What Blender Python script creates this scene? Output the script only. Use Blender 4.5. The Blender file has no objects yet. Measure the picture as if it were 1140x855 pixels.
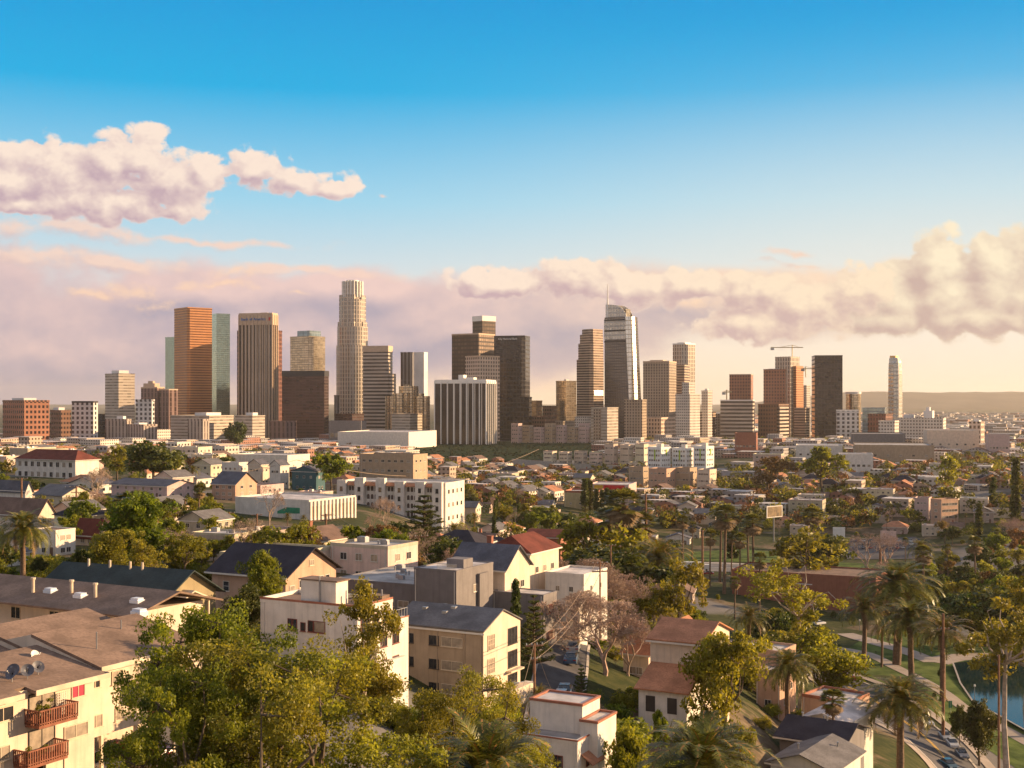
import bpy, bmesh, math, random
import numpy as np
from mathutils import Vector, Matrix, noise
R = math.radians
random.seed(11)
rng = np.random.default_rng(11)
scene = bpy.context.scene
COL = scene.collection

# ------------------------------------------------------------------ camera
CZ = 100.0            # height of the drone above the datum
F = 1400.0            # focal length in pixels of the 1140 px wide photograph
cam = bpy.data.cameras.new("camera")
cam_ob = bpy.data.objects.new("camera", cam)
COL.objects.link(cam_ob)
cam_ob.location = (0, 0, CZ)
cam_ob.rotation_euler = (R(90), 0, 0)
cam.sensor_width = 36
cam.lens = 36 * F / 1140
cam.shift_y = (447 - 427.5) / 1140
cam.clip_start = 1.0
cam.clip_end = 90000
scene.camera = cam_ob

# ------------------------------------------------------------------ sun
SUN_AZ, SUN_EL = 76.0, 13.0      # degrees right of the view axis, above the horizon
sun_dir = Vector((math.sin(R(SUN_AZ)) * math.cos(R(SUN_EL)), math.cos(R(SUN_AZ)) * math.cos(R(SUN_EL)), math.sin(R(SUN_EL))))
sun = bpy.data.lights.new("sun", 'SUN')
sun.energy = 5.0
sun.angle = R(0.5)
sun.color = (1.0, 0.68, 0.38)
sun_ob = bpy.data.objects.new("sun", sun)
COL.objects.link(sun_ob)
sun_ob.rotation_euler = sun_dir.to_track_quat('Z', 'Y').to_euler()

scene.view_settings.view_transform = 'Standard'
scene.view_settings.look = 'None'
scene.view_settings.exposure = 1.05
scene.view_settings.gamma = 1
scene.render.engine = 'CYCLES'
scene.cycles.use_denoising = True
scene.cycles.max_bounces = 6
scene.cycles.diffuse_bounces = 2
scene.cycles.glossy_bounces = 3
scene.cycles.transmission_bounces = 3
scene.cycles.transparent_max_bounces = 6
scene.cycles.volume_bounces = 0
scene.cycles.sample_clamp_indirect = 4
scene.cycles.use_adaptive_sampling = True
scene.cycles.adaptive_threshold = 0.02

# ------------------------------------------------------------------ world
class NT:
    """small helper to write node maths as calls"""
    def __init__(s, nt): s.nt = nt
    def node(s, t, **kw):
        n = s.nt.nodes.new(t)
        for k, v in kw.items(): setattr(n, k, v)
        return n
    def put(s, sock, v):
        if v is None: return
        if isinstance(v, bpy.types.NodeSocket): s.nt.links.new(v, sock)
        else:
            try: sock.default_value = v
            except Exception: sock.default_value = (*v, 1.0)
    def m(s, op, a, b=None, c=None, clamp=False):
        n = s.node('ShaderNodeMath', operation=op, use_clamp=clamp)
        for i, v in enumerate((a, b, c)): s.put(n.inputs[i], v)
        return n.outputs[0]
    def v(s, op, a, b=None, c=None):
        n = s.node('ShaderNodeVectorMath', operation=op)
        for i, v in enumerate((a, b, c)):
            if v is not None: s.put(n.inputs[i], v)
        return n.outputs[1] if op in ('LENGTH', 'DOT_PRODUCT', 'DISTANCE') else n.outputs[0]
    def ramp(s, x, a, b, lo=0.0, hi=1.0, smooth=True):
        n = s.node('ShaderNodeMapRange', interpolation_type='SMOOTHSTEP' if smooth else 'LINEAR')
        for i, v in enumerate((x, a, b, lo, hi)): s.put(n.inputs[i], v)
        return n.outputs[0]
    def mix(s, f, a, b, blend='MIX'):
        n = s.node('ShaderNodeMix', data_type='RGBA', blend_type=blend)
        s.put(n.inputs[0], f); s.put(n.inputs[6], a); s.put(n.inputs[7], b)
        return n.outputs[2]
    def xyz(s, x, y, z=0.0):
        n = s.node('ShaderNodeCombineXYZ')
        for i, v in enumerate((x, y, z)): s.put(n.inputs[i], v)
        return n.outputs[0]
    def noise(s, vec, scale, detail=4, rough=0.5, dist=0.0, color=False):
        n = s.node('ShaderNodeTexNoise')
        s.put(n.inputs['Vector'], vec); n.inputs['Scale'].default_value = scale
        n.inputs['Detail'].default_value = detail; n.inputs['Roughness'].default_value = rough
        n.inputs['Distortion'].default_value = dist
        return n.outputs[1] if color else n.outputs[0]

def build_world():
    w = bpy.data.worlds.new("World"); scene.world = w; w.use_nodes = True
    nt = w.node_tree; nt.nodes.clear(); g = NT(nt)
    out = g.node('ShaderNodeOutputWorld'); bg = g.node('ShaderNodeBackground')
    nt.links.new(bg.outputs[0], out.inputs[0]); bg.inputs[1].default_value = 0.1
    sky = g.node('ShaderNodeTexSky', sky_type='NISHITA')
    sky.sun_disc = False; sky.sun_elevation = R(SUN_EL); sky.sun_rotation = R(SUN_AZ)
    sky.altitude = 150; sky.air_density = 1.0; sky.dust_density = 1.2; sky.ozone_density = 2.0
    tc = g.node('ShaderNodeTexCoord')
    sep = g.node('ShaderNodeSeparateXYZ'); nt.links.new(tc.outputs['Generated'], sep.inputs[0])
    X, Y, Z = sep.outputs
    az = g.m('MULTIPLY', g.m('ARCTAN2', X, Y), 1.4)
    el = g.m('MULTIPLY', g.m('ARCTAN2', Z, g.m('SQRT', g.m('ADD', g.m('MULTIPLY', X, X), g.m('MULTIPLY', Y, Y)))), 1.4)
    # clear sky: Nishita, graded as the photograph is (more saturated above, cream above the horizon)
    clear = g.mix(1.0, sky.outputs[0], (1.0, 1.0, 1.0), 'MULTIPLY')
    t = g.ramp(el, 0.02, 0.46, smooth=False)
    cr = g.node('ShaderNodeValToRGB'); g.put(cr.inputs[0], t)
    stops = [(0.0, SKY[0]), (0.22, SKY[1]), (0.45, SKY[2]), (0.72, SKY[3]), (1.0, SKY[4])]
    e = cr.color_ramp.elements
    while len(e) < len(stops): e.new(0.5)
    for i, (p, c) in enumerate(stops): e[i].position = p; e[i].color = (*c, 1)
    graded = g.mix(1.0, cr.outputs[0], (SKYK, SKYK, SKYK), 'MULTIPLY')
    warm = g.ramp(az, -0.5, 0.55, 0.0, 1.0)
    low = g.ramp(el, 0.28, 0.0, 0.0, 1.0)
    graded = g.mix(g.m('MULTIPLY', warm, low), graded, g.mix(1.0, graded, (1.2, 1.1, 0.95), 'MULTIPLY'))
    base = g.mix(0.975, clear, graded)
    pale = g.m('MULTIPLY', g.ramp(az, -0.25, 0.5), g.ramp(el, 0.42, 0.12))
    base = g.mix(g.m('MULTIPLY', pale, 0.55), base, skc(244, 238, 226))
    # clouds: a union of ellipses on the sky dome (azimuth, elevation), edges broken by noise
    def conv(px, py, rx, ry):
        x = (px - 570) / 1400; z = (447 - py) / 1400
        return 1.4 * math.atan(x), 1.4 * math.atan2(z, math.hypot(x, 1)), rx / 1000, ry / 1000
    def field(p, ells, k=0.25):
        d = None
        for e_ in ells:
            a, b, rx, ry = conv(*e_)
            q = g.v('MULTIPLY_ADD', p, (1 / rx, 1 / ry, 0), (-a / rx, -b / ry, 0))
            l = g.v('LENGTH', q)
            d = l if d is None else g.m('SMOOTH_MIN', d, l, k)
        return g.m('SUBTRACT', 1.0, d)
    p0 = g.xyz(az, el)
    def billow(vec, scale):
        n = g.node('ShaderNodeTexNoise', noise_type='RIDGED_MULTIFRACTAL', normalize=False)
        g.put(n.inputs['Vector'], vec); n.inputs['Scale'].default_value = scale; n.inputs['Detail'].default_value = 3.0
        n.inputs['Roughness'].default_value = 0.5; n.inputs['Offset'].default_value = 0.9; n.inputs['Gain'].default_value = 1.5
        return g.m('MULTIPLY', n.outputs[0], 0.42)
    def cloud(ells, warp, fine, sc, off, edge, seed, lit, shade, base, alpha_max=1.0, k=0.25, gain=3.0, bias=0.45, pers=0.6, puff=0.0):
        pp = g.v('ADD', p0, (seed, seed * 0.7, 0))
        wn = g.noise(pp, sc, 3, pers, 0.0, True)
        pw = g.v('MULTIPLY_ADD', g.v('SUBTRACT', wn, (0.5, 0.5, 0.5)), (warp * 1.6, warp * 1.1, 0), p0)
        def dens(ofs, det):
            E = field(g.v('ADD', pw, ofs), ells, k)
            q = g.v('ADD', pp, ofs)
            n = g.noise(g.v('MULTIPLY', q, (1, 1.35, 1)), sc * 2.3, det, 0.62, 0.0)
            d = g.m('MULTIPLY_ADD', g.m('SUBTRACT', n, 0.5), fine, E)
            if puff: d = g.m('MULTIPLY_ADD', g.m('SUBTRACT', 0.42, billow(q, sc * 2.6)), puff, d)
            return d
        d0 = dens((0, 0, 0), 7); d1 = dens((off[0], off[1], 0), 3); 
        Eb = g.m('SUBTRACT', field(pw, ells, k), field(g.v('ADD', pw, (off[0] * 2.2, off[1] * 2.2, 0)), ells, k))
        a = g.m('MULTIPLY', g.ramp(d0, 0.0, edge), alpha_max)
        L = g.m('MULTIPLY_ADD', g.m('SUBTRACT', d0, d1), gain, bias)
        L = g.m('MULTIPLY_ADD', Eb, gain * 0.28, L, clamp=True)
        tx = g.noise(g.v('MULTIPLY', pp, (1, 1.3, 1)), sc * 7.0, 3, 0.65)
        L = g.m('MULTIPLY_ADD', g.m('SUBTRACT', tx, 0.5), 0.55, L, clamp=True)
        right = g.ramp(az, -0.2, 0.5)
        lit_c = g.mix(right, lit[0], lit[1]); sh_c = g.mix(right, shade[0], shade[1])
        c = g.mix(L, sh_c, lit_c)
        # thin edges take the brightness of the lit side
        c = g.mix(g.m('MULTIPLY', g.ramp(d0, edge * 1.6, 0.0), 0.6), c, lit_c)
        return g.mix(a, base, c)
    # unseen cloud cover, added above and behind the drone to warm the shade
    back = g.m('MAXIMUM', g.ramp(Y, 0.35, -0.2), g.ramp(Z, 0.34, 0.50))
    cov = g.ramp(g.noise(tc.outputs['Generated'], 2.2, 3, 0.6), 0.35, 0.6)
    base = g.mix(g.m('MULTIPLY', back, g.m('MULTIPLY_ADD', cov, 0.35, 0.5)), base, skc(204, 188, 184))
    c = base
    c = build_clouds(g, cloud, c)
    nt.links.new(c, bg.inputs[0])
    w.cycles.sampling_method = 'MANUAL'; w.cycles.sample_map_resolution = 512
SKYK = 10.0
def lin(r, g, b):   # display 0-255 to linear
    f = lambda v: ((v / 255 + 0.055) / 1.055) ** 2.4 if v > 10 else v / 255 / 12.92
    return (f(r), f(g), f(b))
EXPK = 2 ** -scene.view_settings.exposure
def skc(r, g, b, k=1.0): return tuple(10 * EXPK * k * v for v in lin(r, g, b))
def sk1(r, g, b): return tuple(EXPK * v for v in lin(r, g, b))
SKY = [sk1(255, 226, 192), sk1(226, 228, 228), sk1(160, 214, 238), sk1(20, 176, 230), sk1(0, 152, 220)]

def build_clouds(g, cloud, c):
    # high thin veil and the long mauve bank behind the towers
    bank = [(60, 390, 330, 95), (-80, 370, 250, 115), (300, 375, 280, 85), (520, 368, 240, 80), (650, 355, 170, 66), (840, 345, 200, 50), (960, 340, 120, 44), (220, 330, 150, 42), (400, 325, 130, 34),
            (760, 340, 140, 36), (850, 345, 140, 34)]
    c = cloud(bank, 0.05, 1.0, 4.0, (0.012, 0.014), 0.45, 3.3,
              (skc(240, 206, 198), skc(255, 224, 192)), (skc(168, 160, 178), skc(206, 186, 182)), c, 0.95, gain=1.3, bias=0.3, puff=.12)
    wisps = [(90, 262, 130, 16), (230, 270, 160, 7), (40, 290, 110, 14), (130, 296, 90, 12), (880, 282, 40, 7), (890, 292, 50, 5), (330, 300, 120, 8), (430, 212, 10, 4)]
    c = cloud(wisps, 0.05, 2.6, 9.0, (0.008, 0.01), 0.9, 1.1,
              (skc(250, 215, 196), skc(250, 215, 190)), (skc(190, 172, 185), skc(196, 176, 178)), c, 0.85, gain=.9, bias=0.4)
    puffs = [(150, 323, 30, 10), (180, 336, 34, 11), (265, 305, 34, 11), (100, 330, 40, 9), (240, 318, 60, 8), (330, 326, 12, 5), (205, 345, 14, 6), (710, 325, 46, 14), (760, 338, 44, 12)]
    c = cloud(puffs, 0.035, 3.0, 14.0, (0.008, 0.006), 1.0, 7.1,
              (skc(255, 216, 186), skc(255, 222, 186)), (skc(214, 180, 178), skc(224, 190, 176)), c, 0.8, gain=.9, bias=0.5)
    cum = [(10, 195, 62, 34), (70, 192, 55, 30), (125, 180, 34, 28), (160, 176, 40, 27), (190, 202, 54, 34), (226, 190, 28, 22), (110, 222, 100, 22), (200, 236, 28, 16), (30, 222, 60, 16),
           (282, 186, 36, 22), (330, 202, 46, 17), (372, 210, 32, 12),
           (700, 318, 70, 22), (775, 320, 60, 22), (845, 326, 60, 26), (900, 338, 60, 32), (955, 322, 42, 26), (840, 362, 80, 16), (640, 312, 60, 24), (560, 318, 60, 20)]
    big = [(1000, 332, 46, 42), (1042, 304, 38, 46), (1058, 330, 50, 44), (1108, 300, 40, 40), (1135, 322, 60, 50), (1180, 300, 60, 50), (985, 356, 50, 18), (1090, 350, 90, 22)]
    c = cloud(big, 0.03, 1.1, 9.0, (0.012, 0.012), 0.22, 9.3,
              (skc(255, 236, 214), skc(255, 238, 206)), (skc(192, 168, 174), skc(202, 176, 166)), c, 0.98, gain=0.85, bias=0.42, k=0.3, puff=0.7)
    c = cloud(cum, 0.035, 1.3, 12.0, (0.010, 0.011), 0.26, 5.7,
              (skc(255, 232, 214), skc(255, 232, 200)), (skc(200, 172, 180), skc(210, 182, 174)), c, 0.97, gain=0.85, bias=0.44, k=0.22, puff=.8)
    return c
build_world()
# ------------------------------------------------------------------ terrain (drop below the drone, by bearing and distance)
TPX = [-400, 0, 190, 380, 570, 760, 950, 1140, 1500]
TD = [40, 60, 100, 150, 200, 250, 300, 400, 550, 700, 900, 1200, 1600, 2200, 3000, 6000, 30000]
TH = [
    [27, 28, 30, 33, 42, 50, 58, 66, 70],
    [27, 28, 30, 33, 42, 50, 60, 68, 72],
    [27, 28.5, 29.5, 34, 42, 50, 61, 71, 75],
    [27, 28, 29.5, 34, 41, 48, 61, 74, 78],
    [30, 32, 32, 33, 38, 46, 61, 77, 80],
    [33, 34, 33, 32, 39, 52, 66, 79, 81],
    [34, 35, 34, 33, 44, 62, 75, 80, 82],
    [36, 36, 36, 38, 54, 72, 80, 81, 82],
    [36, 36, 37, 43, 60, 77, 81, 81, 82],
    [37, 37, 40, 47, 63, 77, 79, 74, 74],
    [42, 42, 45, 52, 65, 73, 68, 63, 63],
    [50, 50, 54, 60, 66, 69, 60, 64, 64],
    [60, 60, 62, 64, 67, 67, 60, 66, 66],
    [70, 70, 70, 70, 70, 70, 70, 70, 70],
    [74] * 9, [84] * 9, [96] * 9]
TH = np.array(TH, float); TLD = np.log(np.array(TD, float)); TPX = np.array(TPX, float)
def _sm(f): return f * f * (3 - 2 * f)
def ground_np(X, Y):
    X = np.asarray(X, float); Y = np.asarray(Y, float)
    Yc = np.maximum(Y, 45.0)
    px = np.clip(570 + F * X / Yc, TPX[0], TPX[-1] - 1e-6)
    ld = np.clip(np.log(Yc), TLD[0], TLD[-1] - 1e-6)
    i = np.clip(np.searchsorted(TPX, px, 'right') - 1, 0, len(TPX) - 2)
    j = np.clip(np.searchsorted(TLD, ld, 'right') - 1, 0, len(TLD) - 2)
    fx = _sm((px - TPX[i]) / (TPX[i + 1] - TPX[i])); fy = (ld - TLD[j]) / (TLD[j + 1] - TLD[j])
    fy = 0.5 * fy + 0.5 * _sm(fy)
    h = (TH[j, i] * (1 - fx) + TH[j, i + 1] * fx) * (1 - fy) + (TH[j + 1, i] * (1 - fx) + TH[j + 1, i + 1] * fx) * fy
    z = CZ - h
    # the park and its lake lie flat at the bottom of the valley
    return z
def gz(x, y): return float(ground_np(x, y))
def at(px, py):
    """ground point seen at a pixel of the photograph"""
    tx, tz = (px - 570) / F, (447 - py) / F
    D = np.exp(np.linspace(math.log(45), math.log(20000), 4000))
    g = ground_np(tx * D, D); r = CZ + tz * D
    k = np.argmax(r < g)
    if k == 0: k = len(D) - 1
    return Vector((tx * D[k], D[k], float(g[k])))
def P(px, py, D): return Vector(((px - 570) / F * D, D, CZ - (py - 447) / F * D))
def G(px, D):
    x = (px - 570) / F * D
    return Vector((x, D, gz(x, D)))
def to_px(p): return 570 + F * p[0] / p[1], 447 - F * (p[2] - CZ) / p[1]

# ------------------------------------------------------------------ objects
def put(name, data, parent=None):
    o = bpy.data.objects.new(name, data); COL.objects.link(o)
    if parent is not None: o.parent = parent
    return o
def tag(o, label=None, cat=None, group=None, kind=None):
    if label: o['label'] = label
    if cat: o['category'] = cat
    if group: o['group'] = group
    if kind: o['kind'] = kind
    return o
def empty(name, loc, rz=0.0):
    o = bpy.data.objects.new(name, None); COL.objects.link(o)
    o.location = loc; o.rotation_euler = (0, 0, rz); o.empty_display_size = 1
    return o
def copy_tree(o, parent=None):
    c = o.copy(); COL.objects.link(c)
    if parent is not None: c.parent = parent
    for ch in KIDS.get(o.name, ()) : copy_tree(ch, c)
    return c
KIDS = {}
def index_kids(o):
    KIDS[o.name] = list(o.children)
    for c in KIDS[o.name]: index_kids(c)

class MB:
    """mesh builder: verts, faces, uv in metres, material index"""
    def __init__(s): s.v = []; s.f = []; s.uv = []; s.mi = []
    def face(s, pts, uv=None, m=0):
        n = len(s.v); s.v += [tuple(p) for p in pts]; s.f.append(tuple(range(n, n + len(pts))))
        if uv is None:
            a = Vector(pts[0]); e1 = (Vector(pts[1]) - a)
            nrm = None
            for k in range(2, len(pts)):
                nrm = e1.cross(Vector(pts[k]) - a)
                if nrm.length > 1e-9: break
            nrm = nrm.normalized() if nrm.length > 1e-9 else Vector((0, 0, 1))
            if abs(nrm.z) > 0.98: uv = [(p[0], p[1]) for p in pts]
            else:
                h = Vector((-nrm.y, nrm.x, 0)).normalized(); vv = nrm.cross(h)
                uv = [(Vector(p).dot(h), Vector(p).dot(vv) if abs(nrm.z) > 0.2 else p[2]) for p in pts]
        s.uv += list(uv); s.mi.append(m)
    def box(s, x0, x1, y0, y1, z0, z1, m=0, bottom=True, top=True, mt=None):
        a, b, c, d = (x0, y0), (x1, y0), (x1, y1), (x0, y1)
        s.prism([a, b, c, d], z0, z1, m, bottom, top, mt)
    def prism(s, poly, z0, z1, m=0, bottom=True, top=True, mt=None, u0=0.0):
        n = len(poly); u = u0
        for i in range(n):
            p, q = poly[i], poly[(i + 1) % n]
            L = math.hypot(q[0] - p[0], q[1] - p[1])
            s.face([(p[0], p[1], z0), (q[0], q[1], z0), (q[0], q[1], z1), (p[0], p[1], z1)],
                   [(u, z0), (u + L, z0), (u + L, z1), (u, z1)], m)
            u += L
        if top: s.face([(p[0], p[1], z1) for p in poly], None, m if mt is None else mt)
        if bottom: s.face([(p[0], p[1], z0) for p in reversed(poly)], None, m)
    def loft(s, A, za, B, zb, m=0):
        n = len(A); u = 0
        for i in range(n):
            p, q, r, t = A[i], A[(i + 1) % n], B[(i + 1) % n], B[i]
            L = math.hypot(q[0] - p[0], q[1] - p[1])
            s.face([(p[0], p[1], za), (q[0], q[1], za), (r[0], r[1], zb), (t[0], t[1], zb)],
                   [(u, za), (u + L, za), (u + L, zb), (u, zb)], m); u += L
    def tube(s, pts, rads, n=6, m=0, cap=True):
        rings = []
        for i, p in enumerate(pts):
            p = Vector(p)
            d = (Vector(pts[min(i + 1, len(pts) - 1)]) - Vector(pts[max(i - 1, 0)])).normalized()
            ref = Vector((0, 0, 1)) if abs(d.z) < 0.9 else Vector((1, 0, 0))
            a = d.cross(ref).normalized(); b = d.cross(a)
            rr = rads[i] if isinstance(rads, (list, tuple)) else rads
            rings.append([p + (a * math.cos(2 * math.pi * k / n) + b * math.sin(2 * math.pi * k / n)) * rr for k in range(n)])
        for i in range(len(rings) - 1):
            for k in range(n):
                s.face([rings[i][k], rings[i + 1][k], rings[i + 1][(k + 1) % n], rings[i][(k + 1) % n]],
                       [(k, i), (k, i + 1), (k + 1, i + 1), (k + 1, i)], m)
        if cap:
            s.face(rings[-1], [(0, 0)] * n, m); s.face(list(reversed(rings[0])), [(0, 0)] * n, m)
    def cyl(s, x, y, z0, z1, r, n=16, m=0, r1=None, mt=None):
        A = [(x + r * math.cos(2 * math.pi * k / n), y + r * math.sin(2 * math.pi * k / n)) for k in range(n)]
        r1 = r if r1 is None else r1
        B = [(x + r1 * math.cos(2 * math.pi * k / n), y + r1 * math.sin(2 * math.pi * k / n)) for k in range(n)]
        s.loft(A, z0, B, z1, m); s.face([(p[0], p[1], z1) for p in B], None, m if mt is None else mt)
        s.face([(p[0], p[1], z0) for p in reversed(A)], None, m)
    def mesh(s, name, mats, smooth=False):
        me = bpy.data.meshes.new(name); me.from_pydata(s.v, [], s.f)
        uvl = me.uv_layers.new(name="UVMap")
        uvl.data.foreach_set('uv', np.array(s.uv, np.float32).ravel())
        if not isinstance(mats, (list, tuple)): mats = [mats]
        for mt in mats: me.materials.append(mt)
        if len(mats) > 1: me.polygons.foreach_set('material_index', s.mi)
        if smooth:
            bm = bmesh.new(); bm.from_mesh(me); bmesh.ops.remove_doubles(bm, verts=bm.verts, dist=1e-4)
            for f_ in bm.faces: f_.smooth = True
            bm.to_mesh(me); bm.free()
        me.update(); return me
    def build(s, name, mats, parent=None, smooth=False):
        return put(name, s.mesh(name, mats, smooth), parent)

def np_mesh(name, V, Fq, mats, mi=None, smooth=False):
    """V (n,3), Fq (m,k) numpy"""
    me = bpy.data.meshes.new(name); n, k = Fq.shape
    me.vertices.add(len(V)); me.vertices.foreach_set('co', np.ascontiguousarray(V, np.float32).ravel())
    me.loops.add(n * k); me.loops.foreach_set('vertex_index', Fq.astype(np.int32).ravel())
    me.polygons.add(n); me.polygons.foreach_set('loop_start', np.arange(0, n * k, k, dtype=np.int32))
    me.polygons.foreach_set('loop_total', np.full(n, k, np.int32))
    if not isinstance(mats, (list, tuple)): mats = [mats]
    for m_ in mats: me.materials.append(m_)
    if mi is not None: me.polygons.foreach_set('material_index', np.asarray(mi, np.int32))
    me.polygons.foreach_set('use_smooth', np.full(n, smooth, bool))
    me.update(calc_edges=True); return me

# ------------------------------------------------------------------ materials
MATS = {}
def mat(name, col, rough=0.8, var=0.18, scale=0.6, metal=0.0, spec=0.3, bump=0.0, bscale=8.0, streak=0.0, trans=0.0, col2=None, island=0.0, objvar=0.0, emit=None, coat=0.0):
    if name in MATS: return MATS[name]
    m = bpy.data.materials.new(name); m.use_nodes = True; nt = m.node_tree; g = NT(nt)
    b = nt.nodes['Principled BSDF']; tc = g.node('ShaderNodeTexCoord'); oc = tc.outputs['Object']
    n = g.noise(oc, scale, 5, 0.6)
    dark = tuple(c * (1 - var) for c in col); light = tuple(min(1, c * (1 + var)) for c in (col2 or col))
    c = g.mix(g.ramp(n, 0.3, 0.7), dark, light)
    if streak:
        st = g.noise(g.v('MULTIPLY', oc, (1.5, 1.5, 0.12)), 1.2, 4, 0.6)
        c = g.mix(g.m('MULTIPLY', g.ramp(st, 0.45, 0.75), streak), c, tuple(x * 0.55 for x in col))
    if island:
        ge = g.node('ShaderNodeNewGeometry')
        r = g.ramp(ge.outputs['Random Per Island'], 0, 1, 1 - island, 1 + island, False)
        c = g.mix(1.0, c, g.xyz(r, r, r), 'MULTIPLY')
    if objvar:
        oi = g.node('ShaderNodeObjectInfo')
        hs = g.node('ShaderNodeHueSaturation'); g.put(hs.inputs['Color'], c)
        g.put(hs.inputs['Hue'], g.ramp(oi.outputs['Random'], 0, 1, 0.5 - 0.06 * objvar, 0.5 + 0.05 * objvar, False))
        g.put(hs.inputs['Value'], g.ramp(g.m('FRACT', g.m('MULTIPLY', oi.outputs['Random'], 7.31)), 0, 1, 1 - 0.4 * objvar, 1 + 0.4 * objvar, False))
        c = hs.outputs[0]
    g.put(b.inputs['Base Color'], c); b.inputs['Roughness'].default_value = rough
    b.inputs['Metallic'].default_value = metal; b.inputs['Specular IOR Level'].default_value = spec
    b.inputs['Coat Weight'].default_value = coat
    if bump:
        bn = g.node('ShaderNodeBump'); bn.inputs['Strength'].default_value = bump; bn.inputs['Distance'].default_value = 0.05
        g.put(bn.inputs['Height'], g.noise(oc, bscale, 4, 0.6)); nt.links.new(bn.outputs[0], b.inputs['Normal'])
    if trans:
        tr = g.node('ShaderNodeBsdfTranslucent'); g.put(tr.inputs[0], g.mix(1.0, c, (1.25, 1.15, 0.6), 'MULTIPLY'))
        mx = g.node('ShaderNodeMixShader'); mx.inputs[0].default_value = trans
        nt.links.new(b.outputs[0], mx.inputs[1]); nt.links.new(tr.outputs[0], mx.inputs[2])
        nt.links.new(mx.outputs[0], nt.nodes['Material Output'].inputs[0])
    if emit:
        g.put(b.inputs['Emission Color'], emit[0]); b.inputs['Emission Strength'].default_value = emit[1]
    MATS[name] = m; return m

def facade(name, wall, glass, cw=3.0, ch=3.6, ww=0.6, wh=0.55, metal=0.5, grough=0.12, wrough=0.7, var=0.5, lit=0.0, ou=0.0, ov=0.0, wallvar=0.12, wspec=0.3):
    """wall with a regular grid of windows, laid out in metres along the face (UV) and up it"""
    if name in MATS: return MATS[name]
    m = bpy.data.materials.new(name); m.use_nodes = True; nt = m.node_tree; g = NT(nt)
    b = nt.nodes['Principled BSDF']; uv = g.node('ShaderNodeUVMap'); sp = g.node('ShaderNodeSeparateXYZ')
    nt.links.new(uv.outputs[0], sp.inputs[0])
    u = g.m('MULTIPLY_ADD', sp.outputs[0], 1 / cw, ou); v = g.m('MULTIPLY_ADD', sp.outputs[1], 1 / ch, ov)
    inu = g.m('LESS_THAN', g.m('FRACT', u), ww) if ww < 1 else 1.0
    inv = g.m('LESS_THAN', g.m('FRACT', v), wh) if wh < 1 else 1.0
    win = g.m('MULTIPLY', inu, inv)
    ge = g.node('ShaderNodeNewGeometry'); nz = g.node('ShaderNodeSeparateXYZ'); nt.links.new(ge.outputs['Normal'], nz.inputs[0])
    side = g.m('LESS_THAN', g.m('ABSOLUTE', nz.outputs[2]), 0.5)
    win = g.m('MULTIPLY', win, side)
    wn = g.node('ShaderNodeTexWhiteNoise', noise_dimensions='3D')
    g.put(wn.inputs[0], g.xyz(g.m('FLOOR', u), g.m('FLOOR', v), 3.0))
    tc = g.node('ShaderNodeTexCoord')
    n1 = g.noise(tc.outputs['Object'], 0.02, 3, 0.6)
    n2 = g.noise(g.v('MULTIPLY', tc.outputs['Object'], (0.4, 0.4, 0.06)), 0.3, 4, 0.65)
    wc = g.mix(g.ramp(n1, 0.35, 0.65), tuple(x * (1 - wallvar) for x in wall), tuple(min(1, x * (1 + wallvar)) for x in wall))
    wc = g.mix(g.m('MULTIPLY', g.ramp(n2, 0.5, 0.75), 0.3), wc, tuple(x * 0.6 for x in wall))
    gk = g.ramp(wn.outputs[0], 0, 1, 1 - var, 1 + var, False)
    gc = g.mix(1.0, glass, g.xyz(gk, gk, gk), 'MULTIPLY')
    g.put(b.inputs['Base Color'], g.mix(win, wc, gc))
    g.put(b.inputs['Metallic'], g.m('MULTIPLY', win, metal))
    g.put(b.inputs['Roughness'], g.ramp(win, 0, 1, wrough, grough, False))
    b.inputs['Specular IOR Level'].default_value = wspec
    bn = g.node('ShaderNodeBump'); bn.inputs['Strength'].default_value = 0.09; bn.inputs['Distance'].default_value = 1.0
    g.put(bn.inputs['Height'], g.m('MULTIPLY', g.m('ADD', g.noise(tc.outputs['Object'], 0.06, 3, 0.6), g.m('MULTIPLY', wn.outputs[0], 0.06)), win)); nt.links.new(bn.outputs[0], b.inputs['Normal'])
    MATS[name] = m; return m

def fit(xl, xc, xr, D, rot):
    """near corner at xc and depth D; returns widths along local -x (to xl) and local +y (to xr)"""
    C = ((xc - 570) / F * D, D); a = (math.cos(rot), math.sin(rot)); b = (-a[1], a[0])
    tl, tr = (xl - 570) / F, (xr - 570) / F
    w = (C[0] - tl * C[1]) / (a[0] - tl * a[1]); l = (tr * C[1] - C[0]) / (b[0] - tr * b[1])
    return w, l, C
def corner_root(name, xl, xc, xr, D, rot, z=None, sink=0.0):
    """Empty at the near corner; local x from -w to 0, local y from 0 to l"""
    w, l, C = fit(xl, xc, xr, D, rot)
    lm = max(1.15 * w, 14.0)
    if l < 0 or l > lm: l = lm
    if z is None:
        a = (math.cos(rot), math.sin(rot)); b = (-a[1], a[0])
        z = min(gz(C[0] - a[0] * w * i + b[0] * l * j, C[1] - a[1] * w * i + b[1] * l * j) for i in (0, 1) for j in (0, 1)) - sink
    return empty(name, (C[0], C[1], z), rot), w, l
def zof(py, D, base): return CZ - (py - 447) / F * D - base
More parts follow.
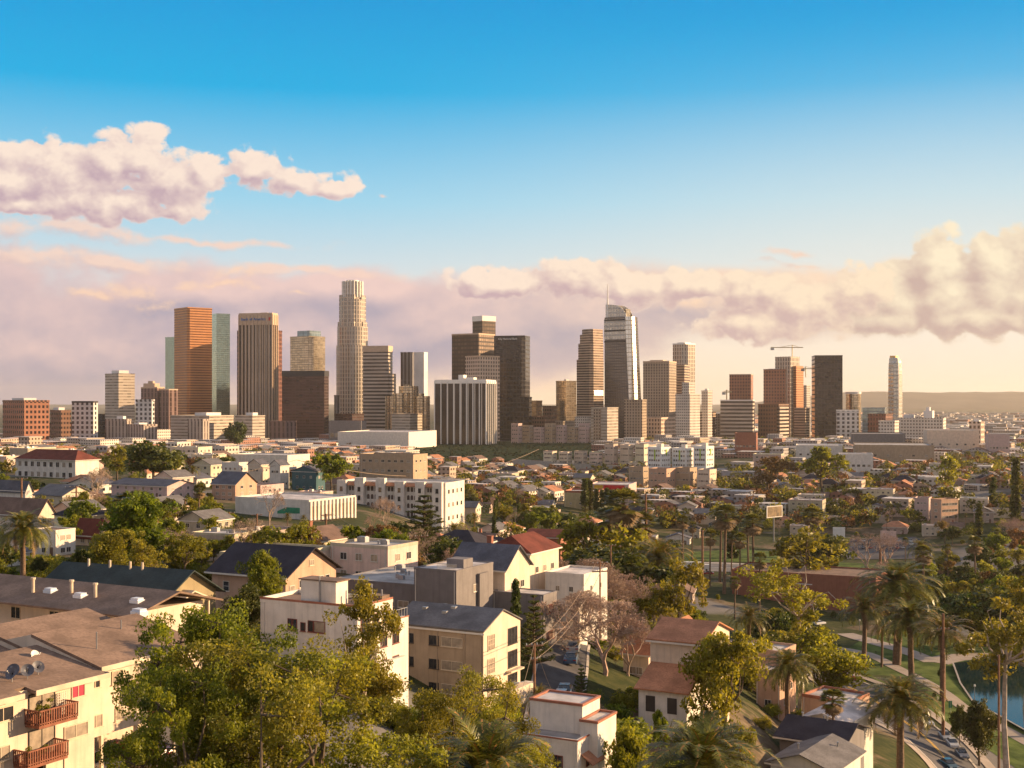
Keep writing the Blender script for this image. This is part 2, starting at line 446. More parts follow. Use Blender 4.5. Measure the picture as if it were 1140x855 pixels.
# ------------------------------------------------------------------ ground sheet
def build_ground():
    us = np.concatenate([np.linspace(-4.2, -0.62, 26)[:-1], np.linspace(-0.62, 0.62, 260), np.linspace(0.62, 4.2, 26)[1:]])
    ds = np.concatenate([np.linspace(-300, 38, 12), np.exp(np.linspace(math.log(45), math.log(3500), 330)), np.exp(np.linspace(math.log(3800), math.log(40000), 30))])
    Yg = np.repeat(ds, len(us)); Ug = np.tile(us, len(ds)); Xg = Ug * np.maximum(Yg, 90 + 0 * Yg)
    Z = ground_np(Xg, Yg)
    for k in range(len(Z)):
        if Yg[k] > 60 and Yg[k] < 3000:
            Z[k] -= 0.5 + 0.35 * noise.noise((Xg[k] * 0.05, Yg[k] * 0.05, 0)) if False else 0.0
    n, mcol = len(ds), len(us)
    i = np.arange((n - 1) * (mcol - 1)); r, c = i // (mcol - 1), i % (mcol - 1); a = r * mcol + c
    Fq = np.stack([a, a + 1, a + mcol + 1, a + mcol], 1)
    m = bpy.data.materials.new('ground'); m.use_nodes = True; nt = m.node_tree; g = NT(nt); b = nt.nodes['Principled BSDF']
    oc = g.node('ShaderNodeTexCoord').outputs['Object']
    n1 = g.noise(oc, 0.035, 6, 0.65); n2 = g.noise(oc, 0.4, 5, 0.65); n3 = g.noise(oc, 4.0, 3, 0.6); n4 = g.noise(oc, 0.012, 3, 0.5)
    grass = g.mix(g.ramp(n2, 0.3, 0.7), (0.030, 0.042, 0.012), (0.075, 0.075, 0.025))
    dirt = g.mix(g.ramp(n2, 0.35, 0.7), (0.12, 0.085, 0.05), (0.21, 0.16, 0.10))
    conc = g.mix(n3, (0.13, 0.12, 0.11), (0.24, 0.22, 0.2))
    c = g.mix(g.ramp(n1, 0.50, 0.58), grass, dirt); c = g.mix(g.ramp(n4, 0.55, 0.62), c, conc)
    c = g.mix(g.m('MULTIPLY', g.ramp(n3, 0.4, 0.8), 0.35), c, (0.03, 0.03, 0.015))
    g.put(b.inputs['Base Color'], c); b.inputs['Roughness'].default_value = 0.95; b.inputs['Specular IOR Level'].default_value = 0.1
    bn = g.node('ShaderNodeBump'); bn.inputs['Strength'].default_value = 0.5; bn.inputs['Distance'].default_value = 0.3
    g.put(bn.inputs['Height'], n2); nt.links.new(bn.outputs[0], b.inputs['Normal'])
    o = put('ground', np_mesh('ground', np.stack([Xg, Yg, Z], 1), Fq, m, smooth=True)); tag(o, kind='structure')
build_ground()
def drape(pts, half, lift, m, name, kind='structure', step=4.0, parent=None, offs=0.0, cross=4):
    """ribbon following the ground along plan points [(x,y)...]"""
    P2 = [Vector((p[0], p[1])) for p in pts]; line = []
    # Catmull-Rom
    for i in range(len(P2) - 1):
        p0 = P2[max(i - 1, 0)]; p1 = P2[i]; p2 = P2[i + 1]; p3 = P2[min(i + 2, len(P2) - 1)]
        n = max(2, int((p2 - p1).length / step))
        for k in range(n):
            t = k / n
            line.append(0.5 * ((2 * p1) + (p2 - p0) * t + (2 * p0 - 5 * p1 + 4 * p2 - p3) * t * t + (3 * p1 - p0 - 3 * p2 + p3) * t ** 3))
    line.append(P2[-1]); V = []; Fc = []; W = cross
    for i, p in enumerate(line):
        d = (line[min(i + 1, len(line) - 1)] - line[max(i - 1, 0)]).normalized(); nn = Vector((-d.y, d.x))
        for k in range(W + 1):
            q = p + nn * (offs + half * (2 * k / W - 1))
            V.append((q.x, q.y, gz(q.x, q.y) + lift))
    for i in range(len(line) - 1):
        for k in range(W):
            a = i * (W + 1) + k; Fc.append((a, a + W + 1, a + W + 2, a + 1))
    me = np_mesh(name, np.array(V), np.array(Fc), m)
    if me.polygons[0].normal.z < 0: me.flip_normals()
    o = put(name, me, parent); tag(o, kind=kind); return o, line
def patch(poly, lift, m, name, n=24, kind='structure'):
    """ground-hugging sheet inside a plan polygon"""
    xs = [p[0] for p in poly]; ys = [p[1] for p in poly]
    bm = bmesh.new(); f = bm.faces.new([bm.verts.new((p[0], p[1], 0)) for p in poly])
    for k in range(1, n):
        x = min(xs) + (max(xs) - min(xs)) * k / n
        bmesh.ops.bisect_plane(bm, geom=bm.verts[:] + bm.edges[:] + bm.faces[:], plane_co=(x, 0, 0), plane_no=(1, 0, 0))
        y = min(ys) + (max(ys) - min(ys)) * k / n
        bmesh.ops.bisect_plane(bm, geom=bm.verts[:] + bm.edges[:] + bm.faces[:], plane_co=(0, y, 0), plane_no=(0, 1, 0))
    for v in bm.verts: v.co.z = gz(v.co.x, v.co.y) + lift
    bmesh.ops.recalc_face_normals(bm, faces=bm.faces[:])
    me = bpy.data.meshes.new(name); bm.to_mesh(me); bm.free(); me.materials.append(m)
    if me.polygons[0].normal.z < 0: me.flip_normals()
    o = put(name, me); tag(o, kind=kind); return o

# far hills beyond the basin
def build_hills():
    m = mat('hill_earth', (0.10, 0.085, 0.06), 0.95, 0.3, 0.002, spec=0.1)
    V = []; Fc = []; n = 160
    for i in range(n + 1):
        x = -9000 + 26000 * i / n
        px = 570 + F * x / 17000
        hgt = 225 + 50 * noise.noise((x * 0.0006, 0, 1)) + 22 * noise.noise((x * 0.002, 0, 5)) + 8 * noise.noise((x * 0.006, 0, 9))
        hgt *= _sm(min(1, max(0.0, (px - 780) / 170)))
        hgt = hgt * (1 - 0.25 * min(1, max(0, (px - 1100) / 300))) + 4
        for j in range(9):
            t = j / 8
            V.append((x, 14500 + 5000 * t, 2 + hgt * math.sin(math.pi * min(1, t * 0.9 + 0.02)) * (1 + 0.08 * noise.noise((x * .003, t * 5, 3)))))
    for i in range(n):
        for j in range(8):
            a = i * 9 + j; Fc.append((a, a + 9, a + 10, a + 1))
    o = put('hills', np_mesh('hills', np.array(V), np.array(Fc), m, smooth=True)); tag(o, kind='structure')
build_hills()
# ------------------------------------------------------------------ downtown towers
ROOFM = mat('roof_gravel', (0.22, 0.2, 0.18), 0.9, 0.2, 0.1)
WHITE = mat('white_paint', (0.72, 0.70, 0.66), 0.6, 0.08, 0.4)
STEEL = mat('grey_metal', (0.35, 0.35, 0.36), 0.4, 0.1, 1.0, metal=0.6)
FAC = {
 'redgrid': facade('fac_red_grid', (0.33, 0.14, 0.08), (0.03, 0.02, 0.02), 6, 7.2, 0.55, 0.55, 0.3),
 'brown': facade('fac_brown', (0.20, 0.10, 0.06), (0.05, 0.03, 0.025), 5, 7, 0.6, 0.5, 0.3),
 'cream': facade('fac_cream', (0.46, 0.39, 0.31), (0.25, 0.20, 0.16), 7, 4.6, 0.98, 0.38, 0.1),
 'creamribs': facade('fac_cream_ribs', (0.42, 0.34, 0.28), (0.13, 0.10, 0.09), 6, 8, 0.4, 0.96, 0.1),
 'whitegrid': facade('fac_white_grid', (0.62, 0.58, 0.54), (0.07, 0.07, 0.08), 8, 7, 0.5, 0.6, 0.3),
 'plum': facade('fac_plum_ribs', (0.24, 0.15, 0.13), (0.09, 0.055, 0.05), 9, 8, 0.45, 0.9, 0.2),
 'greenglass': facade('fac_green_glass', (0.12, 0.15, 0.11), (0.36, 0.46, 0.38), 4, 4, 0.97, 0.9, 0.85, 0.08, var=0.12),
 'orange': facade('fac_orange_granite', (0.52, 0.23, 0.09), (0.32, 0.14, 0.07), 6, 4.6, 0.999, 0.45, 0.55, 0.25, var=0.15),
 'ribdark': facade('fac_rib_dark', (0.50, 0.40, 0.32), (0.04, 0.025, 0.022), 6.6, 60, 0.68, 0.999, 0.4, 0.15, var=0.2),
 'redstone': facade('fac_red_stone', (0.18, 0.065, 0.045), (0.05, 0.02, 0.02), 5, 8, 0.5, 0.6, 0.4),
 'goldglass': facade('fac_gold_glass', (0.16, 0.12, 0.09), (0.50, 0.40, 0.28), 7, 4.6, 0.92, 0.85, 0.85, 0.1, var=0.25),
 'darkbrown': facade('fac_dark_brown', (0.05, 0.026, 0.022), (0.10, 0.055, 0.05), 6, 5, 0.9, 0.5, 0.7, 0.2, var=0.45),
 'bank': facade('fac_pale_tower', (0.55, 0.46, 0.36), (0.22, 0.19, 0.17), 5.5, 8, 0.5, 0.8, 0.7, 0.15, var=0.2),
 'stripe': facade('fac_stripe', (0.50, 0.41, 0.33), (0.07, 0.055, 0.05), 9, 6.4, 0.999, 0.5, 0.5, 0.15, var=0.3),
 'darkrib2': facade('fac_dark_vertical', (0.22, 0.20, 0.19), (0.10, 0.09, 0.09), 8, 60, 0.55, 0.99, 0.5),
 'whiteplain': facade('fac_white_plain', (0.72, 0.68, 0.64), (0.6, 0.57, 0.54), 9, 9, 0.1, 0.1, 0),
 'ribs': facade('fac_white_ribs_dark', (0.62, 0.54, 0.46), (0.035, 0.028, 0.028), 11, 7, 0.84, 0.999, 0.5, 0.12, var=0.3),
 'beigegrid': facade('fac_beige_grid', (0.66, 0.50, 0.38), (0.11, 0.08, 0.06), 5.4, 6.6, 0.55, 0.6, 0.3),
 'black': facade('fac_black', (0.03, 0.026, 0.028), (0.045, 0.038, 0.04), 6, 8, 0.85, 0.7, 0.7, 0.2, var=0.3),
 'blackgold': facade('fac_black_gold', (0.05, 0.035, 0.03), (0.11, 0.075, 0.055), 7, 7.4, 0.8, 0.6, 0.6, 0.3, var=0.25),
 'tanstripe': facade('fac_tan_stripe', (0.46, 0.34, 0.24), (0.15, 0.10, 0.08), 8, 4.8, 0.999, 0.5, 0.5, 0.2),
 'tangrid': facade('fac_tan_grid', (0.38, 0.29, 0.21), (0.09, 0.065, 0.055), 4.6, 4.8, 0.5, 0.6, 0.5),
 'wilshire': facade('fac_wide_glass', (0.10, 0.085, 0.075), (0.13, 0.115, 0.11), 5, 5, 0.92, 0.85, 0.85, 0.12, var=0.12),
 'glare': facade('fac_glare_glass', (0.5, 0.42, 0.3), (0.85, 0.78, 0.68), 6, 8, 0.92, 0.85, 0.97, 0.27, var=0.08),  # pale metallic glass tuned to throw the sun's glare
 'silver': facade('fac_silver', (0.5, 0.47, 0.42), (0.5, 0.46, 0.4), 6, 8, 0.8, 0.6, 0.9, 0.2, var=0.15),
 'brick': facade('fac_brick', (0.36, 0.15, 0.09), (0.09, 0.06, 0.05), 5, 6, 0.5, 0.55, 0.2),
 'offwhite': facade('fac_off_white', (0.60, 0.53, 0.45), (0.11, 0.09, 0.08), 4, 4.5, 0.5, 0.45, 0.2),
 'bluegrey': facade('fac_blue_grey', (0.2, 0.24, 0.27), (0.25, 0.33, 0.36), 7, 7, 0.9, 0.8, 0.7, 0.12, var=0.25),
}
LAND = []   # (px, py, phrase) of things others can be described by
def regland(o, px, py, phrase): LAND.append((px, py, phrase))
def rectp(x0, x1, y0, y1): return [(x0, y0), (x1, y0), (x1, y1), (x0, y1)]
def tower(name, label, xl, xc, xr, yt, D, rot, fac, cap=None, pent=None, band=None, cat='skyscraper', fac2=None, chamfer=0, z=None, steps=(), group='downtown skyline buildings', roofm=None, sign=None, fins=None, base=None):
    root, w, l = corner_root(name, xl, xc, xr, D, R(rot), z, sink=3)
    tag(root, label, cat, group)
    h = zof(yt, D, root.location.z)
    b = MB(); pl = rectp(-w, 0, 0, l)
    if chamfer: pl = [(-w, 0), (-chamfer, 0), (0, chamfer), (0, l)][:4] and [(-w, 0), (-chamfer, 0), (0, chamfer), (0, l), (-w, l)]
    b.prism(pl, 0, h, 0, False, True, 1)
    b.build('wall', [FAC[fac], roofm or ROOFM], root)
    p = MB()          # parapet ring standing proud of the roof
    t = 1.2
    for q in (rectp(-w - .3, .3, -.3, t), rectp(-w - .3, .3, l - t, l + .3), rectp(-w - .3, -w + t, t, l - t), rectp(-t, .3, t, l - t)):
        p.prism(q, h - 0.5, h + (cap[1] if cap else 2.0))
    p.build('parapet', cap[0] if cap else FAC[fac], root)
    if pent:
        for (fx0, fx1, fy0, fy1, hh) in pent:
            q = MB(); q.box(-w + w * fx0, -w + w * fx1, l * fy0, l * fy1, h + 0.01, h + hh); q.build('penthouse', FAC['whiteplain'] if cap is None else cap[0], root)
    if band:
        for (zb, zt, m_) in band:
            q = MB()
            for r_ in (rectp(-w - .5, .5, -.5, 0.2), rectp(0.2 - .4, .5, 0.2, l + .5)):
                q.prism(r_, h + zb, h + zt)
            q.build('band', m_, root)
    if fins:
        n, dep, m_ = fins; q = MB()
        for k in range(n + 1):
            x = -w + w * k / n; q.box(x - .7, x + .7, -dep, 0.1, 0, h)
        nn = max(2, int(n * l / w))
        for k in range(nn + 1):
            y = l * k / nn; q.box(-.1, dep, y - .7, y + .7, 0, h)
        q.build('fins', m_, root)
    for (sxl, sxr, sy0, sy1, sh, sf) in steps:       # lower or higher attached volumes, fractions of footprint
        q = MB(); q.box(-w + w * sxl, -w + w * sxr, l * sy0, l * sy1, 0, sh if sh > 3 else h * sh, 0, False, True, 1)
        q.build('wing', [FAC[sf or fac], ROOFM], root)
    regland(root, (xl + xr) / 2, yt, label)
    return root, w, l, h

RED = mat('red_sign', (0.55, 0.03, 0.03), 0.5); BLUE = mat('blue_sign', (0.05, 0.16, 0.45), 0.5)
def text_part(txt, size, loc, rz, m, parent, depth=0.5, name='lettering', rx=90):
    cu = bpy.data.curves.new(name, 'FONT'); cu.body = txt; cu.size = size; cu.extrude = depth; cu.align_x = 'CENTER'; cu.align_y = 'CENTER'
    cu.resolution_u = 2
    t = put('lettering_source', cu); dg = bpy.context.evaluated_depsgraph_get(); me = bpy.data.meshes.new_from_object(t.evaluated_get(dg)); bpy.data.objects.remove(t)
    me.materials.clear(); me.materials.append(m)
    o = put(name, me, parent); o.location = loc; o.rotation_euler = (R(rx), 0, rz); return o
bright = mat('cap_white', (0.85, 0.80, 0.72), 0.35, 0.03); darkcap = mat('cap_dark', (0.03, 0.03, 0.035), 0.5)
tancap = mat('cap_tan', (0.55, 0.40, 0.28), 0.7); goldcap = mat('cap_gold', (0.7, 0.45, 0.2), 0.3, metal=0.6)

tower('office_block', 'squat red brown office block with a grid of windows at the left end', 3, 27, 55, 447, 1750, -42, 'redgrid', pent=[(.2, .75, .2, .7, 5)])
tower('office_block', 'small rust red office block just right of the squat gridded one', 56, 68, 79, 458, 1900, -40, 'brown', pent=[(.1, .6, .2, .8, 6)])
tower('office_block', 'white and grey panelled block at the foot of the left skyline', 80, 104, 109, 448, 1850, -16, 'whitegrid', (darkcap, 2))
tower('apartment_tower', 'plain cream tower standing alone left of the orange tower', 117, 132, 150, 417, 2000, -42, 'cream', pent=[(.25, .8, .2, .8, 7)])
tower('apartment_block', 'ribbed brown grey block below the lone cream tower', 117, 141, 146, 468, 1800, -20, 'creamribs', pent=[(.5, .8, .2, .8, 6)])
tower('apartment_block', 'lower ribbed block right of the foot of the cream tower', 140, 160, 175, 474, 1780, -35, 'creamribs', pent=[(.3, .6, .2, .8, 4)])
tower('apartment_block', 'slim white and blue gridded block between cream and plum towers', 151, 169, 172, 446, 1950, -18, 'whitegrid')
tower('apartment_tower', 'plum brown ribbed apartment tower with warm stepped top', 157, 175, 183, 432, 2100, -35, 'plum', (tancap, 2), [(.1, .8, .1, .8, 8), (.3, .6, .3, .6, 12)])
tower('apartment_tower', 'second plum brown ribbed tower beside the orange tower foot', 178, 188, 198, 434, 2080, -40, 'plum', (tancap, 1.5))
tower('skyscraper', 'narrow pale green slab peeking out behind the orange tower', 184, 196, 204, 376, 2500, -35, 'greenglass')
tower('skyscraper', 'tall orange granite tower with banded windows', 194, 209, 236, 343, 2250, -50, 'orange', chamfer=4, pent=[(.3, .7, .3, .7, 3)])
tower('skyscraper', 'green glass tower standing right behind the orange tower', 232, 241, 256, 350, 2350, -58, 'greenglass')
tower('office_block', 'long cream office block in front of the orange tower', 190, 233, 260, 464, 1850, -28, 'cream', pent=[(.5, .8, .2, .8, 6)])
tower('office_block', 'white ribbed low block before the long cream office block', 209, 226, 233, 468, 1790, -25, 'creamribs')
tower('office_block', 'beige office block at the foot of the ribbed bank tower', 262, 281, 295, 464, 1830, -34, 'cream', pent=[(.4, .8, .3, .7, 6)])
r, w, l, h = tower('skyscraper', 'tall dark bank tower with pale vertical ribs and cream head', 266, 303, 309, 350, 2200, -14, 'ribdark', (tancap, 3), [(.6, .8, .3, .7, 4)], [(-18, 1, tancap)], steps=[(-.1, 0.0, .25, .9, .88, 'redstone')], fins=(9, 1.5, tancap))
text_part('Bank of America', 7.0, (-w * .56, -1.2, h - 8), 0, BLUE, r); 
q = MB(); q.face([(-w * .14, -.9, h - 11), (-w * .06, -.9, h - 11), (-w * .04, -.9, h - 5), (-w * .12, -.9, h - 5)]); q.build('logo_flag', RED, r)
tower('skyscraper', 'dark red stone slab attached behind the ribbed bank tower', 300, 309, 314, 369, 2290, -30, 'redstone')
r, w, l, h = tower('skyscraper', 'gold glass tower with a blue grey cap above the dark brown block', 323, 344, 362, 375, 2450, -38, 'goldglass', chamfer=12)
q = MB(); q.box(-w * .75, -w * .1, l * .15, l * .85, h, h + 13); q.build('crown', FAC['bluegrey'], r)
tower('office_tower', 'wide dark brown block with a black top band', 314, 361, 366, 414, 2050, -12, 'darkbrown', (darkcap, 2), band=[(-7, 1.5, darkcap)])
# round pale tower with stepped crown
def round_tower():
    D = 2400; xc = 392.5; g0 = G(xc, D); root = empty('skyscraper', (g0.x, g0.y, g0.z - 3), R(-20))
    tag(root, 'tallest pale stone tower with stepped sides and a round crown', 'skyscraper', 'downtown skyline buildings')
    s = D / F
    def ring(r, notch, n=40):
        pts = []
        for k in range(n):
            a = 2 * math.pi * k / n
            rr = r * (1 - notch * (0.5 + 0.5 * math.cos(4 * a)) ** 3)
            pts.append((rr * math.cos(a), rr * math.sin(a)))
        return pts
    for nm, r_, z0, z1, fc in (('lower_shaft', 18 * s, 465, 385, .0), ('middle_shaft', 17 * s, 385, 364, .05), ('upper_shaft', 14 * s, 364, 334, .08), ('crown', 11 * s, 334, 314, .0)):
        zb = max(0, zof(z0, D, root.location.z)) if z0 < 465 else 0; zt = zof(z1, D, root.location.z)
        b = MB(); b.prism(ring(r_, fc + .07 if nm != 'crown' else 0), zb, zt, 0, False, True, 1); b.build(nm, [FAC['bank'], ROOFM], root)
        if nm in ('middle_shaft', 'upper_shaft'):
            q = MB()
            for k in range(4):
                a = math.pi / 2 * k + .4; q.box(r_ * .55 * math.cos(a) - 9, r_ * .55 * math.cos(a) + 9, r_ * .55 * math.sin(a) - 9, r_ * .55 * math.sin(a) + 9, zb, zt + 9)
            q.build('setback', [FAC['bank'], ROOFM], root)
    zc = zof(314, D, root.location.z); q = MB()
    for k in range(20):
        a = 2 * math.pi * k / 20; q.box(11.3 * s * math.cos(a) - 1, 11.3 * s * math.cos(a) + 1, 11.3 * s * math.sin(a) - 1, 11.3 * s * math.sin(a) + 1, zc - 30, zc + 1)
    q.cyl(0, 0, zc - 1, zc + 3, 7 * s, 24); q.build('crown_ribs', bright, root)
    regland(root, 393, 313, 'tallest pale tower')
round_tower()
tower('skyscraper', 'cream and black striped tower right of the tallest tower', 404, 432, 437, 386, 2250, -14, 'stripe', (tancap, 2), steps=[(.98, 1.12, .1, 1.1, .72, 'stripe')], band=[(-9, 1, tancap)])
tower('skyscraper', 'slim dark grey ribbed tower left of its plain white neighbour', 446, 459, 462, 393, 2600, -14, 'darkrib2')
tower('skyscraper', 'plain white windowless tower behind the cylindrical hotel', 461, 472, 476, 393, 2560, -20, 'whiteplain')
def cylinders():
    D = 2150; g0 = G(455, D); root = empty('hotel_tower', (g0.x, g0.y, g0.z - 3), R(-30)); s = D / F
    tag(root, 'cluster of mirrored glass cylinders of the round hotel', 'hotel', 'downtown skyline buildings')
    for i, (dx, dy, r_, yt) in enumerate(((0, 0, 11, 430), (-19, -3, 9, 441), (19, -2, 9, 441), (2, -17, 9, 438), (-2, 18, 9, 438), (-9, 9, 4, 428), (10, -9, 4, 430))):
        b = MB(); b.cyl(dx * s, dy * s, 0, zof(yt, D, root.location.z), r_ * s, 28, 0, mt=1); b.build('cylinder', [FAC['goldglass'], ROOFM], root, )
    b = MB(); b.box(-34 * s, 34 * s, -22 * s, 22 * s, 0, 20, 0, False, True, 1); b.build('podium', [FAC['cream'], ROOFM], root)
    regland(root, 455, 430, 'round mirrored hotel')
cylinders()
tower('office_tower', 'dark block with widely spaced white ribs on its faces', 484, 541, 552, 424, 1950, -14, 'ribs', (bright, 2), [(.4, .5, .3, .6, 10), (.55, .7, .3, .6, 6)], [(-4, 0, bright)], fins=(8, 1.4, bright))
tower('skyscraper', 'beige tower with a fine window grid before the dark pair', 518, 533, 561, 397, 2150, -52, 'beigegrid', (tancap, 2))
tower('skyscraper', 'dark tower with a lit golden right face behind the beige grid tower', 503, 533, 551, 372, 2300, -33, 'blackgold', (tancap, 2))
tower('skyscraper', 'dark tower with a white lit top band behind the others', 526, 537, 557, 352, 2450, -48, 'blackgold', (bright, 1), band=[(-9, 1, bright)])
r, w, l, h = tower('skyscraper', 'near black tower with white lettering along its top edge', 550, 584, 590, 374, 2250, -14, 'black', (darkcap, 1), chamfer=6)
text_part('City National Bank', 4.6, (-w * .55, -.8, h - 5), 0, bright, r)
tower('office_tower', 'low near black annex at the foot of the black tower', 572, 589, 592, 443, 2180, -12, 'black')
tower('office_block', 'small gold lit block right of the near black tower', 592, 597, 606, 447, 2400, -50, 'goldglass')
tower('office_block', 'low grey block between the black tower and the gold block', 604, 614, 622, 453, 2350, -30, 'brown')
tower('office_tower', 'mid height tower with dark left face and gold right face', 619, 630, 643, 425, 2400, -45, 'goldglass', pent=[(.5, .7, .3, .6, 5)])
# rounded top tower
def fan_tower():
    root, w, l = corner_root('skyscraper', 642, 658, 672, 2350, R(-44), None, 3)
    tag(root, 'pale tower with stepped slanting top and a glaring right edge', 'skyscraper', 'downtown skyline buildings')
    D = 2350; z = lambda y: zof(y, D, root.location.z)
    for nm, q0, ya, yb in (('lower_shaft', 0, None, 400), ('middle_shaft', .06, 400, 382), ('upper_shaft', .12, 382, 372), ('crown', .2, 372, 366)):
        b = MB(); pl = [(-w * (1 - q0), l * q0), (-w * .12, l * q0 * .5), (-w * q0 * .2, l * .2), (-w * q0 * .3, l), (-w * (1 - q0), l)]
        b.prism(pl, 0 if ya is None else z(ya), z(yb), 0, False, True, 1); b.build(nm, [FAC['tanstripe'], ROOFM], root)
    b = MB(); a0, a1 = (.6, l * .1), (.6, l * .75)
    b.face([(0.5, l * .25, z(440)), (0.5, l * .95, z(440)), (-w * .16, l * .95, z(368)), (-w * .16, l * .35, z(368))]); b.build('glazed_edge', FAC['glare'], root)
    regland(root, 657, 367, 'stepped pale tower')
fan_tower()
def sail_tower():
    D = 2200; root, w, l = corner_root('skyscraper', 673, 704, 716, D, R(-38), None, 3)
    tag(root, 'glass tower with a curved sail crown, a tall spire and a blazing sunlit side', 'skyscraper', 'downtown skyline buildings')
    z = lambda y: zof(y, D, root.location.z)
    zs = z(352); top = [(-w * 1.0, 0), (-w * .26, 0), (-w * .13, l * .15), (-w * .13, l * .8), (-w, l * .8)]; bot = [(-w, 0), (-w * .06, 0), (0, l * .12), (0, l), (-w, l)]
    b = MB(); b.loft(bot, 0, top, zs); b.face([(p[0], p[1], zs) for p in top], None, 1); b.build('wall', [FAC['wilshire'], ROOFM], root)
    b = MB(); zr = z(445)
    def lerp(f): return [(x0 + (x1 - x0) * f, y0 + (y1 - y0) * f) for (x0, y0), (x1, y1) in zip(bot, top)]
    for k in range(10):           # pale mirror strips shaped to form the sun's glare, leaning with the taper
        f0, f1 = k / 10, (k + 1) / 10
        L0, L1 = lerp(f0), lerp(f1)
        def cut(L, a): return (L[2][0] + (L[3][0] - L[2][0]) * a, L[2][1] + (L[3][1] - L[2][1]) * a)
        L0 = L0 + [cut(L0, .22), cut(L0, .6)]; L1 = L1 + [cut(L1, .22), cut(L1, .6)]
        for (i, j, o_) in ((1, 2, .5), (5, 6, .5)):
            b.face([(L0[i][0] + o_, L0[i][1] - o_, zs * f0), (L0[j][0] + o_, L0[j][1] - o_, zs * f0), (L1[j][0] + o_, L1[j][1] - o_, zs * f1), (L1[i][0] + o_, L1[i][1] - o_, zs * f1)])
    b.build('glare_strips', FAC['glare'], root)
    b = MB(); n = 14                # sail crown
    for yy, mm in ((l * .1, 0), (l * .7, 0)):
        pts = [(-w, yy, zs)]
        for k in range(n + 1):
            t = k / n; pts.append((-w * (1 - .74 * t), yy, zs + (z(337) - zs) * (1 - .15 * t - .75 * t ** 5)))
        pts.append((-w * .26, yy, zs)); 
        b.face(pts); b.face([(p[0], p[1] + 1.5, p[2]) for p in reversed(pts)])
        for i in range(len(pts) - 1):
            p, q = pts[i], pts[i + 1]; b.face([(p[0], p[1], p[2]), (p[0], p[1] + 1.5, p[2]), (q[0], q[1] + 1.5, q[2]), (q[0], q[1], q[2])])
    b.build('sail_crown', FAC['silver'], root)
    b = MB(); b.box(-w * .95, -w * .3, l * .2, l * .6, zs, z(343)); b.build('roof_plant', FAC['goldglass'], root)
    b = MB(); b.tube([(-w * .93, l * .1, z(360)), (-w * .93, l * .1, z(340)), (-w * .93, l * .1, z(314))], [2.2, 1.8, .5], 8); b.build('spire', bright, root)
    b = MB()
    for yy in (355, 367, 379): b.box(-w * 1.0, -w * .24, -1.0, -0.3, z(yy) - 2, z(yy) + 1)
    b.build('window_band', darkcap, root)
    b = MB(); b.box(-w * 1.01, -w * .23, -0.7, -0.15, z(377), z(354)); b.build('pale_panel', FAC['silver'], root)
    regland(root, 692, 340, 'spired glass tower')
sail_tower()
tower('office_block', 'cream windowless low block left of the spired tower foot', 658, 676, 695, 455, 1900, -35, 'cream', steps=[(.2, .6, -.05, .5, .98, 'tangrid')])
tower('office_block', 'wide tan office block at the foot of the spired tower', 695, 715, 722, 446, 2050, -18, 'tangrid')
tower('office_tower', 'broad tan tower with fine vertical and horizontal grid', 716, 745, 753, 403, 2150, -22, 'tangrid', (tancap, 2), [(.2, .7, .2, .7, 4)])
tower('office_tower', 'tan striped tower overlapping the broad gridded one', 742, 762, 769, 407, 2250, -22, 'tanstripe')
r, w, l, h = tower('skyscraper', 'tall cream tower with cut corners behind the tan pair', 749, 763, 776, 383, 2500, -42, 'bank', (bright, 2), chamfer=9, pent=[(.2, .8, .2, .8, 4)])
tower('apartment_block', 'stepped cream apartment block right of the tan towers', 752, 768, 783, 440, 2000, -40, 'offwhite', steps=[(.3, .8, .2, .8, 1.25, 'offwhite')])
tower('apartment_block', 'cream block with a dark notch at the far end of the tan group', 781, 788, 795, 436, 2050, -40, 'offwhite', pent=[(.3, .7, .3, .7, 5)])
tower('skyscraper', 'dark red tower with a lit right edge', 812, 836, 842, 417, 2350, -16, 'brick', (tancap, 1))
tower('office_block', 'pale glass office block below the dark red tower', 802, 838, 844, 446, 2150, -14, 'stripe', (bright, 1.5))
tower('skyscraper', 'brown red tower with lower side wing left of the cream tower', 850, 874, 881, 412, 2300, -16, 'brick', pent=[(.2, .7, .2, .7, 3)])
tower('office_block', 'brown red low block below the brown red tower', 844, 867, 884, 451, 2200, -35, 'brown', steps=[(.9, 1.05, .0, .9, .95, 'stripe')])
tower('skyscraper', 'sunlit cream tower under construction beneath the crane', 863, 880, 893, 398, 2420, -40, 'bank', steps=[(.9, 1.2, .3, 1.1, .9, 'orange')])
tower('skyscraper', 'slim cream tower between the crane tower and the dark slab', 893, 898, 907, 430, 2500, -45, 'offwhite')
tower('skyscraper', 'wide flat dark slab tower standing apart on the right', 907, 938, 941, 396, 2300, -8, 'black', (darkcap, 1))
g_ = G(950, 2400); r = empty('office_tower', (g_.x, g_.y, g_.z), 0); tag(r, 'short round gold drum tower right of the dark slab', 'office tower', 'downtown skyline buildings')
b = MB(); b.cyl(0, 0, 0, zof(438, 2400, g_.z), 14, 28, 0, mt=1); b.build('wall', [FAC['goldglass'], ROOFM], r); b = MB(); b.cyl(0, 0, zof(438, 2400, g_.z) - 1, zof(438, 2400, g_.z) + 3, 14.6, 28); b.build('rim', bright, r)
tower('office_block', 'white boxy block in front of the round drum tower', 932, 956, 960, 457, 2100, -12, 'whitegrid', (bright, 1))
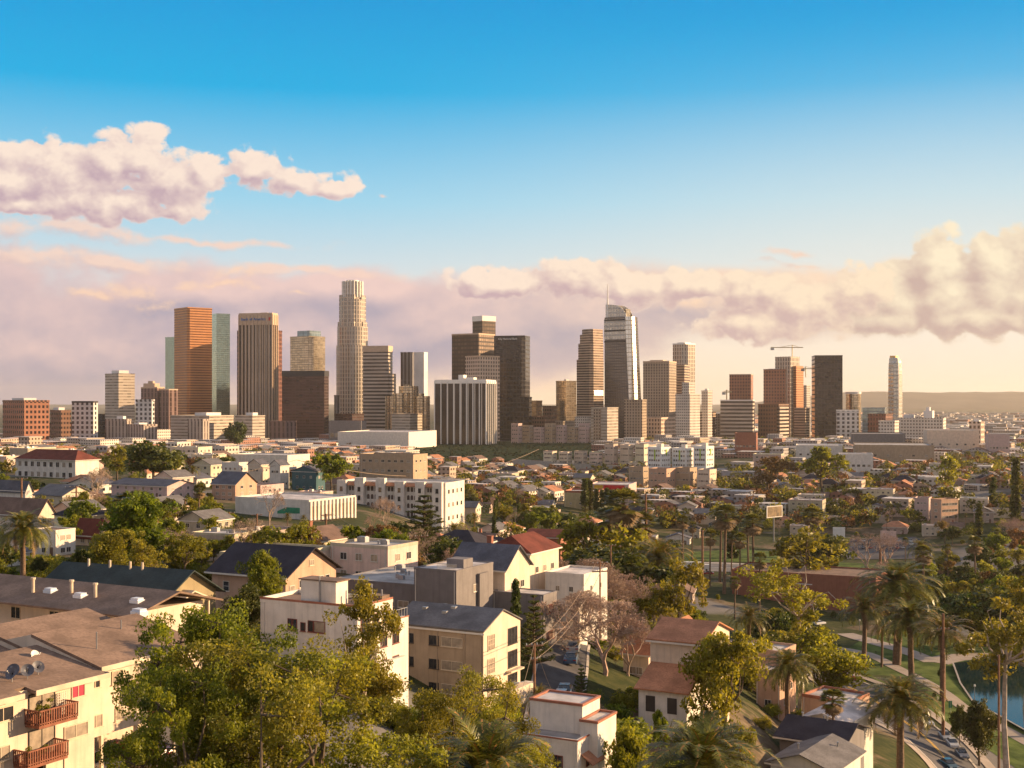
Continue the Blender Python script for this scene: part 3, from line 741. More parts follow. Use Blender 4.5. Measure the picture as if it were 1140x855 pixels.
def curved_tower():
    D = 2500; root, w, l = corner_root('skyscraper', 989, 999, 1010, D, R(-42), None, 3)
    tag(root, 'slender curved top tower alone at the right of the skyline', 'skyscraper', 'downtown skyline buildings')
    b = MB(); z = lambda y: zof(y, D, root.location.z); prev = None
    prof = [(0, 0.0), (.5, -.03), (.8, .0), (.92, .06), (.975, .14), (1, .22)]
    H = z(398)
    def pl(o): return [(-w * (1 - o * .4), l * o * .3), (-w * .35, -l * .04 + l * o), (0 - w * o * .6, l * .25), (0 - w * o, l), (-w * (1 - o * .4), l)]
    for (f0, o0), (f1, o1) in zip(prof[:-1], prof[1:]): b.loft(pl(o0), H * f0, pl(o1), H * f1)
    b.face([(p[0], p[1], H) for p in pl(.22)], None, 1); b.build('wall', [FAC['silver'], ROOFM], root)
    b = MB(); b.box(-w * .95, -w * .3, l * .2, l * .8, H, H + 4); b.build('crown', goldcap, root)
curved_tower()
tower('arena_building', 'low blue grey glass hall left of the curved tower', 960, 985, 992, 455, 2300, -20, 'bluegrey', cat='hall')
tower('hotel_block', 'red and grey hotel block below the blue grey hall', 966, 986, 1001, 462, 2150, -35, 'redstone', cat='hotel')
tower('hospital', 'long tan hospital with stepped roofs on the right ridge', 1000, 1050, 1068, 467, 1750, -22, 'offwhite', pent=[(.1, .3, .2, .8, 6), (.55, .75, .2, .8, 12), (.6, .68, .3, .6, 17)], cat='hospital')
tower('office_block', 'cream lower wing left of the long tan hospital', 978, 996, 1012, 470, 1700, -30, 'offwhite', cat='block')
tower('office_block', 'small pink cream block beside the red roofed hall on the ridge', 1079, 1092, 1100, 471, 1650, -35, 'beigegrid', pent=[(.3, .8, .2, .8, 4)], cat='block')
# distant low tower filler between the named ones
def low_fill():
    specs = [(300, 330, 470, 1950, 'plum'), (373, 405, 462, 2050, 'darkbrown'), (436, 470, 462, 2000, 'cream'), (590, 618, 465, 2200, 'brown'), (600, 640, 470, 2250, 'tangrid'), (120, 190, 480, 1900, 'offwhite'),
             (372, 378, 441, 2300, 'darkrib2'), (700, 760, 466, 2100, 'beigegrid'), (884, 905, 455, 2280, 'tanstripe'), (797, 812, 462, 2300, 'tangrid'), (55, 80, 472, 2000, 'brown'), (108, 118, 462, 2200, 'black'), (640, 660, 465, 2150, 'offwhite'), (770, 800, 460, 2200, 'tanstripe')]
    lab = ['plum block between the bank tower and the dark brown block', 'dark low block at the foot of the tallest tower', 'cream podium under the mirrored round hotel', 'brown low block right of the black annex',
           'tan gridded low block below the mid height gold tower', 'long off white block at the foot of the lone cream tower', 'thin dark slab at the left foot of the tallest tower', 'beige gridded low block below the broad tan tower', 'tan striped block left of the dark slab foot',
           'tan low block left of the pale glass office block', 'brown low block beyond the small rust red block', 'black low block left of the lone cream tower', 'off white low block at the foot of the stepped tower', 'tan striped low block below the tall cream tower']
    for s_, lb in zip(specs, lab):
        tower('office_block', lb, s_[0], s_[0] + (s_[1] - s_[0]) * .6, s_[1], s_[2], s_[3], -32, s_[4], cat='block')
low_fill()
def crane(px, py0, py1, arm0, arm1, D, label):
    g0 = G(px, D); z0 = CZ - (py0 - 447) / F * D; z1 = CZ - (py1 - 447) / F * D; s = D / F
    root = empty('tower_crane', (g0.x, g0.y, g0.z), 0); tag(root, label, 'crane', 'tower cranes on the skyline')
    m = mat('crane_steel', (0.55, 0.42, 0.22), 0.5); zz = lambda z: z - g0.z
    b = MB(); b.tube([(0, 0, zz(z0)), (0, 0, zz(z1))], 1.0, 4); b.build('mast', m, root)
    b = MB(); zj = zz(z1 - (z1 - z0) * .2); b.tube([(-arm0 * s, 0, zj), (arm1 * s, 0, zj)], .8, 4); b.build('jib', m, root)
    b = MB(); b.tube([(-arm0 * s * .6, 0, zj), (0, 0, zz(z1)), (arm1 * s * .7, 0, zj)], .35, 4); b.build('stay', m, root)
    b = MB(); b.box(-arm0 * s, -arm0 * s + 6, -2, 2, zj - 5, zj - 1); b.build('counterweight', STEEL, root)
crane(882, 398, 384, 24, 12, 2400, 'tower crane over the sunlit cream tower')
crane(897, 420, 408, 5, 14, 2380, 'smaller tower crane right of the cream tower under construction')
crane(809, 446, 434, 5, 6, 2280, 'small tower crane left of the dark red tower')
# ------------------------------------------------------------------ vegetation
LEAF = {
 'dark': mat('leaf_dark', (0.060, 0.088, 0.018), 0.5, 0.3, 0.5, trans=0.35, island=0.35, objvar=0.5, col2=(0.10, 0.11, 0.024)),
 'mid': mat('leaf_mid', (0.12, 0.16, 0.018), 0.5, 0.3, 0.5, trans=0.5, island=0.35, objvar=0.4, col2=(0.21, 0.23, 0.022)),
 'olive': mat('leaf_olive', (0.15, 0.15, 0.02), 0.5, 0.3, 0.5, trans=0.5, island=0.35, objvar=0.25, col2=(0.26, 0.25, 0.026)),
 'gold': mat('leaf_gold', (0.21, 0.18, 0.022), 0.5, 0.25, 0.5, trans=0.45, island=0.35, objvar=0.15, col2=(0.28, 0.26, 0.03)),
 'rust': mat('leaf_rust', (0.17, 0.10, 0.04), 0.6, 0.3, 0.5, trans=0.3, island=0.4, objvar=0.4, col2=(0.24, 0.15, 0.05)),
 'palm': mat('leaf_palm', (0.095, 0.105, 0.018), 0.42, 0.3, 0.8, trans=0.3, island=0.35, objvar=0.25, col2=(0.18, 0.165, 0.03)),
 'ivy': mat('leaf_ivy', (0.022, 0.034, 0.010), 0.6, 0.35, 0.2, trans=0.15, island=0.4, col2=(0.04, 0.05, 0.014)),
}
BARK = mat('bark', (0.13, 0.095, 0.065), 0.95, 0.35, 3, bump=0.6)
PALEBARK = mat('pale_bark', (0.42, 0.34, 0.27), 0.85, 0.3, 2, bump=0.4)
PALMBARK = mat('palm_bark', (0.17, 0.11, 0.07), 0.95, 0.3, 5, bump=0.8)
TWIG = mat('twig', (0.38, 0.27, 0.20), 0.9, 0.25, 1, objvar=0.3)
DEADF = mat('dead_frond', (0.24, 0.16, 0.08), 0.9, 0.3, 2)
ORANGEF = mat('orange_frond', (0.42, 0.20, 0.05), 0.8, 0.3, 2)

def leaves(C, rad, n, size, r, asp=1.7, up=0.0, hollow=0.35):
    """n leaf quads round every clump centre C (k,3), radius rad (k,)"""
    k = len(C); N = k * n
    d = r.normal(size=(N, 3)); d /= np.linalg.norm(d, axis=1)[:, None]
    rr = hollow + (1 - hollow) * r.random(N) ** 0.6
    ctr = np.repeat(C, n, 0) + d * (np.repeat(rad, n) * rr)[:, None] * np.array([1, 1, .78])
    a = r.normal(size=(N, 3)) + np.array([0, 0, -0.25]); a /= np.linalg.norm(a, axis=1)[:, None]
    b0 = r.normal(size=(N, 3)); b0[:, 2] *= (1 - up); b = np.cross(a, b0); b /= np.linalg.norm(b, axis=1)[:, None] + 1e-9
    s = size * (0.6 + 0.8 * r.random(N)); a *= (s * asp / 2)[:, None]; b *= (s / 2)[:, None]
    V = np.stack([ctr - a, ctr + b * .9, ctr + a, ctr - b * .9], 1).reshape(-1, 3)
    return V, np.arange(4 * N).reshape(N, 4)
def in_lobes(lobes, n, r, shell=0.55):
    w = np.array([l[3] * l[3] * l[4] for l in lobes]) ** .67; w = w / w.sum(); k = r.choice(len(lobes), n, p=w)
    L = np.array(lobes)[k]; d = r.normal(size=(n, 3)); d /= np.linalg.norm(d, axis=1)[:, None]
    rr = (shell + (1 - shell) * r.random(n))[:, None]
    return L[:, :3] + d * rr * np.stack([L[:, 3], L[:, 3], L[:, 4]], 1)
def branchy(mb, base, tips, r0, r, bend=0.25, mid=0.45, n=6):
    for t in tips:
        t = Vector(t); b = Vector(base); L = (t - b).length
        m1 = b.lerp(t, mid) + Vector(r.normal(size=3)) * L * bend * .35 + Vector((0, 0, -L * .05))
        m2 = b.lerp(t, .75) + Vector(r.normal(size=3)) * L * bend * .25
        mb.tube([b, m1, m2, t], [r0, r0 * .65, r0 * .4, r0 * .12], n, cap=False)
PROTO = {}
def proto(name, build):
    if name not in PROTO: PROTO[name] = build()
    return PROTO[name]
def broadleaf(seed, H, Rr, leafm, nclump, nleaf, leaf, crad, trunk_h=0.3, nl=7, bark=None, open_=0.0, multi=1, flat=1.0, cat_h=None):
    """returns list of (part name, mesh): trunk and crown"""
    r = np.random.default_rng(seed); lobes = []
    zc = H * (trunk_h + (1 - trunk_h) * .5)
    for k in range(nl):
        a = 2 * math.pi * (k + r.random() * .6) / nl; q = Rr * (0.30 + 0.42 * r.random()); z = zc + (r.random() - .5) * H * (1 - trunk_h) * .5
        rr = Rr * (0.32 + .18 * r.random())
        lobes.append((q * math.cos(a), q * math.sin(a), z, rr, rr * .75 * flat))
    top = Rr * .42; lobes.append((0.1 * Rr, 0, H - top * .8, top, top * .8)); lobes.append((0, 0, zc, Rr * .5, H * (1 - trunk_h) * .36))
    C = in_lobes(lobes, nclump, r, .5)
    if open_: C = C[np.array([noise.noise(Vector(c) * (1.6 / Rr) + Vector((seed, 0, 0))) > -0.25 + open_ * .4 for c in C])]
    C[:, 2] = np.minimum(C[:, 2], H - crad * .5)
    V, Fq = leaves(C, crad * (0.6 + .7 * r.random(len(C))), nleaf, leaf, r)
    crown = np_mesh('crown', V, Fq, LEAF[leafm])
    mb = MB(); tr = max(0.12, H * (.022 if bark is None else .012))
    if multi == 1:
        mb.tube([(0, 0, -1), (0.02 * H, 0, H * trunk_h * .6), (0, .02 * H, H * (trunk_h + .15))], [tr * 1.4, tr, tr * .75], 8, cap=False); b0 = (0, .02 * H, H * (trunk_h + .12))
        branchy(mb, b0, [l[:3] for l in lobes], tr * .6, r)
    else:
        for k in range(multi):
            a = 2 * math.pi * k / multi; e = (Rr * .25 * math.cos(a), Rr * .25 * math.sin(a), H * (trunk_h + .1))
            mb.tube([(0, 0, -1), (e[0] * .4, e[1] * .4, e[2] * .5), e], [tr, tr * .8, tr * .6], 7, cap=False)
            branchy(mb, e, [l[:3] for i, l in enumerate(lobes) if i % multi == k], tr * .5, r)
    sub = C[r.choice(len(C), min(len(C), 26), replace=False)]
    for c in sub:
        l = min(lobes, key=lambda l: (l[0] - c[0]) ** 2 + (l[1] - c[1]) ** 2 + (l[2] - c[2]) ** 2)
        mb.tube([l[:3], tuple(c)], [tr * .2, tr * .06], 4, cap=False)
    return [('trunk', mb.mesh('trunk', bark or BARK)), ('crown', crown)], H
def cypress(seed, H, Rr, leafm='dark', n=90, nleaf=26, leaf=.3):
    r = np.random.default_rng(seed); t = r.random(n); a = r.random(n) * 6.283
    prof = Rr * np.sin(np.pi * np.clip(.12 + .88 * (1 - t), 0, 1)) ** .6 * (.35 + .65 * (1 - t)) * .9
    C = np.stack([prof * .7 * np.cos(a), prof * .7 * np.sin(a), .04 * H + t * H * .93], 1)
    V, Fq = leaves(C, np.full(n, Rr * .42), nleaf, leaf, r, 1.6)
    mb = MB(); mb.tube([(0, 0, -1), (0, 0, H * .7)], [Rr * .15, .05], 6)
    return [('trunk', mb.mesh('trunk', BARK)), ('crown', np_mesh('crown', V, Fq, LEAF[leafm]))], H
def cedar(seed, H, Rr, leafm='dark', lay=11, leaf=.35):
    r = np.random.default_rng(seed); mb = MB(); C = []; rad = []
    mb.tube([(0, 0, -1), (0, 0, H * .5), (0.2, 0, H)], [H * .035, H * .022, .05], 8)
    for k in range(lay):
        t = k / (lay - 1); z = H * (.14 + .84 * t); R0 = Rr * (1 - t ** 1.4 * .86) * (.85 + .3 * r.random()); nb = 7
        for j in range(nb):
            a = 2 * math.pi * (j + r.random() * .7) / nb + k; L = R0 * (.7 + .4 * r.random()); e = (L * math.cos(a), L * math.sin(a), z + L * (.12 + .1 * r.random()))
            mb.tube([(0, 0, z - .3), (e[0] * .5, e[1] * .5, z + .05 * L), e], [.12, .08, .03], 4, cap=False)
            m_ = int(4 + L)
            for s in range(m_):
                q = .3 + .75 * s / m_; C.append((e[0] * q + r.normal() * .3, e[1] * q + r.normal() * .3, z + (e[2] - z) * q + .15)); rad.append(.35 + .09 * L)
    C = np.array(C); V, Fq = leaves(C, np.array(rad), 22, leaf, r, 1.5); ctr = np.repeat(C, 22, 0)
    Vr = V.reshape(-1, 4, 3); Vr[:, :, 2] = ctr[:, None, 2] + (Vr[:, :, 2] - ctr[:, None, 2]) * .45
    return [('trunk', mb.mesh('trunk', BARK)), ('crown', np_mesh('crown', Vr.reshape(-1, 3), Fq, LEAF[leafm]))], H
def bare_tree(seed, H, spread=.5, depth=6, leafy=False, n0=3, m_=None):
    r = np.random.default_rng(seed); mb = MB(); tw = []
    def rec(p, d, L, rad, k):
        q = p + d * L; mid = p.lerp(q, .5) + Vector(r.normal(size=3)) * L * .06
        if k >= 3: mb.tube([p, mid, q], [rad, rad * .85, rad * .66], 5 if k > 4 else 3, cap=False)
        else: tw.append((p, q, rad))
        if k == 0: return
        for _ in range(3 if k in (1, 2, 3, depth) else (2 + (r.random() < .45))):
            ax = Vector(r.normal(size=3)).normalized(); nd = (d + ax * (spread * (.7 + .7 * r.random())) + Vector((0, 0, .16))).normalized()
            rec(q, nd, L * (.70 + .16 * r.random()), rad * .62, k - 1)
    rec(Vector((0, 0, -1)), Vector((0, 0, 1)), H * .25, H * .024, depth)
    V = []; Fc = []
    for p, q, rad in tw:
        d = (q - p).normalized(); a = d.cross(Vector((0.3, .5, .8))).normalized() * max(rad, H * .0026); b = d.cross(a)
        n = len(V); V += [p + a, p - a * .5 + b * .8, p - a * .5 - b * .8, q]; Fc += [(n, n + 1, n + 3), (n + 1, n + 2, n + 3), (n + 2, n, n + 3)]
    mt = m_ or TWIG
    tr = mb.mesh('trunk', mt); cr = np_mesh('crown', np.array([tuple(v) for v in V]), np.array(Fc), mt)
    return [('trunk', tr), ('crown', cr)], H * .98
def date_palm(seed, H, L=4.2, nf=70, nl=26, lw=.10, tr=.32, lm='palm', lens=1.0):
    r = np.random.default_rng(seed); V = []; Fc = []; mi = []
    for k in range(nf):
        a = k * 2.39996 + r.normal() * .1; t = (k + .5) / nf; el0 = math.radians(84 - 100 * t + r.normal() * 5); Lk = L * (.82 + .3 * r.random()) * (.75 + .35 * min(1, t * 3))
        p = Vector((0, 0, H)); el = el0; pts = [p.copy()]; seg = 9; q = p.copy()
        for s in range(seg):
            el -= math.radians(4 + 2.6 * s * .6) * (1.0 if t > .1 else .7) ; q = q + Vector((math.cos(a) * math.cos(el), math.sin(a) * math.cos(el), math.sin(el))) * (Lk / seg); pts.append(q.copy())
        dead = 1 if (t > .94) else 0
        for s in range(seg):
            d = (pts[s + 1] - pts[s]).normalized(); side = d.cross(Vector((0, 0, 1))).normalized(); up = side.cross(d)
            n = len(V); w = .05; V += [pts[s] + side * w, pts[s] - side * w, pts[s + 1] - side * w, pts[s + 1] + side * w]; Fc.append((n, n + 1, n + 2, n + 3)); mi.append(2 if t < .5 else dead)
            per = max(1, nl // seg)
            for j in range(per):
                f = (s + (j + .5) / per) / seg; base = pts[s].lerp(pts[s + 1], (j + .5) / per); ll = lens * Lk * .17 * math.sin(math.pi * min(1, .12 + f * .86)) ** .6
                for sg in (1, -1):
                    dd = (side * sg * .85 + d * .65 + up * .25 + Vector((0, 0, -.25)) + Vector(r.normal(size=3)) * .08).normalized() * ll; ww = d * lw
                    n = len(V); V += [base - ww * .5, base + ww * .5, base + dd + ww * .1, base + dd - ww * .1]; Fc.append((n, n + 1, n + 2, n + 3)); mi.append(dead)
    crown = np_mesh('crown', np.array([tuple(v) for v in V]), np.array(Fc), [LEAF[lm], DEADF, ORANGEF], mi)
    mb = MB(); n = 14; pts = []; rad = []
    for k in range(n): t = k / (n - 1); pts.append((.25 * math.sin(t * 2) * (H / 12), 0.1 * t, -1 + (H + 1) * t)); rad.append(tr * (1.15 - .3 * t + (.09 if k % 2 else 0)))
    dx = pts[-1][0]; pts = [(p[0] - dx, p[1], p[2]) for p in pts]; rad[-1] = tr * 1.5; rad[-2] = tr * 1.6; rad[-3] = tr * 1.2
    mb.tube(pts, rad, 9)
    return [('trunk', mb.mesh('trunk', PALMBARK, True)), ('crown', crown)], H + L * .75
def fan_palm(seed, H, Rr=1.5, nf=42, skirt=1.0, tr=.2):
    r = np.random.default_rng(seed); V = []; Fc = []; mi = []
    for k in range(nf):
        a = k * 2.39996 + r.normal() * .15; t = (k + .5) / nf; el = math.radians(80 - 150 * t * (.75 + .25 * skirt)); sl = Rr * (.5 + .2 * r.random())
        d = Vector((math.cos(a) * math.cos(el), math.sin(a) * math.cos(el), math.sin(el))); z0 = H - (.9 * skirt * t if t > .6 else 0); c = Vector((0, 0, z0)) + d * sl
        side = d.cross(Vector((0, 0, 1))).normalized(); up = side.cross(d); m = 1 if t > .66 else 0
        n = len(V); V += [Vector((0, 0, z0)) + side * .03, Vector((0, 0, z0)) - side * .03, c - side * .03, c + side * .03]; Fc.append((n, n + 1, n + 2, n + 3)); mi.append(m)
        for j in range(11):
            b = math.radians(-75 + 15 * j); e = (d * math.cos(b) + side * math.sin(b)); tip = c + e * Rr * (.62 + .1 * r.random()) + Vector((0, 0, -Rr * .16)) + up * r.normal() * .05
            w = e.cross(up).normalized() * .09 * Rr; mid = c.lerp(tip, .55); n = len(V)
            V += [c, mid + w, tip, mid - w]; Fc.append((n, n + 1, n + 2, n + 3)); mi.append(m)
    mb = MB(); mb.tube([(-.3, 0, -1), (-.15, 0, H * .4), (0, 0, H)], [tr * 1.5, tr, tr * .85], 8)
    return [('trunk', mb.mesh('trunk', PALMBARK)), ('crown', np_mesh('crown', np.array([tuple(v) for v in V]), np.array(Fc), [LEAF['palm'], DEADF], mi))], H + Rr * 1.0
def bush(seed, H, Rr, leafm, n=26, nleaf=40, leaf=.2):
    r = np.random.default_rng(seed); lobes = [(Rr * .5 * math.cos(k * 1.7), Rr * .5 * math.sin(k * 1.7), H * (.35 + .2 * r.random()), Rr * .55, H * .45) for k in range(5)]
    C = in_lobes(lobes, n, r, .4); V, Fq = leaves(C, np.full(n, Rr * .3), nleaf, leaf, r)
    V[:, 2] = np.maximum(V[:, 2], -.3)
    return [('crown', np_mesh('crown', V, Fq, LEAF[leafm]))], H

KINDS = {   # kind: (object name, category, describing words, build list)
 'round': ('broadleaf_tree', 'tree', 'rounded dark green tree', [lambda s=s: broadleaf(s, 10, 5.0, 'dark', 90, 34, .42, 1.05, .22) for s in (1, 2, 3)]),
 'mid': ('broadleaf_tree', 'tree', 'bushy green tree', [lambda s=s: broadleaf(s, 10, 4.6, 'mid', 90, 34, .40, 1.0, .25) for s in (4, 5)]),
 'olive': ('broadleaf_tree', 'tree', 'loose olive green tree', [lambda s=s: broadleaf(s, 11, 4.6, 'olive', 95, 30, .38, .95, .28, open_=.35) for s in (6, 7, 8)]),
 'gold': ('broadleaf_tree', 'tree', 'golden green sunlit tree', [lambda s=s: broadleaf(s, 10, 4.4, 'gold', 80, 30, .38, .95, .28, open_=.3) for s in (9, 10)]),
 'rust': ('broadleaf_tree', 'tree', 'reddish brown leafed tree', [lambda s=s: broadleaf(s, 9, 4.2, 'rust', 80, 30, .34, .85, .25, open_=.3) for s in (12,)]),
 'bare': ('bare_tree', 'tree', 'leafless tree with pinkish twigs', [lambda s=s: bare_tree(s, 10, .66, 7) for s in (13, 14)]),
 'cypress': ('cypress_tree', 'tree', 'narrow dark cypress', [lambda s=s: cypress(s, 10, 1.2) for s in (15, 16)]),
 'cedar': ('cedar_tree', 'tree', 'dark layered conifer', [lambda: cedar(17, 15, 6.5, 'dark')]),
 'date': ('date_palm', 'palm tree', 'date palm with a thick trunk', [lambda s=s: date_palm(s, 10, 4.2, 64, 27) for s in (18, 19)]),
 'fan': ('fan_palm', 'palm tree', 'slim fan palm', [lambda s=s: fan_palm(s, 14, 1.7, 46) for s in (20, 21)]),
 'bush': ('bush', 'shrub', 'low green bush', [lambda s=s: bush(s, 2.2, 1.8, 'mid', 26, 40, .24) for s in (22, 23)]),
 'dbush': ('bush', 'shrub', 'dark green bush', [lambda s=s: bush(s, 3.4, 2.8, 'dark', 34, 44, .3) for s in (26, 27)]),
 'obush': ('bush', 'shrub', 'olive coloured bush', [lambda s=s: bush(s, 2.4, 2.0, 'olive', 26, 40, .24) for s in (24,)]),
 # near versions, finer leaves
 'nround': ('broadleaf_tree', 'tree', 'dense dark green tree', [lambda s=s: broadleaf(s, 10, 4.6, 'dark', 150, 90, .22, .95, .2) for s in (31,)]),
 'nmid': ('broadleaf_tree', 'tree', 'leafy green tree', [lambda s=s: broadleaf(s, 10, 4.6, 'mid', 150, 90, .22, .95, .22, open_=.2) for s in (33,)]),
 'nolive': ('broadleaf_tree', 'tree', 'open olive tree', [lambda s=s: broadleaf(s, 10, 4.4, 'olive', 150, 80, .20, .9, .25, open_=.35) for s in (34, 35)]),
 'ngold': ('broadleaf_tree', 'tree', 'golden leafed tree', [lambda s=s: broadleaf(s, 10, 4.4, 'gold', 140, 80, .20, .85, .25, open_=.3) for s in (36,)]),
 'hmid': ('broadleaf_tree', 'tree', 'leafy tree', [lambda: broadleaf(51, 10, 4.4, 'mid', 210, 200, .085, .56, .22, 9, open_=.35)]),
 'holive': ('broadleaf_tree', 'tree', 'olive tree', [lambda s=s: broadleaf(s, 10, 4.4, 'olive', 230, 200, .072, .54, .25, 9, open_=.4) for s in (52, 53)]),
 'hgold': ('broadleaf_tree', 'tree', 'golden tree', [lambda: broadleaf(54, 10, 4.4, 'gold', 210, 200, .078, .54, .25, 9, open_=.4)]),
 'nbush': ('bush', 'shrub', 'dense bush', [lambda s=s: bush(s, 2.4, 2.0, 'mid', 60, 70, .12) for s in (37,)]),
 'nobush': ('bush', 'shrub', 'olive bush', [lambda s=s: bush(s, 2.4, 2.0, 'olive', 60, 70, .12) for s in (38,)]),
 'ndate': ('date_palm', 'palm tree', 'large date palm', [lambda s=s: date_palm(s, 9, 4.2, 84, 36, .12) for s in (39, 40)]),
 'nbare': ('bare_tree', 'tree', 'large leafless tree with tan twigs', [lambda s=s: bare_tree(s, 12, .62, 9) for s in (41, 42)]),
 'euc': ('eucalyptus_tree', 'tree', 'tall eucalyptus with pale branches', [lambda: broadleaf(43, 16, 5.0, 'gold', 110, 80, .2, .8, .46, 9, PALEBARK, .8), lambda: broadleaf(44, 16, 4.2, 'gold', 210, 100, .15, .72, .3, 9, PALEBARK, .35)]),
}
PLANTS = []      # (root, px, ytop, D, words, explicit)
FOOT = []        # occupied discs / rectangles in plan: (x, y, r)
PROT = []        # screen boxes of things that must stay in view: (x0, x1, y0, y1, D)
def spawn(key, x, y, height=None, label=None, rz=None, wide=1.0, variant=None, group=None, z=None):
    nm, cat, words, builds = KINDS[key]
    vi = random.randrange(len(builds)) if variant is None else variant
    pk = (key, vi)
    if pk not in PROTO:
        parts, H = builds[vi]()
        PROTO[pk] = (parts, H)
    parts, H = PROTO[pk]
    if pk not in TRUEH:
        zs = np.empty(len(parts[-1][1].vertices) * 3, np.float32); parts[-1][1].vertices.foreach_get('co', zs); TRUEH[pk] = float(np.percentile(zs[2::3], 99.7))
    H = TRUEH[pk]
    s = (height / H) if height else 1.0
    root = empty(nm, (x, y, (gz(x, y) if z is None else z) - .1), random.random() * 6.28 if rz is None else rz)
    root.scale = (s * wide, s * wide, s)
    root['category'] = cat
    for pn, me in parts: put(pn, me, root)
    if label: root['label'] = label
    else: AUTO.append((root, words, key))
    if group: root['group'] = group
    return root
AUTO = []; TRUEH = {}
def plant(key, px, ytop, D, label=None, wide=1.0, variant=None, yb=None, **k):
    x = (px - 570) / F * D; g_ = gz(x, D); h = zof(ytop, D, g_)
    o = spawn(key, x, D, max(h, .8), label, None, wide, variant, **k)
    FOOT.append((x, D, 2.0)); regland(o, px, ytop, None) if False else None
    return o
# ------------------------------------------------------------------ houses
def wallm(name, col, **k): return mat(name, col, 0.85, k.pop('var', 0.11), k.pop('scale', 0.4), bump=0.15, bscale=12, streak=k.pop('streak', 0.4), **k)
W = {
 'cream': wallm('stucco_cream', (0.68, 0.55, 0.42)), 'white': wallm('stucco_white', (0.70, 0.64, 0.56)), 'tan': wallm('stucco_tan', (0.42, 0.31, 0.21)),
 'grey': wallm('siding_grey', (0.20, 0.18, 0.175)), 'peach': wallm('stucco_peach', (0.52, 0.33, 0.23)), 'yellow': wallm('siding_yellow', (0.50, 0.40, 0.22)),
 'whitep': wallm('white_render', (0.80, 0.78, 0.74)), 'brick': wallm('brick_wall', (0.30, 0.12, 0.075)), 'pink': wallm('stucco_pink', (0.55, 0.40, 0.36)), 'brown': wallm('wood_brown', (0.20, 0.13, 0.09)),
 'teal': wallm('paint_teal', (0.06, 0.13, 0.15)), 'vary': wallm('stucco_various', (0.55, 0.45, 0.34), objvar=0.8), 'khaki': wallm('siding_khaki', (0.30, 0.24, 0.14)),
}
def roofmat(name, col, row=0.28, rough=0.9):
    if name in MATS: return MATS[name]
    m = bpy.data.materials.new(name); m.use_nodes = True; nt = m.node_tree; g = NT(nt); b = nt.nodes['Principled BSDF']
    oc = g.node('ShaderNodeTexCoord').outputs['Object']; sp = g.node('ShaderNodeSeparateXYZ'); g.put(sp.inputs[0], oc)
    n = g.noise(oc, .35, 5, .65); n2 = g.noise(g.v('MULTIPLY', oc, (3, 3, 9)), 1.2, 2, .5)
    c = g.mix(g.ramp(n, .3, .7), tuple(x * .72 for x in col), tuple(min(1, x * 1.22) for x in col)); c = g.mix(g.m('MULTIPLY', g.ramp(n2, .4, .7), .4), c, tuple(x * .5 for x in col))
    g.put(b.inputs['Base Color'], c); b.inputs['Roughness'].default_value = rough; b.inputs['Specular IOR Level'].default_value = .2
    bn = g.node('ShaderNodeBump'); bn.inputs['Strength'].default_value = .5; bn.inputs['Distance'].default_value = .04
    g.put(bn.inputs['Height'], g.m('FRACT', g.m('MULTIPLY', sp.outputs[2], 1 / (row * .5)))); nt.links.new(bn.outputs[0], b.inputs['Normal'])
    MATS[name] = m; return m
RF = {'asphalt': roofmat('shingle_grey', (0.17, 0.16, 0.16)), 'green': roofmat('shingle_green', (0.045, 0.06, 0.06)), 'dark': roofmat('shingle_dark', (0.045, 0.04, 0.05)), 'brown': roofmat('shingle_brown', (0.20, 0.13, 0.10)),
      'terra': roofmat('clay_tile', (0.46, 0.21, 0.115)), 'red': roofmat('red_tile', (0.17, 0.05, 0.035)), 'flat': mat('flat_roof', (0.33, 0.30, 0.28), .9, .35, .25, objvar=.3), 'flatw': mat('flat_roof_white', (0.50, 0.46, 0.43), .9, .32, .3, objvar=.35),
      'flatt': roofmat('shingle_tan', (0.25, 0.17, 0.125), .2), 'slate': roofmat('shingle_slate', (0.12, 0.12, 0.14))}
GLASS = mat('window_glass', (0.035, 0.035, 0.04), 0.08, 0.3, 0.8, spec=0.9)
CURT = mat('window_curtain', (0.30, 0.24, 0.18), 0.4, 0.3, 1.2, spec=0.5, coat=.6)
FRW = mat('window_frame_white', (0.68, 0.62, 0.54), 0.5, .05); FRB = mat('window_frame_red', (0.20, 0.06, 0.045), 0.5, .1); FRD = mat('window_frame_dark', (0.06, 0.05, 0.045), 0.5, .1)
DOORM = mat('door_wood', (0.16, 0.09, 0.06), .6); TRIM = mat('trim_cream', (0.62, 0.5, 0.36), .6); REDTRIM = mat('trim_brick_red', (0.33, 0.13, 0.08), .7)
_wc = {}
def window_mesh(w, h, fr, gl, cols=2, rows=1, t=.07, detail=True):
    """frame + pane in the xz plane, facing -y, origin at the sill centre"""
    key = (round(w, 2), round(h, 2), fr.name, gl.name, cols, rows, detail)
    if key in _wc: return _wc[key]
    f = MB(); d = .06
    f.box(-w / 2, w / 2, -d, .02, 0, t); f.box(-w / 2, w / 2, -d, .02, h - t, h)
    f.box(-w / 2, -w / 2 + t, -d, .02, t, h - t); f.box(w / 2 - t, w / 2, -d, .02, t, h - t)
    for k in range(1, cols): x = -w / 2 + w * k / cols; f.box(x - t * .4, x + t * .4, -d * .8, .02, t, h - t)
    for k in range(1, rows): z = h * k / rows; f.box(-w / 2 + t, w / 2 - t, -d * .7, .02, z - t * .35, z + t * .35)
    f.box(-w / 2 - .06, w / 2 + .06, -d - .07, .02, -.07, -.002)
    p = MB(); p.face([(-w / 2 + t, -.018, t), (w / 2 - t, -.018, t), (w / 2 - t, -.018, h - t), (-w / 2 + t, -.018, h - t)])
    _wc[key] = (f.mesh('window', fr), p.mesh('pane', gl)); return _wc[key]
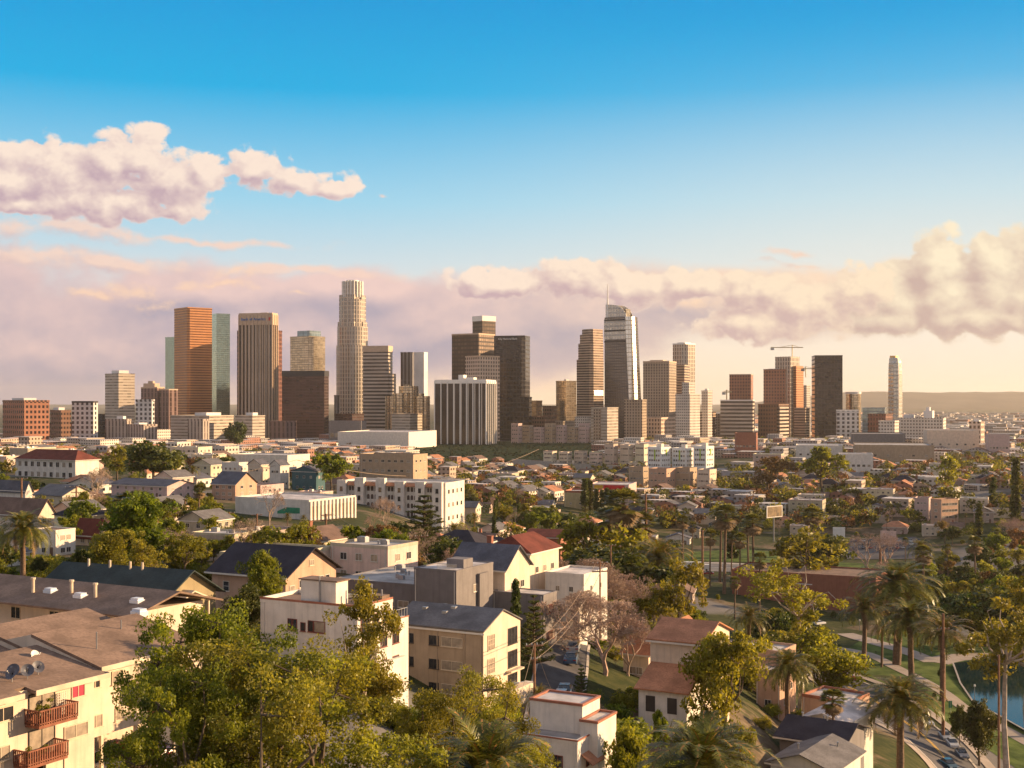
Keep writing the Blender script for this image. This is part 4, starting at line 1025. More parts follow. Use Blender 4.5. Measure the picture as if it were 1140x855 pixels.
def place_window(root, side, u, z, w, h, L, Wd, fr=FRW, gl=GLASS, cols=2, rows=1, detail=True, name='window'):
    """side 'f' = local -y face (x from -Wd to 0), 'r' = local +x face (y from 0 to L), 'b','l' the others; u metres from that face's left end as seen from outside"""
    fm, pm = window_mesh(w, h, fr, gl, cols, rows)
    o = put(name, fm, root)
    if side == 'f': o.location = (-Wd + u, -.012, z); rz = 0
    elif side == 'r': o.location = (.012, u, z); rz = math.pi / 2
    elif side == 'l': o.location = (-Wd - .012, L - u, z); rz = -math.pi / 2
    else: o.location = (-u, L + .012, z); rz = math.pi
    o.rotation_euler = (0, 0, rz); p = put('pane', pm, o); return o
def gable(mb, x0, x1, y0, y1, z, rise, axis, ov=.5, th=.18, hip=0.0):
    """pitched roof with real thickness; axis 'x': ridge along x; hip = metres the ridge is pulled in at both ends"""
    X0, X1, Y0, Y1 = x0 - ov, x1 + ov, y0 - ov, y1 + ov
    if axis == 'x':
        ym = (y0 + y1) / 2; dz = rise * ov / ((y1 - y0) / 2); a, b = (X0 + hip, ym, z + rise), (X1 - hip, ym, z + rise)
        e = [(X0, Y0, z - dz), (X1, Y0, z - dz), (X1, Y1, z - dz), (X0, Y1, z - dz)]
        fs = [[e[0], e[1], b, a], [e[2], e[3], a, b]]
        if hip: fs += [[e[1], e[2], b], [e[3], e[0], a]]
    else:
        xm = (x0 + x1) / 2; dz = rise * ov / ((x1 - x0) / 2); a, b = (xm, Y0 + hip, z + rise), (xm, Y1 - hip, z + rise)
        e = [(X0, Y0, z - dz), (X1, Y0, z - dz), (X1, Y1, z - dz), (X0, Y1, z - dz)]
        fs = [[e[1], e[2], b, a], [e[3], e[0], a, b]]
        if hip: fs += [[e[0], e[1], a], [e[2], e[3], b]]
    for f_ in fs:
        up = [(p[0], p[1], p[2] + th) for p in f_]; mb.face(up); mb.face(list(reversed(f_)))
        for i in range(len(f_)):
            p, q = f_[i], f_[(i + 1) % len(f_)]; mb.face([p, q, (q[0], q[1], q[2] + th), (p[0], p[1], p[2] + th)])
def gable_wall(mb, x0, x1, y0, y1, z, rise, axis):
    if axis == 'x':
        ym = (y0 + y1) / 2; mb.face([(x1, y0, z), (x1, y1, z), (x1, ym, z + rise)]); mb.face([(x0, y1, z), (x0, y0, z), (x0, ym, z + rise)])
    else:
        xm = (x0 + x1) / 2; mb.face([(x0, y0, z), (x1, y0, z), (xm, y0, z + rise)]); mb.face([(x1, y1, z), (x0, y1, z), (xm, y1, z + rise)])
def flat_roof(root, x0, x1, y0, y1, z, m, pm, par=.5, t=.25):
    r = MB(); r.box(x0 + t, x1 - t, y0 + t, y1 - t, z - .05, z + .05); r.build('roof', m, root)
    p = MB()
    for q in ((x0 - .04, x1 + .04, y0 - .04, y0 + t), (x0 - .04, x1 + .04, y1 - t, y1 + .04), (x0 - .04, x0 + t, y0 + t, y1 - t), (x1 - t, x1 + .04, y0 + t, y1 - t)): p.box(q[0], q[1], q[2], q[3], z - .08, z + par)
    p.build('parapet', pm, root)
def win_row(root, side, L, Wd, z, n, w, h, margin=1.2, **k):
    tot = Wd if side in 'fb' else L
    for i in range(n):
        u = margin + (tot - 2 * margin) * (i + .5) / n
        place_window(root, side, u, z, w, h, L, Wd, gl=random.choice([GLASS, GLASS, CURT]), **k)
def house(root, w, l, h, wall, roof, kind='flat', rise=1.8, axis='x', storeys=2, fr=FRW, nf=3, nr=2, ww=1.3, wh=1.2, trim=None, ov=.5, hip=0, par=.5, base=0.0, door=True, sides='fr', chimney=False, vents=0, z0=-3):
    b = MB(); b.box(-w, 0, 0, l, z0, h, 0, False, kind == 'flat')
    if kind == 'gable' and not hip: gable_wall(b, -w, 0, 0, l, h, rise, axis)
    b.build('wall', W[wall] if isinstance(wall, str) else wall, root)
    if kind == 'flat': flat_roof(root, -w, 0, 0, l, h + .06, RF[roof], trim or (W[wall] if isinstance(wall, str) else wall), par)
    else:
        r = MB(); gable(r, -w, 0, 0, l, h, rise, axis, ov, .18, hip); rf = r.build('roof', RF[roof], root)
        e = MB()                      # fascia boards along the eaves
        e.box(-w - ov - .02, ov + .02, -ov - .06, -ov - .01, h - .45, h - .2); e.box(ov + .01, ov + .06, -ov - .02, l + ov + .02, h - .45, h - .2) if (axis == 'y' or hip) else None
        e.build('fascia', trim or FRW, root)
        if chimney:
            c = MB(); c.box(-w * .6, -w * .6 + .9, l * .55, l * .55 + .7, h, h + rise + 1.2); c.box(-w * .6 - .08, -w * .6 + .98, l * .55 - .08, l * .55 + .78, h + rise + 1.2, h + rise + 1.35); c.build('chimney', W['brick'], rf)
    sh = (h - base) / storeys
    for s in range(storeys):
        z = base + sh * s + max(.5, (sh - wh) * .45)
        for sd in sides:
            n = nf if sd in 'fb' else nr
            if n: win_row(root, sd, l, w, z, n, ww, wh, fr=fr)
    if door:
        d = MB(); u = -w * .18; d.box(u - .5, u + .5, -.05, .02, base, base + 2.1); d.build('door', DOORM, root)
    if kind == 'flat' and vents:
        for k in range(vents + 2):
            x = -w * (.15 + .7 * random.random()); y = l * (.2 + .6 * random.random()); a_ = random.uniform(.4, .9); u_ = MB(); u_.box(x - a_, x + a_, y - a_ * .7, y + a_ * .7, h + .1, h + .5 + a_ * .6); u_.box(x - a_ * .8, x + a_ * .8, y - a_ * .5, y + a_ * .5, h + .5 + a_ * .6, h + .56 + a_ * .6); u_.build('roof_unit', STEEL, root)
    if kind == 'flat' and h > 3:
        q = MB(); [q.box(-w * u - .05, -w * u + .05, -.12, -.01, -1, h) for u in (.04, .96)]; q.build('downpipe', FRW, root)
    for k in range(vents):
        v = MB(); x = -w * (.15 + .7 * random.random()); y = l * (.2 + .6 * random.random()); zz = h + (0 if kind == 'flat' else rise * (1 - abs(y - l / 2) / (l / 2)))
        v.cyl(x, y, zz - .1, zz + .7, .13, 8); v.cyl(x, y, zz + .7, zz + .82, .2, 8); v.build('roof_vent', STEEL, root)
def nhouse(name, label, cat, xl, xc, xr, yt, D, wall, roof, rot=-28, group=None, sink=0, protect=True, **k):
    root, w, l = corner_root(name, xl, xc, xr, D, R(rot), None, sink); tag(root, label, cat, group)
    h = zof(yt, D, root.location.z); house(root, w, l, h, wall, roof, **k)
    a = (math.cos(R(rot)), math.sin(R(rot))); b = (-a[1], a[0])
    cx, cy = root.location.x - a[0] * w / 2 + b[0] * l / 2, root.location.y - a[1] * w / 2 + b[1] * l / 2
    FOOT.append((cx, cy, math.hypot(w, l) * .5)); PROT.append((xl, xr, yt - 5, yt + (h * F / D) * .75, D)) if protect else None
    regland(root, (xl + xr) / 2, yt, None)
    return root, w, l, h
# ------------------------------------------------------------------ roads, park and lake
ASPH = mat('asphalt', (0.075, 0.07, 0.072), 0.85, .25, .3); ASPHL = mat('asphalt_old', (0.16, 0.15, 0.145), 0.9, .2, .2)
CONC = mat('concrete', (0.36, 0.32, 0.28), 0.9, .15, .5); YELL = mat('road_yellow', (0.55, 0.33, 0.05), .7, .1); LINEW = mat('road_white', (0.6, 0.58, 0.55), .7, .1)
LAWN = mat('lawn', (0.06, 0.10, 0.018), .95, .35, .15, spec=.1, col2=(0.09, 0.12, 0.028)); PATHM = mat('path_concrete', (0.34, 0.28, 0.23), .9, .12, .3)
def pts(*a): return [tuple(at(px, py).xy) for px, py in a]
GRASSP = pts((1180, 900), (1130, 855), (1085, 825), (1040, 797), (1000, 770), (960, 750), (935, 728), (960, 712), (1000, 700), (1060, 712), (1180, 722), (1400, 740), (1400, 900))
patch(GRASSP, .06, LAWN, 'lawn')
road_c = pts((1130, 930), (1085, 880), (1055, 848), (1018, 812), (985, 788), (950, 768), (912, 750), (870, 730), (820, 712))
drape(road_c, 7.2, .12, ASPH, 'road'); drape(road_c, .14, .15, YELL, 'road_line', offs=.25, cross=1); drape(road_c, .14, .15, YELL, 'road_line', offs=-.25, cross=1)
drape(road_c, .3, .26, CONC, 'kerb', offs=7.4, cross=1); drape(road_c, .3, .26, CONC, 'kerb', offs=-7.4, cross=1)
drape(road_c, 1.3, .2, PATHM, 'pavement', offs=-11.5, cross=2); drape(road_c, 1.0, .2, PATHM, 'pavement', offs=8.7, cross=2)
# lake, its shore and the paths round it
lake_poly = pts((1060, 742), (1068, 762), (1082, 782), (1112, 800), (1150, 822), (1230, 850), (1420, 900), (1420, 742), (1200, 738), (1100, 738))
drape(pts((930, 722), (965, 728), (1000, 745), (1045, 768), (1075, 790), (1110, 808), (1165, 838), (1220, 870)), 2.2, .16, PATHM, 'path', cross=2)
drape(pts((1040, 738), (1060, 733), (1100, 731), (1180, 732), (1300, 736)), 4.5, .18, PATHM, 'path', cross=2)
drape(pts((940, 706), (975, 716), (1010, 726), (1040, 738)), 3.5, .17, PATHM, 'path', cross=2)
wz = CZ - 80.2
WAT = mat('lake_water', (0.012, 0.03, 0.03), 0.06, .2, .1, spec=.2, bump=.08, bscale=1.2)
bm = MB(); pl = [(p[0], p[1]) for p in lake_poly]; zmin = max(gz(*p) for p in pl) + .12
bm.face([(p[0], p[1], zmin) for p in pl], [(p[0], p[1]) for p in pl]); wo = bm.build('water', WAT); tag(wo, kind='structure')
if wo.data.polygons[0].normal.z < 0: wo.data.flip_normals()
e = MB()
for i in range(6):
    p, q = pl[i], pl[i + 1]; d = Vector((q[0] - p[0], q[1] - p[1])).normalized(); n_ = Vector((-d.y, d.x)) * .5
    e.face([(p[0], p[1], zmin + .15), (q[0], q[1], zmin + .15), (q[0] + n_.x, q[1] + n_.y, zmin + .15), (p[0] + n_.x, p[1] + n_.y, zmin + .15)])
o = e.build('lake_kerb', CONC); tag(o, kind='structure')
# boulevard beyond the brick school, car parks and lawns
blvd = pts((700, 632), (760, 633), (830, 634), (880, 638), (940, 642), (1000, 648), (1060, 655), (1160, 668))
drape(blvd, 13, .2, ASPHL, 'road', step=10); drape(blvd, .25, .3, LINEW, 'road_line', cross=1, step=10); drape(blvd, 2.5, .3, CONC, 'pavement', offs=15.5, cross=1, step=10)
patch(pts((760, 626), (760, 616), (830, 612), (868, 616), (868, 628)), .25, LAWN, 'lawn', 12)
patch(pts((918, 633), (918, 626), (1000, 628), (1000, 637)), .25, LAWN, 'lawn', 10)
patch(pts((915, 622), (915, 600), (1020, 598), (1040, 622)), .25, ASPH, 'car_park', 14)
patch(pts((590, 622), (600, 600), (680, 602), (700, 625)), .25, ASPHL, 'car_park', 14)
street = pts((600, 930), (612, 840), (618, 800), (622, 765), (628, 735), (632, 712), (640, 690))
drape(street, 3.4, .15, ASPH, 'road', step=3); drape(street, .2, .25, CONC, 'kerb', offs=3.6, cross=1); drape(street, .2, .25, CONC, 'kerb', offs=-3.6, cross=1)
patch(pts((640, 830), (655, 795), (690, 785), (740, 795), (760, 822), (730, 850), (680, 860)), .12, mat('bare_earth', (.17, .11, .065), .95, .35, .3), 'bare_earth', 16)
fw = pts((560, 512), (620, 517), (700, 521), (780, 524), (860, 521))
drape(fw, 16, 1.2, ASPHL, 'freeway', step=20)
def strip_wall(name, label, cat, P_, h, t, m, lift=0.0):
    V = MB(); o0 = Vector((P_[0][0], P_[0][1], gz(*P_[0])))
    for p, q in zip(P_[:-1], P_[1:]):
        d = Vector((q[0] - p[0], q[1] - p[1])).normalized(); n_ = Vector((-d.y, d.x)) * t / 2; za, zb = gz(*p) + lift - o0.z, gz(*q) + lift - o0.z
        a = [(p[0] - n_.x - o0.x, p[1] - n_.y - o0.y), (q[0] - n_.x - o0.x, q[1] - n_.y - o0.y), (q[0] + n_.x - o0.x, q[1] + n_.y - o0.y), (p[0] + n_.x - o0.x, p[1] + n_.y - o0.y)]
        zs = [za, zb, zb, za]; B = [(*a[i], zs[i] - 1) for i in range(4)]; T = [(*a[i], zs[i] + h) for i in range(4)]
        V.face(T)
        for i in range(4): V.face([B[i], B[(i + 1) % 4], T[(i + 1) % 4], T[i]])
    o = V.build(name, m); o.location = o0; tag(o, label, cat); return o
strip_wall('retaining_wall', 'long pale concrete wall along the freeway below the white apartments', 'wall', pts((570, 517), (620, 521.5), (700, 526), (780, 528)), 6, .6, CONC)
strip_wall('retaining_wall', 'curved concrete wall along the foot of the beige hilltop apartments', 'wall', pts((560, 489), (600, 491), (640, 492), (665, 490)), 9, .8, mat('old_concrete', (0.26, .25, .22), .9))
patch(pts((452, 499), (500, 492), (600, 493), (668, 494), (672, 506), (600, 514), (520, 515), (460, 510)), 2.0, mat('ivy_bank', (0.02, 0.032, 0.01), .95, .4, .1, spec=.05), 'ivy_slope', 16)

# ------------------------------------------------------------------ left foreground apartment block
def apartments():
    rot = R(-29); corner = P(105, 752, 97); zg = CZ - 29.6
    root = empty('apartment_building', (corner.x, corner.y, zg), rot)
    tag(root, 'cream stucco apartment block with brown balconies and a carport at lower left', 'building')
    ez = zof(752, 97, zg); cz = zof(828, 97, zg)      # eave and carport ceiling heights
    C = W['cream']; L = 11.5; Wd = 13; near = 26
    # local +x face is the long sunlit facade; y runs away from the drone, corner of the front wing at y = 0
    b = MB(); b.box(-Wd, 0, -near, 0, cz, ez, 0, True, False)            # front wing
    b.box(-Wd, -7, -near, 0, -4, cz, 0); b.box(-.35, -.002, -4.6, -.002, -4, cz); b.box(-7, -.35, -.3, -.002, -4, cz)
    b.box(-Wd, -.8, 0, L, cz + .2, ez + .25, 0, True, False); b.box(-Wd, -6, 0.01, L, -4, cz + .2)
    b.build('wall', C, root)
    r = MB(); th = .25
    def slab(x0, x1, y0, y1, za, zb):       # roof plane rising away from the facade
        top = [(x1, y0, za), (x1, y1, za), (x0, y1, zb), (x0, y0, zb)]; bot = [(p[0], p[1], p[2] - th) for p in top]
        r.face([(p[0], p[1], p[2]) for p in top]); r.face(list(reversed(bot)))
        for i in range(4): r.face([bot[i], bot[(i + 1) % 4], top[(i + 1) % 4], top[i]])
    slab(-Wd * .55, .9, -near, -7.3, ez + .15, ez + 1.6); slab(-Wd * .55, -.25, -7.3, -6.3, ez + .35, ez + 1.6); slab(-Wd * .55, .9, -6.3, .6, ez + .15, ez + 1.6)
    slab(-Wd * .55, -Wd - .6, -near, .6, ez + 1.6, ez + .3)
    slab(-Wd * .6, .1, .6, L + .5, ez + .5, ez + 2.4); slab(-Wd * .6, -Wd - 1, .6, L + .5, ez + 2.4, ez + 1.0)
    rf = r.build('roof', RF['flatt'], root)
    fsc = MB(); fsc.box(.9, .98, -6.3, .6, ez - .2, ez + .2); fsc.box(.9, .98, -near, -7.3, ez - .2, ez + .2); fsc.box(-.2, .98, .6, .68, ez - .15, ez + .25); fsc.box(.1, .18, .6, L + .5, ez + .15, ez + .55); fsc.build('fascia', TRIM, root)
    ge_ = MB(); q_ = [(.08, .63, ez - .2), (.08, .63, ez + .45), (-Wd * .6, .63, ez + 2.35), (-Wd - .98, .63, ez + .95), (-Wd - .98, .63, ez - .2)]; ge_.face(q_); ge_.face([(p[0], p[1] + .1, p[2]) for p in q_[::-1]]); ge_.build('gable_end', C, root)
    g_ = MB(); g_.face([(0.004, 0, ez - .1), (.004, -near, ez - .1), (.004, -near, ez + .18), (.004, 0, ez + .18)][::-1]); g_.build('frieze', C, root)
    BALC = mat('balcony_redwood', (0.26, 0.10, 0.06), .8, .25, 2)
    def balcony(y0, y1, z, dep=1.5, posts=False):
        f = MB(); f.box(.01, dep, y0, y1, z - .22, z); fl = f.build('balcony', BALC, root)
        q = MB(); hh = 1.0
        for (xa, ya, xb, yb) in ((dep, y0, dep, y1), (.02, y0, dep, y0), (.02, y1, dep, y1)):
            n = max(2, int(math.hypot(xb - xa, yb - ya) / .21))
            for k in range(n + 1):
                x, y = xa + (xb - xa) * k / n, ya + (yb - ya) * k / n; q.box(x - .04, x + .04, y - .04, y + .04, z, z + hh)
            q.box(min(xa, xb) - .06, max(xa, xb) + .06, min(ya, yb) - .06, max(ya, yb) + .06, z + hh, z + hh + .09); q.box(min(xa, xb) - .04, max(xa, xb) + .04, min(ya, yb) - .04, max(ya, yb) + .04, z + .1, z + .18)
        q.build('railing', BALC, fl)
        if posts:
            p = MB()
            for y in (y0 + .2, y1 - .2): p.box(dep - .2, dep - .04, y - .08, y + .08, -4, z - .22)
            p.build('post', TRIM, root)
        return fl
    s = (ez - cz) / 2
    balcony(-6.5, -3.0, cz + s + .35); balcony(-7.5, -3.9, cz + .3, 1.5, True)
    balcony(5.6, 9.6, cz + s + .35); balcony(5.6, 9.6, cz + .3, 1.3)
    for z in (cz + s + .15, cz + .1): # glass doors behind balconies
        place_window(root, 'r', -5.0, z + .2, 2.4, 2.05, L, Wd, FRD, CURT, 2); place_window(root, 'r', 7.6, z + .2, 2.2, 2.0, L, Wd, FRD, GLASS, 2).location.x = -.78
    for (y, z, w_, gl, rr) in ((-1.6, ez - 1.35, 1.3, mat('curtain_crimson', (.4, .03, .07), .5), 0), (-1.8, cz + .9, 2.3, CURT, 0), (-8.4, ez - 1.7, 1.8, GLASS, 0), (-11.6, ez - 1.7, 1.8, CURT, 0), (-8.6, cz + .8, 1.6, CURT, 0), (-12, cz + .8, 1.6, CURT, 0), (.8, ez - 1.25, 1.0, GLASS, 1), (.9, cz + .9, 1.3, CURT, 1), (3.1, ez - 1.3, 1.2, CURT, 1), (3.3, cz + 1.0, .9, CURT, 1)):
        o = place_window(root, 'r', y, z, w_, 1.05, L, Wd, TRIM, gl, 2)
        if rr: o.location.x = -.78
    p = MB()
    for y in (1.6, 5.2, 9.5): p.box(-1.1, -.85, y - .12, y + .12, -4, cz + .2)
    p.build('post', TRIM, root)
    for (x, y) in ((-3, 3), (-5.5, 8), (-4, 11)):
        v = MB(); v.cyl(x, y, ez + .6, ez + 2.6, .06, 6); v.build('antenna_mast', STEEL, root) if y == 8 else v.build('roof_vent', STEEL, root)
    # far wings round the inner court
    b = MB(); b.box(-46, -19.5, 24, 33, -4, ez - .2); b.box(-46, -Wd - 6, 2, 11, -4, ez - .6); wl = b.build('court_wall', C, root)
    r = MB(); r_ = r
    gable(r, -46, -19, 22.5, 34, ez - .25, 1.5, 'x', .8, .2); gable(r, -46, -Wd - 3, 1, 12, ez - .65, 1.1, 'x', .8, .2); r.build('court_roof', RF['flatt'], root)
    for k, x in enumerate((-20, -24, -28, -32, -38)): 
        place_window(root, 'f', Wd + x, ez - 2.4, 1.5, 1.3, L, Wd, TRIM, GLASS, 2).location.y = 24 - .012
    for (x, y, z) in ((-34, 25.2, ez + .55), (-29, 24.8, ez + .45), (-21, 25, ez + .5), (-31, 4, ez + .05), (-26, 3.5, ez), (-9, 13.5, ez + 2.0)):
        v = MB(); v.box(x - .6, x + .6, y - .5, y + .5, z - .2, z + .3); v.box(x - .5, x + .5, y - .4, y + .4, z + .3, z + .5); v.build('skylight', mat('skylight_dome', (.62, .66, .72), .15, .05, spec=.9), root)
    for (x, y) in ((-24, 4.2), (-23.3, 4.6), (-27, 25), (-31, 25.4), (-36, 24.6)):
        v = MB(); v.cyl(x, y, ez, ez + 1.9, .17, 8); v.cyl(x, y, ez + 1.9, ez + 2.1, .26, 8); v.build('flue', TRIM, root)
    DISH = mat('dish_grey', (.12, .12, .14), .5)
    for k, (y, x) in enumerate(((-6.4, -1.5), (-5.5, -2.4), (-5.1, -1.4), (-3.9, -1.7), (-1.2, -5.2))):
        lp = Vector((x, y, ez + .45)); wp = Matrix.Rotation(rot, 3, 'Z') @ lp + root.location
        d = empty('satellite_dish', wp, rot + .4 * k); tag(d, ['leftmost dark dish on the roof edge above the upper balcony', 'grey dish turned up behind the leftmost dark dish', 'grey dish between its two neighbours on the roof edge', 'rightmost grey dish of the roof edge cluster', 'white dish standing apart higher up the brown roof'][k], 'satellite dish', 'dishes on the apartment roof')
        m_ = MB(); m_.tube([(0, 0, -.1), (0, 0, .55)], .035, 6); m_.build('mast', STEEL, d)
        n = 16; pp = MB(); rr = .48; c = Vector((0, -.1, .8)); ax = Vector((.1, -.8, .5)).normalized(); u = ax.cross(Vector((1, 0, 0))).normalized(); v_ = ax.cross(u)
        ring = [[c - ax * .16 * (1 - t * t) + (u * math.cos(6.283 * j / n) + v_ * math.sin(6.283 * j / n)) * rr * t for j in range(n)] for t in (.15, .6, 1)]
        for a_, b_ in zip(ring[:-1], ring[1:]):
            for j in range(n): pp.face([a_[j], a_[(j + 1) % n], b_[(j + 1) % n], b_[j]])
        pp.face(ring[0]); pp.build('dish', [DISH if k < 4 else WHITE], d, True)
        f = MB(); f.tube([(0, 0, .5), tuple(c + ax * .45)], .02, 5); f.box(c.x + ax.x * .45 - .05, c.x + ax.x * .45 + .05, c.y + ax.y * .45 - .05, c.y + ax.y * .45 + .05, c.z + ax.z * .45 - .05, c.z + ax.z * .45 + .05); f.build('feed_arm', STEEL, d)
    # things on the balconies
    def onb(lx, ly, lz): return Matrix.Rotation(rot, 3, 'Z') @ Vector((lx, ly, lz)) + root.location
    POT = mat('terracotta_pot', (.35, .14, .07), .8)
    for k, (lx, ly, zz, hh) in enumerate(((.8, -6.1, cz + s + .35, 1.3), (.9, -5.4, cz + s + .35, .9), (.5, -4.9, cz + s + .35, 1.7), (.8, -7.0, cz + .3, 1.1), (.9, -5.6, cz + .3, .8))):
        e_ = empty('potted_plant', onb(lx, ly, zz), 0); tag(e_, ['potted plant nearest the near end of the upper balcony', 'small potted plant second along the upper balcony', 'tallest potted plant by the trellis on the upper balcony', 'potted plant at the near end of the lower balcony', 'small plant in the middle of the lower balcony'][k], 'plant', 'plants on the balconies')
        q = MB(); q.cyl(0, 0, 0, .4, .18, 10, r1=.24); q.build('pot', POT, e_)
        rr = np.random.default_rng(90 + k); V, Fq = leaves(np.array([[0, 0, .4 + hh * .35], [.1, .1, .4 + hh * .6], [-.1, 0, hh * .5]]), np.array([.28, .25, .3]), 60, .1, rr); put('foliage', np_mesh('foliage', V, Fq, LEAF['mid']), e_)
    t = MB()
    for k in range(6): t.box(0, .04, k * .17 - .02, k * .17 + .02, 0, 1.7); 
    for k in range(9): t.box(.04, .07, 0, .86, k * .2, k * .2 + .03)
    o = t.build('trellis', FRW); o.location = onb(.3, -3.9, cz + s + .37); o.rotation_euler = (0, 0, rot); tag(o, 'white lattice trellis standing on the upper balcony', 'trellis')
    t = MB(); t.tube([(0, math.cos(a) * .33, .35 + math.sin(a) * .33) for a in np.linspace(0, 6.283, 18)], .025, 5)
    t.tube([(0, 1.05 + math.cos(a) * .33, .35 + math.sin(a) * .33) for a in np.linspace(0, 6.283, 18)], .025, 5); t.tube([(0, 0, .35), (0, .35, .85), (0, .8, .8), (0, 1.05, .35)], .022, 5); t.tube([(0, .35, .85), (0, .5, .32), (0, .8, .8)], .022, 5); t.tube([(0, .5, .32), (0, 0, .35)], .02, 5)
    o = t.build('bicycle', mat('bike_paint', (.25, .2, .17), .4)); o.location = onb(1.2, -4.6, cz + s + .35); o.rotation_euler = (0, 0, rot); tag(o, 'bicycle standing at the far end of the upper balcony', 'bicycle')
    FOOT.append((root.location.x - 15, root.location.y + 10, 34)); 
    yard = [onb(x, y, 0) for (x, y) in ((10, -16), (10, 16), (-7, 16), (-7, -16))]
    y_ = MB(); y_.face([(p.x, p.y, zg - .35) for p in yard]); yo = y_.build('car_park', mat('yard_concrete', (.30, .23, .18), .9, .2, .4)); tag(yo, kind='structure')
    if yo.data.polygons[0].normal.z < 0: yo.data.flip_normals()
    return root, zg, onb
APT, APT_Z, onb = apartments()

# ------------------------------------------------------------------ other named foreground buildings
def green_house():
    root, w, l, h = nhouse('bungalow', 'long khaki bungalow under a dark green hipped roof', 'house', 42, 178, 240, 669, 150, 'khaki', 'green', rot=-24, kind='gable', rise=2.9, axis='x', storeys=1, nf=6, nr=0, ww=1.3, wh=1.3, ov=.9, hip=0, vents=0, door=True, fr=TRIM)
    for u in (l * .3, l * .5, l * .7): place_window(root, 'r', u, 1.2, 1.4, 1.2, l, w, TRIM, GLASS, 2)
    r = MB(); gable(r, -w * .9, -w * .62, -2.2, l * .5, h - .25, 1.3, 'y', .5, .15); rf = r.build('porch_roof', RF['green'], root)
    b = MB(); b.box(-w * .9, -w * .62, -2.0, 0, -1, h - .3); b.build('porch_wall', W['khaki'], root)
    b = MB(); gable(b, -1.5, 1.4, l * .1, l * .7, h - .7, 1.3, 'x', .4, .18); b.build('gable_canopy', TRIM, root)
    p = MB(); [p.box(1.2, 1.4, y, y + .2, -2, h - .7) for y in (l * .1, l * .4, l * .7)]; p.build('post', TRIM, root)
    for x in (.35, .45, .62, .8):
        v = MB(); v.cyl(-w * x, l * .45, h + 2.2, h + 3.7, .15, 8); v.build('flue', TRIM, rf)
green_house()
def dark_house():
    root, w, l, h = nhouse('house', 'tan two storey house with a near black gabled roof and white trimmed windows', 'house', 236, 318, 374, 641, 183, 'peach', 'dark', rot=-28, kind='gable', rise=3.4, axis='x', storeys=1, nf=0, nr=0, ov=.8, base=0, door=False, fr=FRW)
    for u, z_ in ((w * .2, h - 3), (w * .52, h - 3), (w * .68, h - 3), (w * .9, h - 3)): place_window(root, 'f', u, z_, 1.2, 1.5, l, w, FRW, GLASS, 1, 2)
    for k in range(5): place_window(root, 'r', l * (.3 + .13 * k), h - 2.2, 1.1, 1.2, l, w, FRW, GLASS, 1)
    place_window(root, 'r', l * .12, h - 3.2, 1.2, 1.6, l, w, FRW, CURT, 1); place_window(root, 'r', l * .5, h + .8, 1.1, .9, l, w, TRIM, CURT, 2)
dark_house()
def penthouse_block():
    root, w, l, h = nhouse('apartment_building', 'white stucco flat roofed block with brick red windows and a rooftop room', 'building', 290, 398, 437, 680, 140, 'white', 'flatt', storeys=3, nf=0, nr=0, par=.45, trim=W['white'], door=False, fr=FRB)
    b = MB(); z0 = h + .12
    b.box(-w * .62, -w * .26, l * .12, l * .45, z0 - .1, z0 + 2.7); pr = b.build('rooftop_room', W['white'], root)
    c = MB(); c.box(-w * .64, -w * .24, l * .1, l * .47, z0 + 2.7, z0 + 2.85); c.build('roof_slab', RF['flatt'], pr)
    c = MB(); c.box(-w - .08, .08, -.08, -.01, h + .35, h + .6); c.box(.01, .08, -.01, l, h + .35, h + .6); c.build('coping', REDTRIM, root)
    for (u, a) in ((.32, .8), (.36, .8), (.45, .7), (.53, .8), (.62, 1.6)): place_window(root, 'f', w * u, h - 2.9, a, 1.3 if a > .75 else 1.0, l, w, FRB, CURT if a == 1.6 else GLASS, 1, 1)
    for s in range(3):
        for k in range(3): place_window(root, 'r', l * (.2 + .3 * k), h - 2.6 - s * 3.2, 1.2 if k else 1.6, 1.8, l, w, FRB, GLASS, 2)
    # lower stepped wing at the far right, with a terrace and railing
    b = MB(); b.box(.0, .9, l * .35, l + 2.0, -4, h - 1.9); b.box(.9, 1.5, l * .3, l + .6, -4, h - 6.2); b.build('terrace_wing', W['white'], root)
    c = MB(); c.box(-.02, .98, l * .35 - .07, l * .35 - .01, h - 1.9, h - 1.75); c.box(.91, 1.0, l * .35, l + 2, h - 1.9, h - 1.75); c.build('coping', REDTRIM, root)
    for s in range(3):
        for k in range(2):
            o = place_window(root, 'r', l * (.55 + .35 * k), h - 4.6 - s * 3.1, 1.3, 1.7, l, w, FRB, GLASS, 2); o.location.x = .912
    f = MB()
    for k in range(12): y = l * .36 + (l * .64 + 1.8) * k / 11; f.box(.8, .84, y, y + .04, h - 1.75, h - .85)
    f.box(.79, .85, l * .36, l + 1.9, h - .85, h - .8); f.build('railing', STEEL, root)
    for (x, y, hh) in ((-w * .42, l * .1, 3.4), (-w * .07, l * .6, 1.9), (-w * .1, l * .68, 2.3), (-w * .04, l * .8, 1.6)):
        v = MB(); v.cyl(x, y, h, h + hh, .09, 8); v.build('flue', STEEL, root)
    v = MB(); v.box(-w * .2, -w * .02, l * .75, l * .97, h + .1, h + .9); v.build('roof_box', RF['flatt'], root)
penthouse_block()
